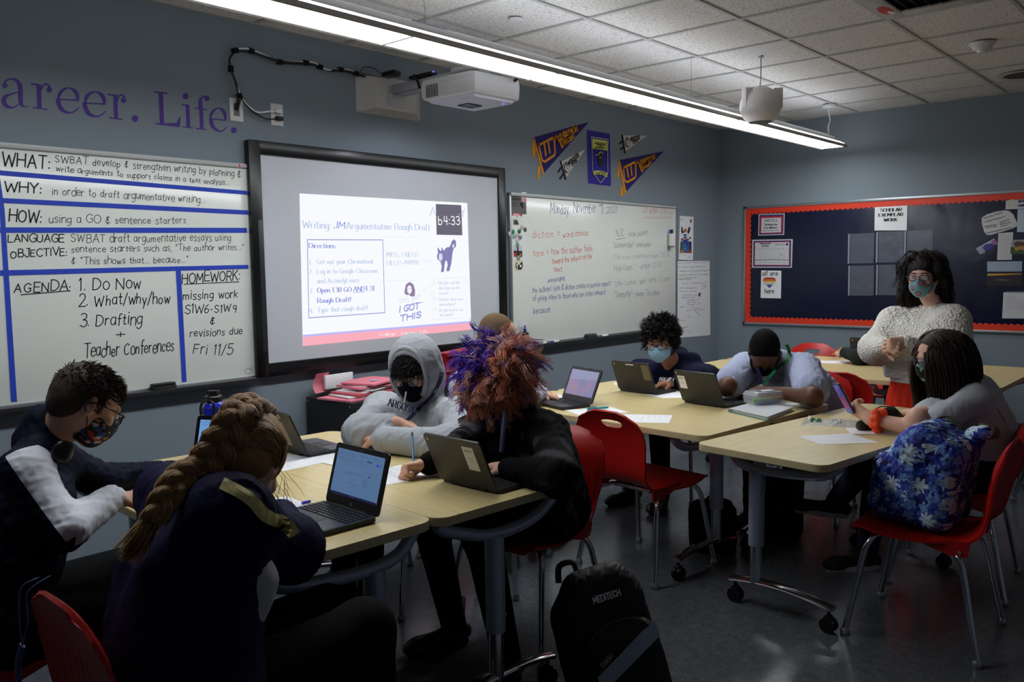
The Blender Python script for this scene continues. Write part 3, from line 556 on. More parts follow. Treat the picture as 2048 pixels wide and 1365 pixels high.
# things stuck on the board: flat cards with print
def card(name, fn, pts, m, M, surf, label, cat, thick=.0012, group=None, draw=None, off=0.):
    """pts: picture corners on the surface; M: frame whose w axis leaves the surface; surf: its w offset"""
    q = [fn(*p) for p in pts]; cx_ = sum(a for a, _ in q)/len(q); cy_ = sum(b2 for _, b2 in q)/len(q)
    base = M @ Vector((cx_, cy_, surf)); b_ = MB()
    b_.add([(a, b2, surf+.0002) for a, b2 in q]+[(a, b2, surf+.0002+thick) for a, b2 in q], [tuple(range(len(q)-1, -1, -1)), tuple(range(len(q), 2*len(q)))]+[(i, (i+1) % len(q), len(q)+(i+1) % len(q), len(q)+i) for i in range(len(q))], 0, M)
    b_.v = [tuple(Vector(v)-base) for v in b_.v]
    o = b_.build(name, m, None, smooth=None); o.location = base; tag(o, label, cat, group)
    if draw:
        ik = Ink(M @ Matrix.Translation((0, 0, surf+thick+.0003))); draw(ik); attach(ik.done('print', None), o)
    return o
WBS = .0185
def z7(x, y): return (1005+x*.13187, 375+y*.13187)
def Z(f): return lambda *p: fb(*f(*p))
M_pgrey = mat('grey_card', (104, 104, 106), .7); M_cardred = mat('red_card', (205, 32, 40), .6); M_pink = mat('pink_print', (222, 150, 160), .7); M_cream = mat('cream_card', (214, 212, 180), .7); M_dark = mat('dark_print', (40, 36, 40), .7)
fz7 = Z(z7)
def dr(ik):
    ftext(ik, "MA'I RA'I", z7(95, 148), z7(235, 148), 5, M_ink, .007, fn=fb); ftext(ik, '(MA-RI-AH-E)', z7(108, 196), z7(262, 196), 3.6, M_ink, .004, fn=fb)
    ftext(ik, 'Happiness is for', z7(105, 250), z7(240, 246), 2.8, M_dark, .002, fn=fb); ftext(ik, 'Every Day', z7(115, 288), z7(220, 284), 2.8, M_dark, .002, fn=fb)
    ik.poly([fz7(*p) for p in ((262, 240), (290, 218), (312, 232), (306, 262), (318, 300), (298, 322), (284, 292), (262, 276))], M_ink)
card('grey_flyer', fz7, [(87, 90), (350, 96), (362, 408), (87, 405)], M_pgrey, F_WALL, WBS, 'dark grey flyer with black lettering at top left of second whiteboard', 'flyer', draw=dr)
def dr(ik):
    ik.poly([fz7(*p) for p in ((310, 120), (326, 108), (342, 122), (346, 160), (360, 190), (358, 222), (294, 216), (298, 180), (312, 160))], M_pink)
card('pink_figure_card', fz7, [(290, 70), (358, 74), (362, 226), (292, 222)], M_paper, F_WALL, WBS+.0015, 'small white card with a pink figure overlapping the grey flyer', 'card', draw=dr)
def dr(ik):
    ik.poly([fz7(*p) for p in ((136, 386), (292, 402), (290, 442), (136, 428))], M_cardred); ftext(ik, 'KENDALL', z7(158, 424), z7(270, 434), 3.6, M_paper, .004, fn=fb, w=.0008); ftext(ik, 'MA', z7(206, 458), z7(222, 459), 2, M_inkr, .002, fn=fb)
card('name_card', fz7, [(136, 386), (292, 402), (288, 478), (134, 468)], M_paper, F_WALL, WBS+.0012, 'red and white name card stuck below the grey flyer', 'card', draw=dr)
def dr(ik):
    for i in range(4): ftext(ik, ['TOWN', 'TRAINING', 'NUMBER', 'DETROIT'][i], z7(166, 508+i*19), z7(220+i*9, 510+i*20), 2, M_ink, .003, fn=fb)
card('word_sticker', fz7, [(162, 488), (252, 494), (256, 570), (164, 566)], M_board, F_WALL, WBS, 'small sticker with four lines of black words on second whiteboard', 'sticker', .0005, draw=dr)
for i, (x, y, c_, nm) in enumerate([(290, 605, (196, 190, 188), 'pale magnet highest in the cluster on second whiteboard'), (340, 640, (90, 96, 92), 'dark patterned magnet right of the others in the cluster'), (252, 664, (20, 112, 66), 'plain dark green round magnet'), (158, 672, (64, 140, 100), 'white and green rimmed magnet left of the plain green one'), (110, 705, (206, 204, 202), 'white magnet leftmost in the magnet cluster'), (216, 722, (206, 184, 182), 'pale pink magnet below the plain green one'), (172, 742, (140, 172, 164), 'pale teal magnet in the middle of the cluster'), (268, 755, (120, 130, 150), 'blue grey magnet right of the pale teal one'), (130, 765, (200, 198, 196), 'white magnet low on the left of the cluster'), (220, 796, (204, 198, 192), 'cream magnet lowest in the cluster')]):
    u_, v_2 = fz7(x, y); o = MB().lathe([(.001, .007), (.014, .0068), (.0185, .004), (.019, 0)], 18, M=Matrix.Rotation(PI/2, 4, 'X')).build('round_magnet', mat('magnet_%d' % i, c_, .3, coat=.5), None); o.location = (u_, WY-WBS, v_2); tag(o, nm, 'magnet', 'round magnets on the second whiteboard')
def dr(ik):
    ik.poly([fz7(*p) for p in ((166, 960), (296, 966), (298, 1056), (172, 1052))], M_dark); ik.poly([fz7(*p) for p in ((215, 890), (240, 892), (240, 980), (222, 980))], M_dark)
    ik.poly([fz7(*p) for p in ((175, 1000), (200, 980), (215, 1020), (205, 1050), (178, 1048))], M_cardred); ik.poly([fz7(*p) for p in ((258, 1000), (270, 990), (290, 1040), (262, 1046))], mat('orange_print', (190, 120, 60), .7))
card('photo_card', fz7, [(166, 880), (290, 888), (298, 1056), (172, 1052)], mat('pale_print', (196, 198, 202), .7), F_WALL, WBS, 'white, black and red photo card held by a teal magnet', 'card', draw=dr)
def dr(ik):
    ik.poly([fz7(*p) for p in ((196, 1160), (215, 1136), (226, 1180), (262, 1170), (270, 1148), (300, 1130), (306, 1200), (280, 1246), (232, 1250), (198, 1226))], M_ink); ik.poly([fz7(*p) for p in ((256, 1180), (285, 1172), (290, 1206), (262, 1214))], M_paper); ik.poly([fz7(*p) for p in ((206, 1165), (226, 1160), (232, 1240), (216, 1230))], M_cream)
card('skull_card', fz7, [(180, 1100), (300, 1106), (310, 1258), (182, 1270)], M_cream, F_WALL, WBS, 'cream card with a black and white drawing low on second whiteboard', 'card', draw=dr)
for x, y, c_, nm in ((222, 872, (100, 160, 150), 'teal round magnet holding the photo card'), (238, 1070, (150, 150, 148), 'grey round magnet between the two lower cards')):
    u_, v_2 = fz7(x, y); o = MB().lathe([(.001, .008), (.014, .0078), (.0185, .0055), (.019, .002)], 18, M=Matrix.Rotation(PI/2, 4, 'X')).build('round_magnet', mat('magnet_'+nm[:4], c_, .3, coat=.5), None); o.location = (u_, WY-WBS, v_2); tag(o, nm, 'magnet', 'round magnets on the second whiteboard')
# marker cup
u_, v_2 = fb(1337, 474); Cp = empty('marker_cup', (u_, WY-.0185, v_2), 0, 'white magnetic cup with pens at the right edge of second whiteboard', 'pen cup')
MB().lathe([(.001, -.09), (.028, -.088), (.03, -.08), (.031, .03), (.028, .03), (.027, -.07)], 20, c=(0, -.034, 0)).build('cup', M_white, Cp)
MB().lathe([(.027, -.099), (.03, -.097), (.031, -.088)], 20, c=(0, -.034, 0)).build('base_ring', mat('wood_ring', (120, 110, 96), .6), Cp)
for i, (dx, c_) in enumerate(((-.016, M_inkb), (.002, M_ink), (.016, M_ink))): MB().tube([(dx, -.034+.004*i, -.03), (dx*1.3, -.03, .068)], .0075, 8).build('marker', c_, Cp)

# trays: markers, erasers, sanitizer
def marker(px, col, label, board, length=.12, ry=0.):
    u_, v_2 = FW(px, 0, WY-.045)[0], board
    o = empty('marker', (u_, WY-.045, v_2), ry, label, 'marker', 'markers on the board trays')
    MB().tube([(-.035, 0, .008), (.06, 0, .008)], .008, 10).build('barrel', M_paper, o); MB().tube([(-.078, 0, .008), (-.035, 0, .008)], .0088, 10).build('cap', col, o); MB().tube([(.058, 0, .008), (.063, 0, .008)], .0082, 10).build('end_plug', col, o)
    return o
t1, t2 = zb+.006, zb2+.006
marker(82, M_ink, 'black capped marker on the left whiteboard tray behind the boy', t1); marker(1074, M_inkr, 'red capped marker beside the hand sanitizer bottle', t2); marker(1103, M_inkb, 'blue marker left of the grey eraser', t2, ry=.2); marker(1207, mat('purple_cap', (92, 70, 130), .5), 'purple marker right of the grey eraser', t2, ry=PI); marker(1287, M_inkg, 'green capped marker beside the curly haired student', t2)
def eraser(px, label, board, col, rz):
    x_ = FW(px, 0, WY-.05)[0]; o = empty('board_eraser', (x_, WY-.047, board), rz, label, 'eraser')
    MB().bbox((0, 0, .012), (.13, .05, .018), .004).build('felt_pad', mat('felt', (40, 40, 42), .95, bump=.4, bscale=300), o); MB().bbox((0, 0, .028), (.125, .046, .018), .006).build('grip', col, o)
eraser(287, 'black felt eraser on the left whiteboard tray', t1, M_black, .12); eraser(1177, 'grey felt eraser on the second whiteboard tray', t2, mat('eraser_grey', (70, 70, 68), .7), .0)
x_ = FW(1041, 0, WY-.05)[0]; o = empty('sanitizer_bottle', (x_, WY-.047, t2), 0, 'dark pump bottle of hand sanitizer on second whiteboard tray', 'bottle')
M_sani = mat('dark_gel', (24, 26, 40), .15, coat=.6)
MB().lathe([(.001, 0), (.026, .001), (.029, .008), (.029, .095), (.024, .108), (.011, .114), (.011, .12)], 20).build('body', M_sani, o)
MB().bbox((0, -.0285, .05), (.03, .003, .05), .001).build('label', mat('blue_label', (40, 50, 120), .5), o)
MB().lathe([(.012, .118), (.013, .135), (.006, .138), (.005, .165)], 14).build('pump_neck', M_inkb, o); MB().lathe([(.009, .163), (.009, .175), (.002, .178)], 14).bbox((-.016, 0, .171), (.03, .008, .006), .002).build('pump_head', M_paper, o)

# ---- poster and chart paper beside the second whiteboard
def z8b(x, y): return (1345+x*.18307, 425+y*.18315)
def dr(ik):
    fz = lambda x, y: fq(*z8b(x, y))
    P_ = lambda pts, rgb: ik.poly([fz(*p) for p in pts], mat('poster_%d_%d_%d' % rgb, rgb, .6))
    P_([(86, 315), (206, 318), (208, 446), (78, 444)], (90, 84, 90)); P_([(82, 410), (208, 415), (208, 446), (78, 444)], (170, 74, 40)); P_([(90, 420), (110, 400), (130, 440), (95, 442)], (190, 150, 60))
    P_([(100, 320), (180, 322), (170, 432), (140, 440), (112, 430)], (64, 104, 160)); P_([(112, 300), (150, 290), (172, 320), (168, 370), (120, 370)], (40, 76, 150)); P_([(104, 320), (84, 330), (80, 400), (100, 420)], (60, 96, 60)); P_([(176, 330), (206, 320), (204, 400), (182, 420)], (30, 60, 110))
    P_([(120, 240), (150, 236), (156, 286), (118, 286)], (28, 66, 140))
    for x, y, r2, c_ in ((104, 296, 14, (170, 50, 60)), (166, 298, 13, (176, 60, 70)), (138, 196, 16, (190, 90, 60)), (150, 210, 9, (210, 170, 80)), (122, 214, 9, (120, 40, 50)), (190, 280, 12, (70, 120, 140)), (128, 264, 6, (230, 230, 235)), (146, 264, 6, (230, 230, 235)), (136, 400, 10, (120, 160, 200)), (134, 360, 9, (110, 150, 200))):
        P_([(x+r2*math.cos(t), y+r2*1.1*math.sin(t)) for t in np.linspace(0, 2*PI, 11)[:-1]], c_)
    P_([(96, 150), (108, 165), (116, 220), (104, 240), (92, 205)], (50, 40, 60)); P_([(186, 150), (170, 170), (160, 220), (174, 240), (188, 205)], (50, 40, 60)); P_([(190, 165), (206, 175), (192, 195)], (120, 90, 160)); P_([(190, 76), (206, 78), (205, 116), (189, 112)], (80, 24, 30))
    for yy in (70, 80, 88): fline(ik, [z8b(86, yy), z8b(114, yy+1)], .0025, M_print)
    for yy in (464,): fline(ik, [z8b(80, yy), z8b(150, yy+3)], .002, M_print)
    fline(ik, [z8b(164, 486), z8b(204, 492)], .003, M_print)
card('art_poster', lambda x, y: fq(*z8b(x, y)), [(80, 38), (228, 48), (222, 522), (66, 516)], M_paper, F_WALL, 0, 'narrow colourful abstract art poster in a white border near the corner', 'poster', draw=dr)
def dr(ik):
    rr = random.Random(3)
    rows = [(62, 560, 388, 550, M_print, 13), (64, 606, 355, 596, M_inkg, 13), (76, 648, 398, 640, M_inkg, 13), (62, 692, 398, 680, M_inkg, 13), (60, 724, 260, 716, M_inkg, 12), (98, 782, 296, 774, M_print, 9), (72, 832, 262, 828, M_ink, 10), (82, 866, 254, 864, M_ink, 8), (108, 908, 230, 904, M_print, 7), (96, 936, 230, 932, M_inkb, 7), (160, 966, 240, 962, M_inkb, 7), (160, 990, 250, 984, M_inkb, 7), (160, 1014, 230, 1010, M_inkb, 6), (140, 1146, 188, 1142, M_inkb, 8), (70, 1190, 120, 1186, M_inkr, 8), (240, 1060, 290, 1056, M_print, 6), (290, 1076, 346, 1060, M_inkr, 7), (120, 1264, 170, 1250, M_inkr, 7), (160, 1306, 200, 1302, M_inkb, 6), (310, 840, 370, 820, M_inkr, 7), (240, 920, 284, 900, M_inkr, 8), (250, 960, 300, 940, M_inkr, 7), (150, 1080, 210, 1070, M_inkr, 6), (80, 1040, 130, 1030, M_print, 7), (330, 805, 366, 800, M_inkb, 7), (278, 1010, 300, 990, M_inkb, 7)]
    words = 'the author makes a claim and explains how this evidence supports it with reasons'.split()
    for i, (xa, ya, xb, yb, m_, h) in enumerate(rows):
        n_ = max(2, int((xb-xa)/30)); t = ' '.join(words[(i*3+k) % len(words)] for k in range(max(1, n_//2)))
        ftext(ik, t, z8b(xa, ya), z8b(xb, yb), h*.183, m_, .0024, 'pen', .08)
    fline(ik, [z8b(62, 734), z8b(204, 730)], .004, M_inkg); fline(ik, [z8b(216, 1024), z8b(250, 1080), z8b(298, 1124)], .005, M_inkp, smooth=True); fline(ik, [z8b(296, 776), z8b(340, 774), z8b(368, 756)], .003, M_inkg, smooth=True)
    ik.poly([fq(*z8b(*p)) for p in ((286, 890), (296, 874), (306, 888), (300, 922), (284, 916))], M_ink)
card('chart_paper', lambda x, y: fq(*z8b(x, y)), [(56, 534), (404, 530), (412, 1335), (390, 1345), (54, 1372)], M_paper, F_WALL, 0, 'large sheet of chart paper with green and red notes by the corner', 'chart paper', draw=dr)

# ---- pennants
def z5(x, y): return (1056+x*.10989, 235+y*.10989)
def z9(x, y): return (1220+x*.10619, 255+y*.10619)
M_navyf = mat('navy_felt', (44, 30, 104), .9, bump=.3, bscale=250); M_gold = mat('gold_felt', (226, 150, 30), .9); M_whitef = mat('white_felt', (205, 200, 196), .9); M_blackf = mat('black_felt', (26, 26, 28), .9); M_royal = mat('royal_cloth', (52, 44, 150), .85); M_lime = mat('lime_cloth', (206, 206, 110), .85)
def felt(P_, name, f, pts, m, w=.0, th=.0025):
    q = [fq(*f(*p)) for p in pts]; n_ = len(q); b_ = MB()
    ar = sum(q[i][0]*q[(i+1) % n_][1]-q[(i+1) % n_][0]*q[i][1] for i in range(n_))
    if ar < 0: q = q[::-1]
    b_.prism(q, w, w+th, M=F_WALL); o = b_.build(name, m, None, smooth=None); attach([o], P_); return o
def pen_root(f, p, name, label): u_, v_2 = fq(*f(*p)); return empty(name, (u_, WY, v_2), 0, label, 'pennant')
for f, lab, tri, band, tas, Wp, words in (
    (z5, 'large navy and gold college pennant nearest the projector', [(100, 362), (1105, 82), (290, 1010)], [(82, 370), (108, 370), (296, 1048), (264, 1052)], [[(88, 440), (110, 440), (130, 600), (118, 750), (92, 720), (72, 560)], [(192, 880), (224, 900), (208, 990), (200, 1118), (166, 1112), (172, 960)]],
     [[(190, 505), (262, 475), (296, 690), (322, 690), (340, 690)]], [('WORCESTER', (512, 470), (760, 330), 118, 0), ('STATE', (775, 300), (900, 236), 85, 0), ('UNIVERSITY', (612, 552), (848, 352), 92, 0)]),
    (z9, 'large navy and gold college pennant nearest the corner', [(172, 615), (1005, 452), (305, 1205)], [(150, 622), (178, 620), (305, 1240), (270, 1245)], [[(150, 740), (176, 750), (170, 940), (124, 970), (130, 860)], [(216, 1110), (250, 1120), (240, 1305), (180, 1275)]],
     None, [('WORCESTER', (510, 760), (720, 670), 105, 0), ('STATE', (738, 632), (845, 575), 70, 0), ('UNIVERSITY', (590, 842), (790, 660), 92, 0)])):
    P_ = pen_root(f, tri[0], 'college_pennant', lab)
    felt(P_, 'felt_flag', f, tri, M_navyf, .001); felt(P_, 'gold_band', f, band, M_gold, .002, .003)
    for t_ in tas: felt(P_, 'tassel', f, t_, M_gold, .0, .003)
    ik = Ink(F_WALL @ Matrix.Translation((0, 0, .0038)))
    if f is z5: outer = [(190, 505), (462, 368), (490, 640), (470, 690), (300, 808), (258, 790), (240, 745)]; st = [((290, 490), (318, 690)), ((362, 455), (388, 640))]
    else: outer = [(245, 760), (470, 652), (482, 905), (462, 950), (322, 1030), (284, 1015), (268, 985)]; st = [((310, 755), (340, 930)), ((385, 720), (405, 900))]
    q = [fq(*f(*p)) for p in outer]; ik.line(q+[q[0]], .020, M_gold); 
    for a, b2 in st: ik.line([fq(*f(*a)), fq(*f(*b2))], .020, M_gold)
    for t, a, b2, h, _ in words: ftext(ik, t, f(*a), f(*b2), h*.11, M_gold, .0135, fn=fq, gap=1.8)
    attach(ik.done('lettering', None), P_)
for f, lab, tri, stick, tas, face, words in (
    (z5, 'small white pennant between the navy pennant and blue banner', [(592, 812), (1038, 582), (695, 1085)], [(575, 790), (596, 790), (692, 1138), (664, 1140)], [[(590, 900), (604, 925), (556, 1008), (532, 1000)], [(636, 1010), (650, 1040), (588, 1132), (556, 1120)]], (690, 915, 62, 98), [('WORCESTER', (738, 870), (925, 712), 70), ('STATE', (800, 892), (890, 800), 50)]),
    (z9, 'small white pennant above the right navy pennant', [(245, 152), (690, 155), (292, 450)], [(206, 140), (232, 142), (290, 488), (264, 490)], [[(236, 235), (245, 265), (190, 320), (160, 300)], [(255, 350), (262, 378), (205, 430), (184, 410)]], (318, 282, 48, 95), [('WORCESTER', (378, 262), (555, 222), 68), ('STATE', (428, 312), (520, 268), 48)])):
    P_ = pen_root(f, tri[0], 'college_pennant', lab); felt(P_, 'felt_flag', f, tri, M_whitef, .001); felt(P_, 'black_band', f, stick, M_blackf, .002, .003)
    for t_ in tas: felt(P_, 'tassel', f, t_, M_blackf, 0, .003)
    ik = Ink(F_WALL @ Matrix.Translation((0, 0, .0038))); cx_, cy_, rx_, ry_ = face
    q = [fq(*f(cx_+rx_*math.cos(t)+.12*ry_*math.sin(t), cy_+ry_*math.sin(t))) for t in np.linspace(0, 2*PI, 20)]; ik.line(q, .005, M_ink)
    ik.line([fq(*f(cx_-rx_*.6, cy_-ry_*.3)), fq(*f(cx_-rx_*.1, cy_-ry_*.8)), fq(*f(cx_+rx_*.5, cy_-ry_*.4))], .012, M_ink); ik.line([fq(*f(cx_-rx_*.6, cy_-ry_*.2)), fq(*f(cx_-rx_*.5, cy_+ry_*.5)), fq(*f(cx_+rx_*.1, cy_+ry_*.8))], .014, M_ink)
    ik.line([fq(*f(cx_+rx_*.2, cy_+ry_*.2)), fq(*f(cx_+rx_*.5, cy_+ry_*.25))], .006, M_ink); ik.line([fq(*f(cx_-rx_*.1, cy_-ry_*.1)), fq(*f(cx_+rx_*.2, cy_-ry_*.1))], .006, M_ink)
    for t, a, b2, h in words: ftext(ik, t, f(*a), f(*b2), h*.108, M_ink, .0085, fn=fq, gap=1.8)
    attach(ik.done('lettering', None), P_)
u_, v_2 = fq(*z5(1280, 700)); P_ = empty('college_banner', (u_, WY, v_2), 0, 'tall blue hanging banner with a crest and a lance rider figure', 'banner')
q0 = [z5(1065, 228), z5(1482, 300), z5(1505, 1250), z5(1090, 1200)]
g_ = []
for i in range(9):
    row = []
    for j in range(9):
        a = Vector(q0[0]).lerp(Vector(q0[3]), i/8); b2 = Vector(q0[1]).lerp(Vector(q0[2]), i/8); p = a.lerp(b2, j/8); u_, v_2 = fq(p.x, p.y); row.append((u_, v_2, .004+.012*(i/8)**2*abs(math.sin(j/8*PI))))
    g_.append(row)
g_[8] = [(a, b2, c_*.2+.002) for a, b2, c_ in g_[8]]
attach([MB().sheet(g_, M=F_WALL).build('cloth', M_royal, None)], P_)
ik = Ink(F_WALL @ Matrix.Translation((0, 0, .0175)))
B5 = lambda x, y: fq(*z5(x, y)); Lb = lambda pts, wd, m: ik.line([B5(*p) for p in pts], wd, m)
ik.poly([B5(*p) for p in ((1134, 388), (1418, 432), (1416, 610), (1142, 575))], M_lime)
Lb([(1120, 360), (1428, 408), (1420, 600), (1425, 1000), (1400, 1050), (1295, 1195), (1190, 1060), (1150, 960), (1135, 600), (1120, 360)], .006, M_whitef)
Lb([(1138, 378), (1408, 420), (1404, 900), (1380, 1040), (1292, 1160), (1210, 1050), (1168, 940), (1138, 378)], .004, M_dark)
for t, a, b2 in (('WORCESTER', (1180, 490), (1380, 520)), ('STATE', (1232, 528), (1330, 540)), ('UNIVERSITY', (1176, 572), (1384, 590))): ftext(ik, t, z5(*a), z5(*b2), 4.2, M_ink, .0055)
ik.poly([B5(*p) for p in ((1195, 690), (1240, 670), (1270, 630), (1320, 640), (1340, 700), (1320, 740), (1350, 790), (1340, 860), (1290, 900), (1250, 840), (1260, 760), (1240, 700))], M_dark)
Lb([(1200, 690), (1250, 686), (1272, 640), (1310, 634), (1330, 670)], .007, M_lime); Lb([(1262, 742), (1290, 728), (1312, 746)], .004, M_lime)
ik.poly([B5(*p) for p in ((1152, 990), (1210, 968), (1350, 984), (1418, 1018), (1410, 1094), (1340, 1056), (1220, 1046), (1172, 1062))], M_lime); ftext(ik, 'LANCERS', z5(1180, 1050), z5(1385, 1056), 6, M_ink, .0055)
attach(ik.done('crest_print', None), P_)

# ---- wall plates and the cable run to the projector
def plate(px, py, label, kind):
    u_, v_2 = fq(px, py); o = empty('wall_plate', (u_, WY, v_2), 0, label, 'wall plate'); MB().bbox((0, -.003, 0), (.082, .006, .125), .002).build('cover', M_white, o)
    if kind: MB().bbox((0, -.0062, 0), (.036, .0015, .068), .0005).build('opening', mat('grey_insert', (120, 122, 124), .6), o)
    else:
        for dz in (.022, -.022): MB().bbox((0, -.007, dz), (.034, .003, .028), .004).build('socket', M_white, o)
plate(472, 220, 'white cable pass-through plate at the end of the purple lettering', 1); plate(553, 230, 'white electric outlet with two plugs above the projection board', 0)
def z3(x, y): return (440+x*.30273, 80+y*.30273)
path = [(130, 372), (100, 280), (72, 190), (68, 130), (100, 70), (145, 62), (205, 72), (300, 110), (395, 145), (480, 148), (565, 150), (620, 160), (660, 178), (720, 200), (795, 196), (850, 205), (900, 222), (980, 250), (1045, 268), (1120, 285), (1190, 292)]
def wp(x, y, w): u_, v_2 = FW(*z3(x, y), WY-w); return Vector((u_, WY-w, v_2))
Wc = .035
CB = empty('cable_run', (0, 0, 0), 0, 'bundled black and white cables looping along the wall to the projector', 'cable'); CB.location = wp(*path[0], Wc); base_c = CB.location.copy()
def rel(pts): return [Vector(p)-base_c for p in pts]
for dx, m_, r2, nm in ((0, M_black, .0065, 'black_cable'), (6, M_black, .006, 'black_cable'), (-5, M_paper, .0052, 'white_cable')):
    pts = [wp(x+math.sin(i*1.7+dx)*4, y+(dx*.9)+math.cos(i*1.3+dx)*4, Wc+.004*math.sin(i+dx)) for i, (x, y) in enumerate(path)]
    MB().tube(rel(cr(pts, 5)), r2, 8).build(nm, m_, CB)
for i in (0, 2, 4, 6, 8, 10, 12, 14, 16, 18):
    a, b2 = wp(*path[i], Wc), wp(*path[min(i+1, len(path)-1)], Wc); d = (b2-a).normalized(); MB().tube(rel([a-d*.016, a+d*.016]), .0155, 10).build('cable_tie', mat('velcro', (14, 14, 15), .95), CB)
MB().tube(rel([wp(130, 372, Wc), wp(122, 410, Wc), wp(108, 460, .01)]), .012, 8).build('black_cable', M_black, CB)
MB().tube(rel(cr([wp(130, 372, Wc), wp(190, 440, Wc), wp(250, 478, Wc), (wp(330, 472, .04)), wp(400, 470, .03)], 6)), .005, 8).build('white_cable', M_paper, CB)
MB().tube(rel(cr([wp(130, 372, Wc), wp(180, 440, Wc), wp(240, 490, Wc), wp(310, 522, .04), wp(370, 520, .04)], 6)), .0042, 8).build('black_cable', M_black, CB)
for (x, y, m_) in ((385, 474, M_paper), (392, 520, M_black)):
    p = wp(x, y, .02)-base_c; MB().bbox((p.x, p.y, p.z), (.042, .03, .024), .004).build('plug', m_, CB)
# ---- projector on its wall arm
PJ = empty('projector', (3.74, WY, 2.62), 0, 'white short throw projector on a wall arm above the projection board', 'projector')
M_pw = mat('projector_white', (214, 214, 214), .4); M_pg = mat('arm_grey', (176, 178, 184), .35)
mb = MB(); x0_, x1_ = -.26, .28; zt_, zb_ = .115, -.115
v_ = [(x0_, 0, zt_), (x1_, 0, zt_), (x1_, 0, zb_), (x0_, 0, zb_), (x0_+.10, -.075, zt_), (x1_-.10, -.075, zt_), (x1_-.10, -.075, zb_+.03), (x0_+.10, -.075, zb_+.03)]
mb.add(v_, [(4, 5, 6, 7), (0, 1, 5, 4), (3, 7, 6, 2), (0, 4, 7, 3), (1, 2, 6, 5), (0, 3, 2, 1)]).build('wall_mount_cover', mat('mount_white', (190, 190, 186), .6), PJ, smooth=30)
MB().bbox((.01, -.077, .0), (.15, .006, .13), .002).build('mount_plate', M_pg, PJ)
for dx in (-.045, .01, .065): MB().tube([(dx, -.079, .03), (dx, -.084, .03)], .006, 8).build('screw', M_alu, PJ)
MB().bbox((.02, -.38, .045), (.115, .62, .05), .008).build('arm', M_pg, PJ); MB().bbox((.02, -.38, .016), (.095, .60, .012), .002).build('arm_channel', mat('channel_grey', (150, 152, 162), .35), PJ)
MB().tube([(-.036, -.66, .052), (-.052, -.66, .052)], .030, 20).build('end_cap', M_pg, PJ)
M_ = Matrix.Translation((.03, -.87, .058)) @ Matrix.Rotation(rad(2), 4, 'X')
MB().bbox((0, 0, 0), (.19, .46, .034), .014, M=M_, seg=3).build('arm_cover', M_pw, PJ)
ik = Ink(Matrix.Translation((3.74+.03, WY-1.1015, 2.62+.050)) @ Matrix(((1, 0, 0, 0), (0, 0, -1, 0), (0, 1, 0, 0), (0, 0, 0, 1)))); ik.text('NEC', (-.052, -.001), (-.006, -.001), .016, M_ink, .0036); ik.text('nec', (.05, 0), (.075, 0), .006, M_print, .001)
attach(ik.done('logo', None), PJ)
for dx, dy in ((-.05, -.72), (.06, -.72), (-.05, -.90), (.06, -.90)): MB().tube([(dx, dy, .045), (dx, dy, -.03)], .006, 8).build('bracket_rod', M_alu, PJ)
MB().bbox((0, -.81, .018), (.20, .22, .006), .002).bbox((-.08, -.81, .0), (.008, .2, .05), .002).bbox((.09, -.81, 0), (.008, .2, .05), .002).build('bracket', M_alu, PJ)
# body
bd = empty('dummy', (0, 0, 0)); bpy.data.objects.remove(bd)
out = [(-.215, -.55), (-.215, -.93), (-.19, -.965), (.17, -.98), (.205, -.955), (.215, -.92), (.215, -.55)]
def pbody(out, zs, m, name):
    n_ = len(out); cx_, cy_ = sum(p[0] for p in out)/n_, sum(p[1] for p in out)/n_; V = []
    for z_, s_ in zs: V += [(cx_+(x-cx_)*s_, cy_+(y-cy_)*s_, z_) for x, y in out]
    F_ = [(k*n_+i, k*n_+(i+1) % n_, (k+1)*n_+(i+1) % n_, (k+1)*n_+i) for k in range(len(zs)-1) for i in range(n_)]+[tuple(range(n_)), tuple((len(zs)-1)*n_+i for i in range(n_))[::-1]]
    return MB().add(V, F_).build(name, m, PJ, smooth=40)
pbody(out, [(-.118, .93), (-.112, .965), (-.095, .99), (-.04, 1.0), (-.036, .995), (-.032, 1.0), (-.004, .97), (.0, .94)], M_pw, 'body')
pbody([(x*.9, -.77+(y+.77)*.86) for x, y in out], [(-.135, .93), (-.118, 1.0)], mat('projector_belly', (196, 200, 214), .4), 'underside')
MB().bbox((-.10, -.57, .005), (.05, .05, .03), .004).bbox((.11, -.57, .005), (.05, .05, .03), .004).build('foot', M_pw, PJ)
vt = MB()
for i in range(5):
    for j in range(11): vt.box((-.2155, -.60-i*.021, -.038-j*.0065), (.002, .014, .0032))
vt.build('vent_grille', M_black, PJ, smooth=None)
MB().bbox((0.02, -.72, -.139), (.12, .09, .006), .002).build('lens_window', mat('lens_glass', (60, 62, 90), .05), PJ)
MB().tube([(.12, -.90, -.137), (.12, -.90, -.141)], .006, 10).build('status_lamp', mat('blue_led', (90, 60, 255), .5, emit=(100, 70, 255), es=3), PJ)
MB().bbox((.219, -.90, -.05), (.008, .03, .022), .002).build('side_port', M_black, PJ)
MB().tube(cr([(.06, -.85, .04), (.11, -.93, .03), (.13, -1.0, -.0), (.12, -.985, -.02)], 6), .009, 8).build('power_cable', M_black, PJ)
MB().tube(cr([(.05, -.80, .035), (.12, -.86, .045), (.15, -.93, .02), (.14, -.96, -.02)], 6), .005, 8).build('data_cable', M_paper, PJ)
MB().bbox((-.02, -.36, .085), (.06, .20, .022), .004).build('adapter_box', M_black, PJ); MB().tube([(-.03, -.46, .094), (-.03, -.468, .094)], .004, 8).build('adapter_lamp', MATS['blue_led'], PJ)
MB().bbox((-.10, -.14, .11), (.06, .12, .028), .004, M=Matrix.Rotation(.12, 4, 'Y')).build('power_brick', M_black, PJ)
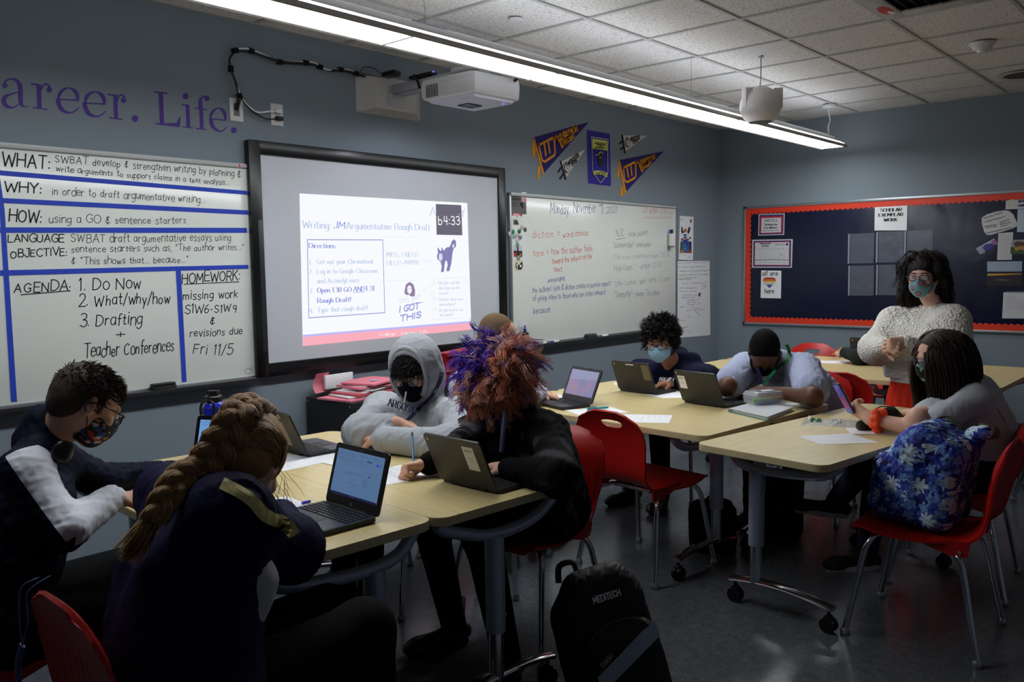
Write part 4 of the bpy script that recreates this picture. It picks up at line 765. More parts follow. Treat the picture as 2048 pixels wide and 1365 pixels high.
MB().tube(cr([(-.13, -.10, .12), (-.20, -.10, .15), (-.26, -.08, .145), (-.28, -.08, .11), (-.2, -.1, .10), (-.13, -.12, .10)], 6), .003, 6).build('thin_cord', M_black, PJ)
MB().tube(cr([(-.06, -.32, .095), (-.046, -.34, .05), (-.045, -.36, .012), (-.02, -.42, .004), (.0, -.52, .004)], 6), .008, 8).tube(cr([(-.02, -.40, .004), (.01, -.50, .002), (.02, -.6, .01)], 5), .014, 8, flat=.4).build('strap', M_black, PJ)
# the beam's spill: a lamp in the projector's window
ld = bpy.data.lights.new('projector_lamp', 'SPOT'); ld.energy = 5; ld.color = (.86, .86, 1); ld.spot_size = rad(118); ld.spot_blend = .6; ld.shadow_soft_size = .015
lo = bpy.data.objects.new('projector_lamp', ld); C.objects.link(lo); lo.location = (3.72, 3.64, 2.455)
d = Vector((3.75, WY, 1.45))-lo.location; lo.rotation_euler = d.to_track_quat('-Z', 'Y').to_euler()

# ================================================================ RIGHT WALL: bulletin board
def z10(x, y): return (1400+x*.31641, 380+y*.31641)
by1, bz1 = RW(1487, 414, WX-.02); bz0 = RW(1485.5, 649, WX-.02)[1]; by0 = by1-3.66
BB = empty('bulletin_board', (WX, (by0+by1)/2, (bz0+bz1)/2), 0, 'navy bulletin board with a scalloped red border', 'bulletin board')
w_, h_ = by1-by0, bz1-bz0
def rbox(mb_, u, v, w, du, dv, dw, b=.002): return mb_.bbox((-w, -u, v), (dw, du, dv), b)
M_navyp = mat('navy_paper', (18, 24, 52), .38, spec=.5)
nt, b = nodes(M_navyp); tc = nt.nodes.new('ShaderNodeTexCoord'); n = nt.nodes.new('ShaderNodeTexNoise'); n.inputs['Scale'].default_value = 2.6; n.inputs['Detail'].default_value = 2; n.inputs['Distortion'].default_value = .4
nt.links.new(tc.outputs['Object'], n.inputs['Vector']); bp = nt.nodes.new('ShaderNodeBump'); bp.inputs['Strength'].default_value = .5; bp.inputs['Distance'].default_value = .03; nt.links.new(n.outputs['Fac'], bp.inputs['Height']); nt.links.new(bp.outputs[0], b.inputs['Normal'])
rbox(MB(), 0, 0, .006, w_-.02, h_-.02, .01).build('backing_paper', M_navyp, BB)
f = MB()
for s_ in (-1, 1): rbox(f, s_*(w_/2-.012), 0, .011, .024, h_, .022); rbox(f, 0, s_*(h_/2-.012), .011, w_, .024, .022)
f.build('frame', M_alu, BB)
M_redb = mat('red_border', (226, 58, 28), .45)
RBM = Matrix(((0, 0, -1, 0), (-1, 0, 0, 0), (0, 1, 0, 0), (0, 0, 0, 1)))
def border(L_, wd_, off, horiz, sgn):                      # scalloped strip
    n_ = int(L_/.048); top = []; 
    for i in range(n_*4+1):
        t = i/4; top.append((-L_/2+L_*i/(n_*4), .016*abs(math.sin(t*PI))))
    V = []; base = off
    for x, s_ in top: V += [(x, base), (x, base-wd_-s_)]
    if sgn < 0: V = [(a, -b2) for a, b2 in V]
    if not horiz: V = [(b2, a) for a, b2 in V]
    return V, [(2*i, 2*i+1, 2*i+3, 2*i+2) for i in range(len(top)-1)]
for horiz, sgn, L_, off in ((1, 1, w_-.05, h_/2-.022), (1, -1, w_-.05, h_/2-.022), (0, 1, h_-.05, w_/2-.022), (0, -1, h_-.05, w_/2-.022)):
    V, F_ = border(L_, .048, off, horiz, sgn); z_ = .0125+(.0008 if horiz else 0)
    MB().add([(a, b2, z_) for a, b2 in V], F_, 0, RBM).build('border_strip', M_redb, BB, smooth=None)
BS = .0118
def rb(px, py): y_, z_ = RW(px, py, WX-BS); return (-y_, z_)
def z11(x, y): return (1480+x*.16113, 400+y*.16117)
def z12(x, y): return (1900+x*.20499, 380+y*.20513)
def R(f): return lambda *p: rb(*f(*p))
def rcard(name, f, pts, m, label, cat, draw=None, off=0., group=None, th=.001): return card(name, R(f), pts, m, R_WALL, BS+off, label, cat, th, group, draw)
M_pnavy = mat('print_navy', (50, 40, 110), .6); M_pred = mat('print_red', (180, 40, 50), .6); M_pw2 = mat('paper_dim', (205, 205, 208), .7)
def frame_draw(f, o_, i1, i2):
    def dr(ik):
        ik.poly([rb(*f(*p)) for p in i1], M_pnavy); ik.poly([rb(*f(*p)) for p in i2[0]], M_pred); ik.poly([rb(*f(*p)) for p in i2[1]], M_pw2)
        o_(ik)
    return dr
rt = lambda ik, t, f, p0, p1, h, m, wd, style='serif': ftext(ik, t, f(*p0), f(*p1), h*.161, m, wd, style, fn=rb)
def d1(ik): rt(ik, 'ARGOSY', z11, (305, 274), (465, 274), 34, M_print, .006); rt(ik, 'Striving for', z11, (303, 318), (465, 316), 24, M_dark, .006); rt(ik, 'Excellence', z11, (305, 358), (460, 356), 26, M_dark, .006); rt(ik, 'English Department Charter', z11, (275, 388), (490, 385), 14, M_print, .003)
rcard('framed_notice', z11, [(232, 178), (555, 168), (548, 434), (226, 444)], M_pw2, 'small red and navy bordered school notice at top of bulletin board', 'notice', frame_draw(z11, d1, [(243, 188), (543, 180), (537, 424), (237, 433)], [[(252, 206), (530, 198), (526, 410), (248, 420)], [(268, 228), (512, 220), (508, 402), (264, 410)]]))
def d2(ik):
    rt(ik, 'Homework', z11, (252, 552), (380, 550), 20, M_dark, .006); rt(ik, 'Tracker', z11, (270, 580), (360, 580), 18, M_dark, .006); rt(ik, 'ARGOSY', z11, (438, 568), (556, 566), 22, M_print, .004)
    ik.poly([rb(*z11(585+15*math.cos(t), 553+17*math.sin(t))) for t in np.linspace(0, 2*PI, 14)[:-1]], M_pnavy)
    for x_ in range(200, 600, 62): rt(ik, 'Mon', z11, (x_, 606), (x_+36, 604), 9, M_print, .0025)
    for y_ in (620, 650, 682, 714, 780): ik.line([rb(*z11(188, y_)), rb(*z11(605, y_-2))], .0015, M_print)
    for x_ in range(188, 620, 60): ik.line([rb(*z11(x_, 598)), rb(*z11(x_+2, 808))], .0012, M_print)
    ik.line([rb(*z11(182, 748)), rb(*z11(400, 742)), rb(*z11(608, 746))], .005, M_dark); rt(ik, '1A', z11, (498, 690), (530, 688), 18, M_inkp, .003, 'pen')
rcard('tracker_chart', z11, [(152, 496), (656, 488), (644, 842), (148, 842)], M_pw2, 'wide homework tracker chart with a red and navy border', 'chart', frame_draw(z11, d2, [(168, 512), (636, 502), (630, 830), (164, 828)], [[(180, 524), (620, 516), (615, 816), (176, 814)], [(188, 532), (612, 524), (608, 808), (184, 806)]]))
def d3(ik):
    hp = []
    for t in np.linspace(0, 2*PI, 41)[:-1]:
        hx_, hy_ = 16*math.sin(t)**3, 13*math.cos(t)-5*math.cos(2*t)-2*math.cos(3*t)-math.cos(4*t); hp.append((366+hx_*5.1, 1020-hy_*4.9))
    cols = [(190, 52, 36), (214, 120, 40), (222, 190, 90), (150, 180, 110), (60, 70, 150), (84, 50, 130)]; ys = [955, 988, 1010, 1030, 1050, 1072, 1105]
    for k, c_ in enumerate(cols):                          # cut the heart into bands
        a, b2 = ys[k], ys[k+1]; seg = []
        for s_ in (0, 1):
            half = [p for p in hp if (p[0] >= 366) == bool(s_)]
        xs = []
        for y_ in np.linspace(a, b2, 5):
            cr_ = []
            for i in range(len(hp)):
                p, q = hp[i], hp[(i+1) % len(hp)]
                if (p[1]-y_)*(q[1]-y_) <= 0 and p[1] != q[1]: cr_.append(p[0]+(q[0]-p[0])*(y_-p[1])/(q[1]-p[1]))
            if len(cr_) >= 2: xs.append((min(cr_), max(cr_), y_))
        if len(xs) >= 2:
            m_ = mat('heart_%d' % k, c_, .6); ik.poly([rb(*z11(x_, y_)) for x_, _, y_ in xs]+[rb(*z11(x_, y_)) for _, x_, y_ in xs[::-1]], m_)
    ftext(ik, 'all are', z11(275, 940), z11(465, 940), 9, M_ink, .006, 'pen', 0, .2, fn=rb, w=.0014); ftext(ik, 'welcome', z11(285, 1052), z11(466, 1050), 6, M_paper, .005, 'pen', 0, .1, fn=rb, w=.0016); ftext(ik, 'here', z11(306, 1160), z11(420, 1158), 9, M_ink, .006, 'pen', 0, .2, fn=rb, w=.0014)
rcard('heart_sign', z11, [(264, 876), (514, 880), (508, 1224), (256, 1218)], M_paper, 'white sign with a rainbow striped heart', 'sign', d3)
def d4(ik):
    for t, a, b2 in (('SCHOLAR', (1143, 138), (1275, 134)), ('EXEMPLAR', (1132, 170), (1284, 164)), ('WORK', (1164, 200), (1248, 198))): ftext(ik, t, z10(*a), z10(*b2), 6, M_dark, .0085, 'serif', fn=rb, w=.001)
rcard('heading_sign', z10, [(1106, 110), (1312, 99), (1308, 256), (1104, 257)], M_paper, 'white sign reading SCHOLAR EXEMPLAR WORK above the plastic sleeves', 'sign', d4, .004)
M_sleeve = mat('clear_sleeve', (196, 206, 224), .12, alpha=.16, spec=.8, bump=.9, bscale=14, bdist=.02)
for (x0_, y0_, x1_, y1_, lab) in ((940, 272, 1102, 466, 'empty clear sleeve top left of the group'), (1118, 262, 1290, 460, 'empty clear sleeve under the heading sign'), (1296, 254, 1472, 452, 'empty clear sleeve top right beside the teacher'), (942, 474, 1102, 668, 'empty clear sleeve bottom left of the group'), (1118, 468, 1290, 665, 'empty clear sleeve bottom middle beside the teacher'), (1296, 462, 1472, 660, 'empty clear sleeve mostly behind the teacher')):
    p = [R(z10)(x0_, y0_+6), R(z10)(x1_, y0_), R(z10)(x1_, y1_-3), R(z10)(x0_+4, y1_)]
    cx_, cy_ = sum(a for a, _ in p)/4, sum(b2 for _, b2 in p)/4; base = R_WALL @ Vector((cx_, cy_, BS)); S = empty('plastic_sleeve', base, 0, lab, 'plastic sleeve', 'clear plastic sleeves on the bulletin board')
    g_ = [[(p[0][0]+(p[1][0]-p[0][0])*j/8, p[3][1]+(p[0][1]-p[3][1])*i/8, .004+.004*math.sin(j*1.1+i*.7)*math.sin(i*PI/8)) for j in range(9)] for i in range(9)]
    mb = MB().sheet([[tuple(Vector(R_WALL @ Vector((a, b2, BS+c_)))-base) for a, b2, c_ in r2] for r2 in g_]); mb.build('pocket', M_sleeve, S)
    mb = MB(); wv = (p[1][0]-p[0][0])*.055
    mb.add([tuple(Vector(R_WALL @ Vector(v))-base) for v in ((p[0][0], p[3][1], BS+.012), (p[0][0]+wv, p[3][1], BS+.012), (p[0][0]+wv, p[0][1], BS+.012), (p[0][0], p[0][1], BS+.012))], [(0, 1, 2, 3)]); mb.build('binding_strip', mat('sleeve_strip', (150, 156, 168), .4), S, smooth=None)
def d5(ik):
    for i, (t, a, b2, h) in enumerate((('University Mission', (325, 285), (515, 225), 14), ('To advance knowledge and', (330, 320), (540, 262), 10), ('learning in every', (340, 360), (455, 340), 9), ('course of study', (350, 375), (455, 355), 9), ('opportunity for', (486, 322), (580, 292), 9), ('students to grow', (490, 340), (592, 318), 9), ('and serve', (496, 360), (560, 344), 9), ('community engagement and service', (360, 425), (600, 370), 9))): ftext(ik, t, z12(*a), z12(*b2), h*.2, M_print, .003, 'pen', fn=rb)
rcard('mission_sheet', z12, [(310, 272), (360, 240), (450, 212), (540, 198), (580, 208), (620, 240), (655, 320), (656, 356), (600, 380), (520, 405), (400, 440), (362, 440), (335, 410), (312, 330)], M_pw2, 'rounded white sheet cut like a stone with lines of text', 'notice', d5, .003)
def d6(ik): ftext(ik, 'WORCESTER', z12(668, 124), z12(850, 112), 4.6, M_pnavy, .006, 'serif', fn=rb); ftext(ik, 'UNIVERSITY', z12(668, 166), z12(850, 152), 4.6, M_pnavy, .006, 'serif', fn=rb); ik.line([rb(*z12(610+44*math.cos(t), 138+44*math.sin(t))) for t in np.linspace(0, 2*PI, 24)], .004, M_cream); ik.line([rb(*z12(610+30*math.cos(t), 138+30*math.sin(t))) for t in np.linspace(0, 2*PI, 24)], .004, M_cream)
rcard('university_sign', z12, [(545, 104), (900, 76), (900, 176), (543, 190)], M_pw2, 'white sign with a round seal at the top of the board', 'sign', d6)
rcard('pale_blue_sheet', z12, [(660, 190), (900, 178), (900, 410), (654, 412)], mat('pale_blue_paper', (180, 198, 212), .7), 'pale blue sheet right of the mission sheet', 'paper', None, .001)
def d7(ik):
    for i in range(14): ik.line([rb(*z12(482, 440+i*17)), rb(*z12(596, 438+i*17))], .0018, M_print)
rcard('narrow_sheet', z12, [(472, 424), (616, 412), (602, 682), (460, 684)], M_pw2, 'narrow white text sheet below the mission sheet', 'paper', d7)
def d8(ik):
    P_ = lambda pts, rgb: ik.poly([rb(*z12(*p)) for p in pts], mat('ph_%d_%d_%d' % rgb, rgb, .5))
    P_([(270, 575), (320, 545), (345, 610), (298, 628)], (150, 150, 170)); P_([(318, 560), (350, 530), (380, 525), (410, 520), (450, 530), (400, 580), (345, 600)], (52, 56, 140)); P_([(400, 500), (440, 485), (456, 525), (420, 540)], (150, 90, 150))
rcard('group_photo', z12, [(254, 572), (430, 474), (464, 524), (296, 630)], mat('photo_pale', (176, 172, 196), .4), 'tilted narrow purple photo near the middle of the board', 'photo', d8, .001)
def d9(ik):
    P_ = lambda pts, rgb: ik.poly([rb(*z12(*p)) for p in pts], mat('ph_%d_%d_%d' % rgb, rgb, .5))
    P_([(592, 560), (900, 540), (900, 622), (590, 626)], (44, 84, 40)); P_([(620, 520), (660, 500), (720, 510), (900, 505), (900, 560), (640, 565)], (90, 54, 40)); P_([(626, 560), (680, 550), (722, 546), (780, 560), (740, 596), (690, 580), (640, 600)], (176, 130, 50))
rcard('campus_photo', z12, [(604, 488), (900, 480), (900, 624), (590, 626)], mat('photo_sky', (150, 150, 160), .4), 'photo of autumn trees over green grass on the board', 'photo', d9, .002)
rcard('blue_print_sheet', z12, [(364, 700), (704, 696), (702, 796), (362, 797)], mat('blue_grey_paper', (150, 168, 188), .6, var=.15, vscale=12), 'wide pale blue printed sheet', 'paper')
def d10(ik): ik.poly([rb(*z12(*p)) for p in ((366, 818), (700, 816), (700, 824), (366, 838))], mat('sunset', (200, 150, 40), .5)); ik.poly([rb(*z12(*p)) for p in ((420, 880), (500, 868), (600, 880), (540, 890))], mat('photo_grey', (84, 76, 90), .5))
rcard('dark_photo', z12, [(364, 816), (702, 814), (700, 938), (362, 938)], mat('photo_dark', (34, 26, 36), .35), 'dark wide photo with an orange sunset line', 'photo', d10)
def d11(ik):
    for i in range(6): ik.line([rb(*z12(550, 1040+i*24)), rb(*z12(620+i*40, 1040+i*24))], .002, M_print)
rcard('sleeved_sheet', z12, [(522, 1000), (900, 1000), (900, 1256), (508, 1254)], M_pw2, 'white sheet in a glossy sleeve low on the right of the board', 'paper', d11)
rcard('sleeve_clip', z12, [(545, 990), (900, 992), (900, 1004), (545, 1002)], mat('clip_grey', (110, 120, 130), .4), 'grey binding strip above the sleeved sheet', 'clip', None, .002)
# ================================================================ TABLES
M_maple = mat('maple_laminate', (212, 184, 136), .38, coat=.25)
nt, b = nodes(M_maple); tc = nt.nodes.new('ShaderNodeTexCoord'); mp = nt.nodes.new('ShaderNodeMapping'); mp.inputs['Scale'].default_value = (14, 1.2, 4)
n = nt.nodes.new('ShaderNodeTexNoise'); n.inputs['Scale'].default_value = 5; n.inputs['Detail'].default_value = 6; n.inputs['Distortion'].default_value = .6
nt.links.new(tc.outputs['Object'], mp.inputs[0]); nt.links.new(mp.outputs[0], n.inputs['Vector']); r_ = ramp(nt, [(.25, (208, 186, 128)), (.5, (218, 198, 142)), (.75, (224, 206, 152))]); nt.links.new(n.outputs['Fac'], r_.inputs[0]); nt.links.new(r_.outputs[0], b.inputs['Base Color'])
M_edge = mat('maple_edge', (206, 188, 148), .45); M_leg = mat('table_leg_grey', (166, 174, 194), .32, metal=.35, coat=.3); M_caster = mat('caster_black', (18, 18, 20), .35)
def table(cx_, cy_, rot, L_, label, ends=((.06, .0), (.06, .0)), W_=.61):
    """long axis along local y; ends: (inset, column offset) at -y and +y"""
    t = empty('folding_table', (cx_, cy_, 0), rad(rot), label, 'table', 'maple topped school tables')
    MB().prism(rrect(W_, L_, .055, 8), TZ-.004, TZ).prism(rrect(W_-.002, L_-.002, .054, 8), TZ-.028, TZ-.004).build('tabletop', M_maple, t, smooth=40)
    out = rrect(W_+.002, L_+.002, .056, 8); ii = rrect(W_-.004, L_-.004, .053, 8); e = MB(); N = len(out)
    V = [(x, y, TZ-.0015) for x, y in ii]+[(x, y, TZ-.003) for x, y in out]+[(x, y, TZ-.028) for x, y in out]+[(x, y, TZ-.030) for x, y in ii]
    e.add(V, [(k*N+i, k*N+(i+1) % N, (k+1)*N+(i+1) % N, (k+1)*N+i) for k in range(3) for i in range(N)]).build('edge_band', M_edge, t, smooth=40)
    for sy, (ins, off) in zip((-1, 1), ends):
        y = sy*(L_/2-ins); s_ = 1 if off >= 0 else -1
        lg = MB().tube([(off, y, .62), (off, y, .285)], .034, 20).build('leg_column', M_leg, t)
        k = .27; yk = cr([(s_*k, y, .708), (s_*(k-.02), y, .685), (off+s_*.09, y, .64), (off, y, .622), (off-s_*.12, y, .625), (-s_*(k-.09), y, .645), (-s_*(k-.02), y, .685), (-s_*k, y, .708)], 6)
        MB().tube(yk, .021, 12).build('yoke', M_leg, lg)
        ch = MB().tube([(off, y, .30), (off, y, .115)], .026, 16).build('inner_column', M_chrome, t)
        bar = [(x, y, .128-.026*(x/.25)**2) for x in np.linspace(-.245, .245, 13)]
        MB().tube(bar, .025, 12, flat=.5, up=(0, 0, 1)).build('foot_bar', M_chrome, ch)
        MB().tube([(off+.03, y, .33), (off+.045, y, .33)], .008, 8).build('lock_knob', M_alu, lg)
        for sx in (-1, 1):
            cs = MB(); xx = sx*.225
            for dy in (-.013, .013): cs.tube([(xx, y+dy-.008, .0325), (xx, y+dy+.008, .0325)], .032, 20)
            cs.tube([(xx, y-.012, .058), (xx, y+.012, .058)], .018, 12).tube([(xx, y, .06), (xx, y, .10)], .007, 8)
            cs.build('caster', M_caster, t)
    MB().tube([(0, -L_/2+.12, .69), (0, L_/2-.12, .69)], .02, 10).build('stretcher_beam', M_leg, t)
    return t
table(1.535, 2.68, -4, 1.52, 'maple table under the braided student and the boy in navy and white', ((.06, .11), (.08, -.06)))
table(2.145, 2.63, -4, 1.52, 'maple table where the grey hooded and pink haired students lean', ((.04, -.03), (.06, -.1)))
table(3.80, 2.60, -5, 1.52, 'maple table with the loose red chair pushed up to it', ((.2, .1), (.2, -.12)))
table(4.41, 2.545, -5, 1.52, 'maple table with the clear pencil box on a binder', ((.2, -.1), (.2, .1)))
table(3.985, 1.43, 82, 1.52, 'maple table with the flat zip bag, nearest to the blue floral backpack', ((.22, -.12), (.2, .12)))
table(6.06, 2.53, 0, 1.52, 'back row maple table behind the student in the light blue shirt', ((.15, .1), (.15, .1)))
table(6.67, 2.53, 0, 1.52, 'back row maple table carrying the laptop beside the teacher', ((.15, -.1), (.15, -.1)))
table(6.39, 1.475, 90, 1.22, 'short maple table at the far right behind the long haired student', ((.12, .1), (.12, .1)))

# ================================================================ CHAIRS
from mathutils.geometry import delaunay_2d_cdt
def chair_profile():
    pts = [(0, .243, .428), (0, .238, .448), (0, .20, .456), (0, .08, .447), (0, -.06, .443), (0, -.15, .452), (0, -.20, .485), (0, -.222, .54), (0, -.232, .62), (0, -.245, .72), (0, -.275, .79), (0, -.305, .828)]
    q = cr(pts, 10); s = [0]
    for a, b2 in zip(q, q[1:]): s.append(s[-1]+(b2-a).length)
    return q, s
CPQ, CPS = chair_profile(); CLEN = CPS[-1]
def cp(s):
    s = max(0, min(CLEN, s)); i = min(max(np.searchsorted(CPS, s)-1, 0), len(CPQ)-2); f = (s-CPS[i])/max(CPS[i+1]-CPS[i], 1e-9)
    p = CPQ[i].lerp(CPQ[i+1], f); t = (CPQ[i+1]-CPQ[i]).normalized(); return p, Vector((0, -t.z, t.y))*1.0
def hw(s):                                                   # half width along the shell
    P_ = [(0, .175), (.03, .212), (.12, .225), (.30, .222), (.42, .195), (.50, .188), (.60, .205), (.68, .214), (.74, .208), (.79, .185), (CLEN-.012, .12), (CLEN, .07)]
    for (a, x), (b2, y) in zip(P_, P_[1:]):
        if s <= b2: f = (s-a)/(b2-a); f = f*f*(3-2*f); return x+(y-x)*f
    return .07
ring = [(hw(s), s) for s in np.linspace(0, CLEN, 70)]+[(-hw(s), s) for s in np.linspace(CLEN, 0, 70)]
hc = CLEN-.075; hole = []
for k in range(28):
    t = 2*PI*k/28; hole.append((.066*math.copysign(abs(math.cos(t))**.8, math.cos(t)), hc+(.014 if math.sin(t) > 0 else .030)*math.copysign(abs(math.sin(t))**.9, math.sin(t))))
ipts = []
for s in np.linspace(.012, CLEN-.012, 54):
    h_ = hw(s)-.008; n_ = 60 if .40 < s < .70 else 26
    for u in np.linspace(-h_, h_, n_):
        if ((u/.074)**2+((s-hc+.006)/.034)**2) > 1: ipts.append((u, s))
allp = [Vector(p) for p in ring+hole+ipts]; nr, nh = len(ring), len(hole)
edges = [(i, (i+1) % nr) for i in range(nr)]+[(nr+i, nr+(i+1) % nh) for i in range(nh)]
vc, ec, fc, *_ = delaunay_2d_cdt(allp, edges, [], 0, 1e-6)
def inhole(x, y): return (x/.0655)**2+((y-hc)/(.0138 if y > hc else .0298))**2 < .97
fc = [f for f in fc if not inhole(*(sum((vc[i] for i in f), Vector((0, 0)))/len(f))) and abs(sum(vc[i].x for i in f)/len(f)) <= hw(sum(vc[i].y for i in f)/len(f))+1e-4]
def shellpt(u, s, side):
    p, nn = cp(s); w_ = hw(s); z_ = 0
    if s > .36: f = min(1, (s-.36)/.14); curve = .035*f*(u/.21)**2
    else: curve = .012*(u/.21)**2*(1-abs(s-.2)/.2 if s < .4 else 0)
    rib = 0
    if .405 < s < .665:
        e = min(1, (s-.405)/.03, (.665-s)/.012); r_ = abs(math.sin(u*PI/.0265)); rib = .0045*e*(1 if abs(u) < w_-.02 else 0)*(r_**.5)
    fr = min(1, max(0, (w_-abs(u))/.012)); th = .0028+.0022*(1-fr)
    off = curve+(-rib if side < 0 else -rib*.8)+side*th
    return Vector((u, p.y, p.z))+nn*off
E1 = {}
for f in fc:
    for a, b2 in zip(f, f[1:]+f[:1]): E1[(a, b2)] = E1.get((a, b2), 0)+1
bnd = [(a, b2) for (a, b2) in E1 if (b2, a) not in E1]; nv = len(vc)
cb = MB(); cb.v = [tuple(shellpt(v.x, v.y, 1)) for v in vc]+[tuple(shellpt(v.x, v.y, -1)) for v in vc]
cb.f = [tuple(f) for f in fc]+[tuple(i+nv for i in reversed(f)) for f in fc]+[(b2, a, a+nv, b2+nv) for a, b2 in bnd]; cb.mi = [0]*len(cb.f)
def make_chair():
    c_ = empty('school_chair', (0, 0, 0), 0)
    c_['category'] = 'chair'; sh = cb.build('seat_shell', M_red, c_, smooth=50)
    for sx in (-1, 1):
        bk = MB().add([(sx*.19, .03, .452), (sx*.19, -.20, .452), (sx*.185, -.19, .395), (sx*.185, -.13, .392), (sx*.186, .0, .43), (sx*.20, .03, .452), (sx*.20, -.20, .452), (sx*.195, -.19, .395), (sx*.195, -.13, .392), (sx*.196, .0, .43)], [(0, 1, 2, 3, 4), (9, 8, 7, 6, 5), (0, 4, 9, 5), (4, 3, 8, 9), (3, 2, 7, 8), (2, 1, 6, 7)]).build('side_bracket', M_red, c_)
        for yy in (-.02, -.165): MB().tube([(sx*.19, yy, .432 if yy > -.1 else .412), (sx*.203, yy, .432 if yy > -.1 else .412)], .007, 10).build('bolt', M_alu, bk)
        fl = [(sx*.03, .10, .425), (sx*.12, .12, .425), (sx*.175, .15, .415), (sx*.203, .175, .37), (sx*.213, .19, .30), (sx*.228, .215, .16), (sx*.243, .240, .025)]
        rl = [(sx*.03, -.09, .42), (sx*.12, -.11, .415), (sx*.175, -.145, .40), (sx*.20, -.172, .36), (sx*.211, -.19, .29), (sx*.228, -.215, .16), (sx*.243, -.243, .025)]
        for pl in (fl, rl):
            lg = MB().tube(cr(pl, 6), .0125, 14).build('leg', M_chrome, c_)
            x, y = pl[-1][0], pl[-1][1]; MB().lathe([(.002, 0), (.017, .002), (.019, .010), (.016, .022), (.013, .028)], 14, c=(x, y, 0)).build('foot_glide', M_alu, lg)
    MB().tube([(-.12, .12, .426), (.12, .12, .426)], .011, 8).tube([(-.12, -.11, .418), (.12, -.11, .418)], .011, 8).build('crossbar', M_chrome, c_)
    return c_
CH0 = make_chair(); chairs = []
for i, (x, y, rz, lab) in enumerate([
    (3.625, 2.305, -96, 'empty red plastic chair with its ribbed back towards the room, pushed at the middle tables'),
    (3.675, .995, 2, 'red plastic chair holding the blue floral backpack'),
    (4.37, 1.06, 5, 'red plastic chair under the long haired student in grey'),
    (2.62, 2.25, 94, 'red plastic chair under the pink and purple haired student'),
    (2.60, 2.985, 90, 'red plastic chair under the student in the grey hood'),
    (.985, 1.895, -92, 'red plastic chair under the student with the long braid'),
    (.91, 2.74, -88, 'red plastic chair under the boy in the navy and white jacket'),
    (4.93, 2.93, 96, 'red plastic chair under the student with the pale blue mask'),
    (5.02, 2.06, 98, 'red plastic chair under the student in the light blue shirt'),
    (3.18, 3.02, -94, 'red plastic chair under the shaven headed student'),
    (5.66, 2.0, -90, 'empty red chair with a handle slot, between the blue shirted student and the teacher'),
    (6.86, 2.86, 92, 'empty red chair at the far side of the back tables'),
    (7.25, 2.25, 90, 'red chair of the student hidden behind the teacher'),
    (6.28, .90, 3, 'red chair at the right edge by the short table')]):
    o = CH0 if i == 0 else copy_tree(CH0); o.location = (x, y, 0); o.rotation_euler = (0, 0, rad(rz)); tag(o, lab, 'chair', 'red school chairs'); chairs.append(o)

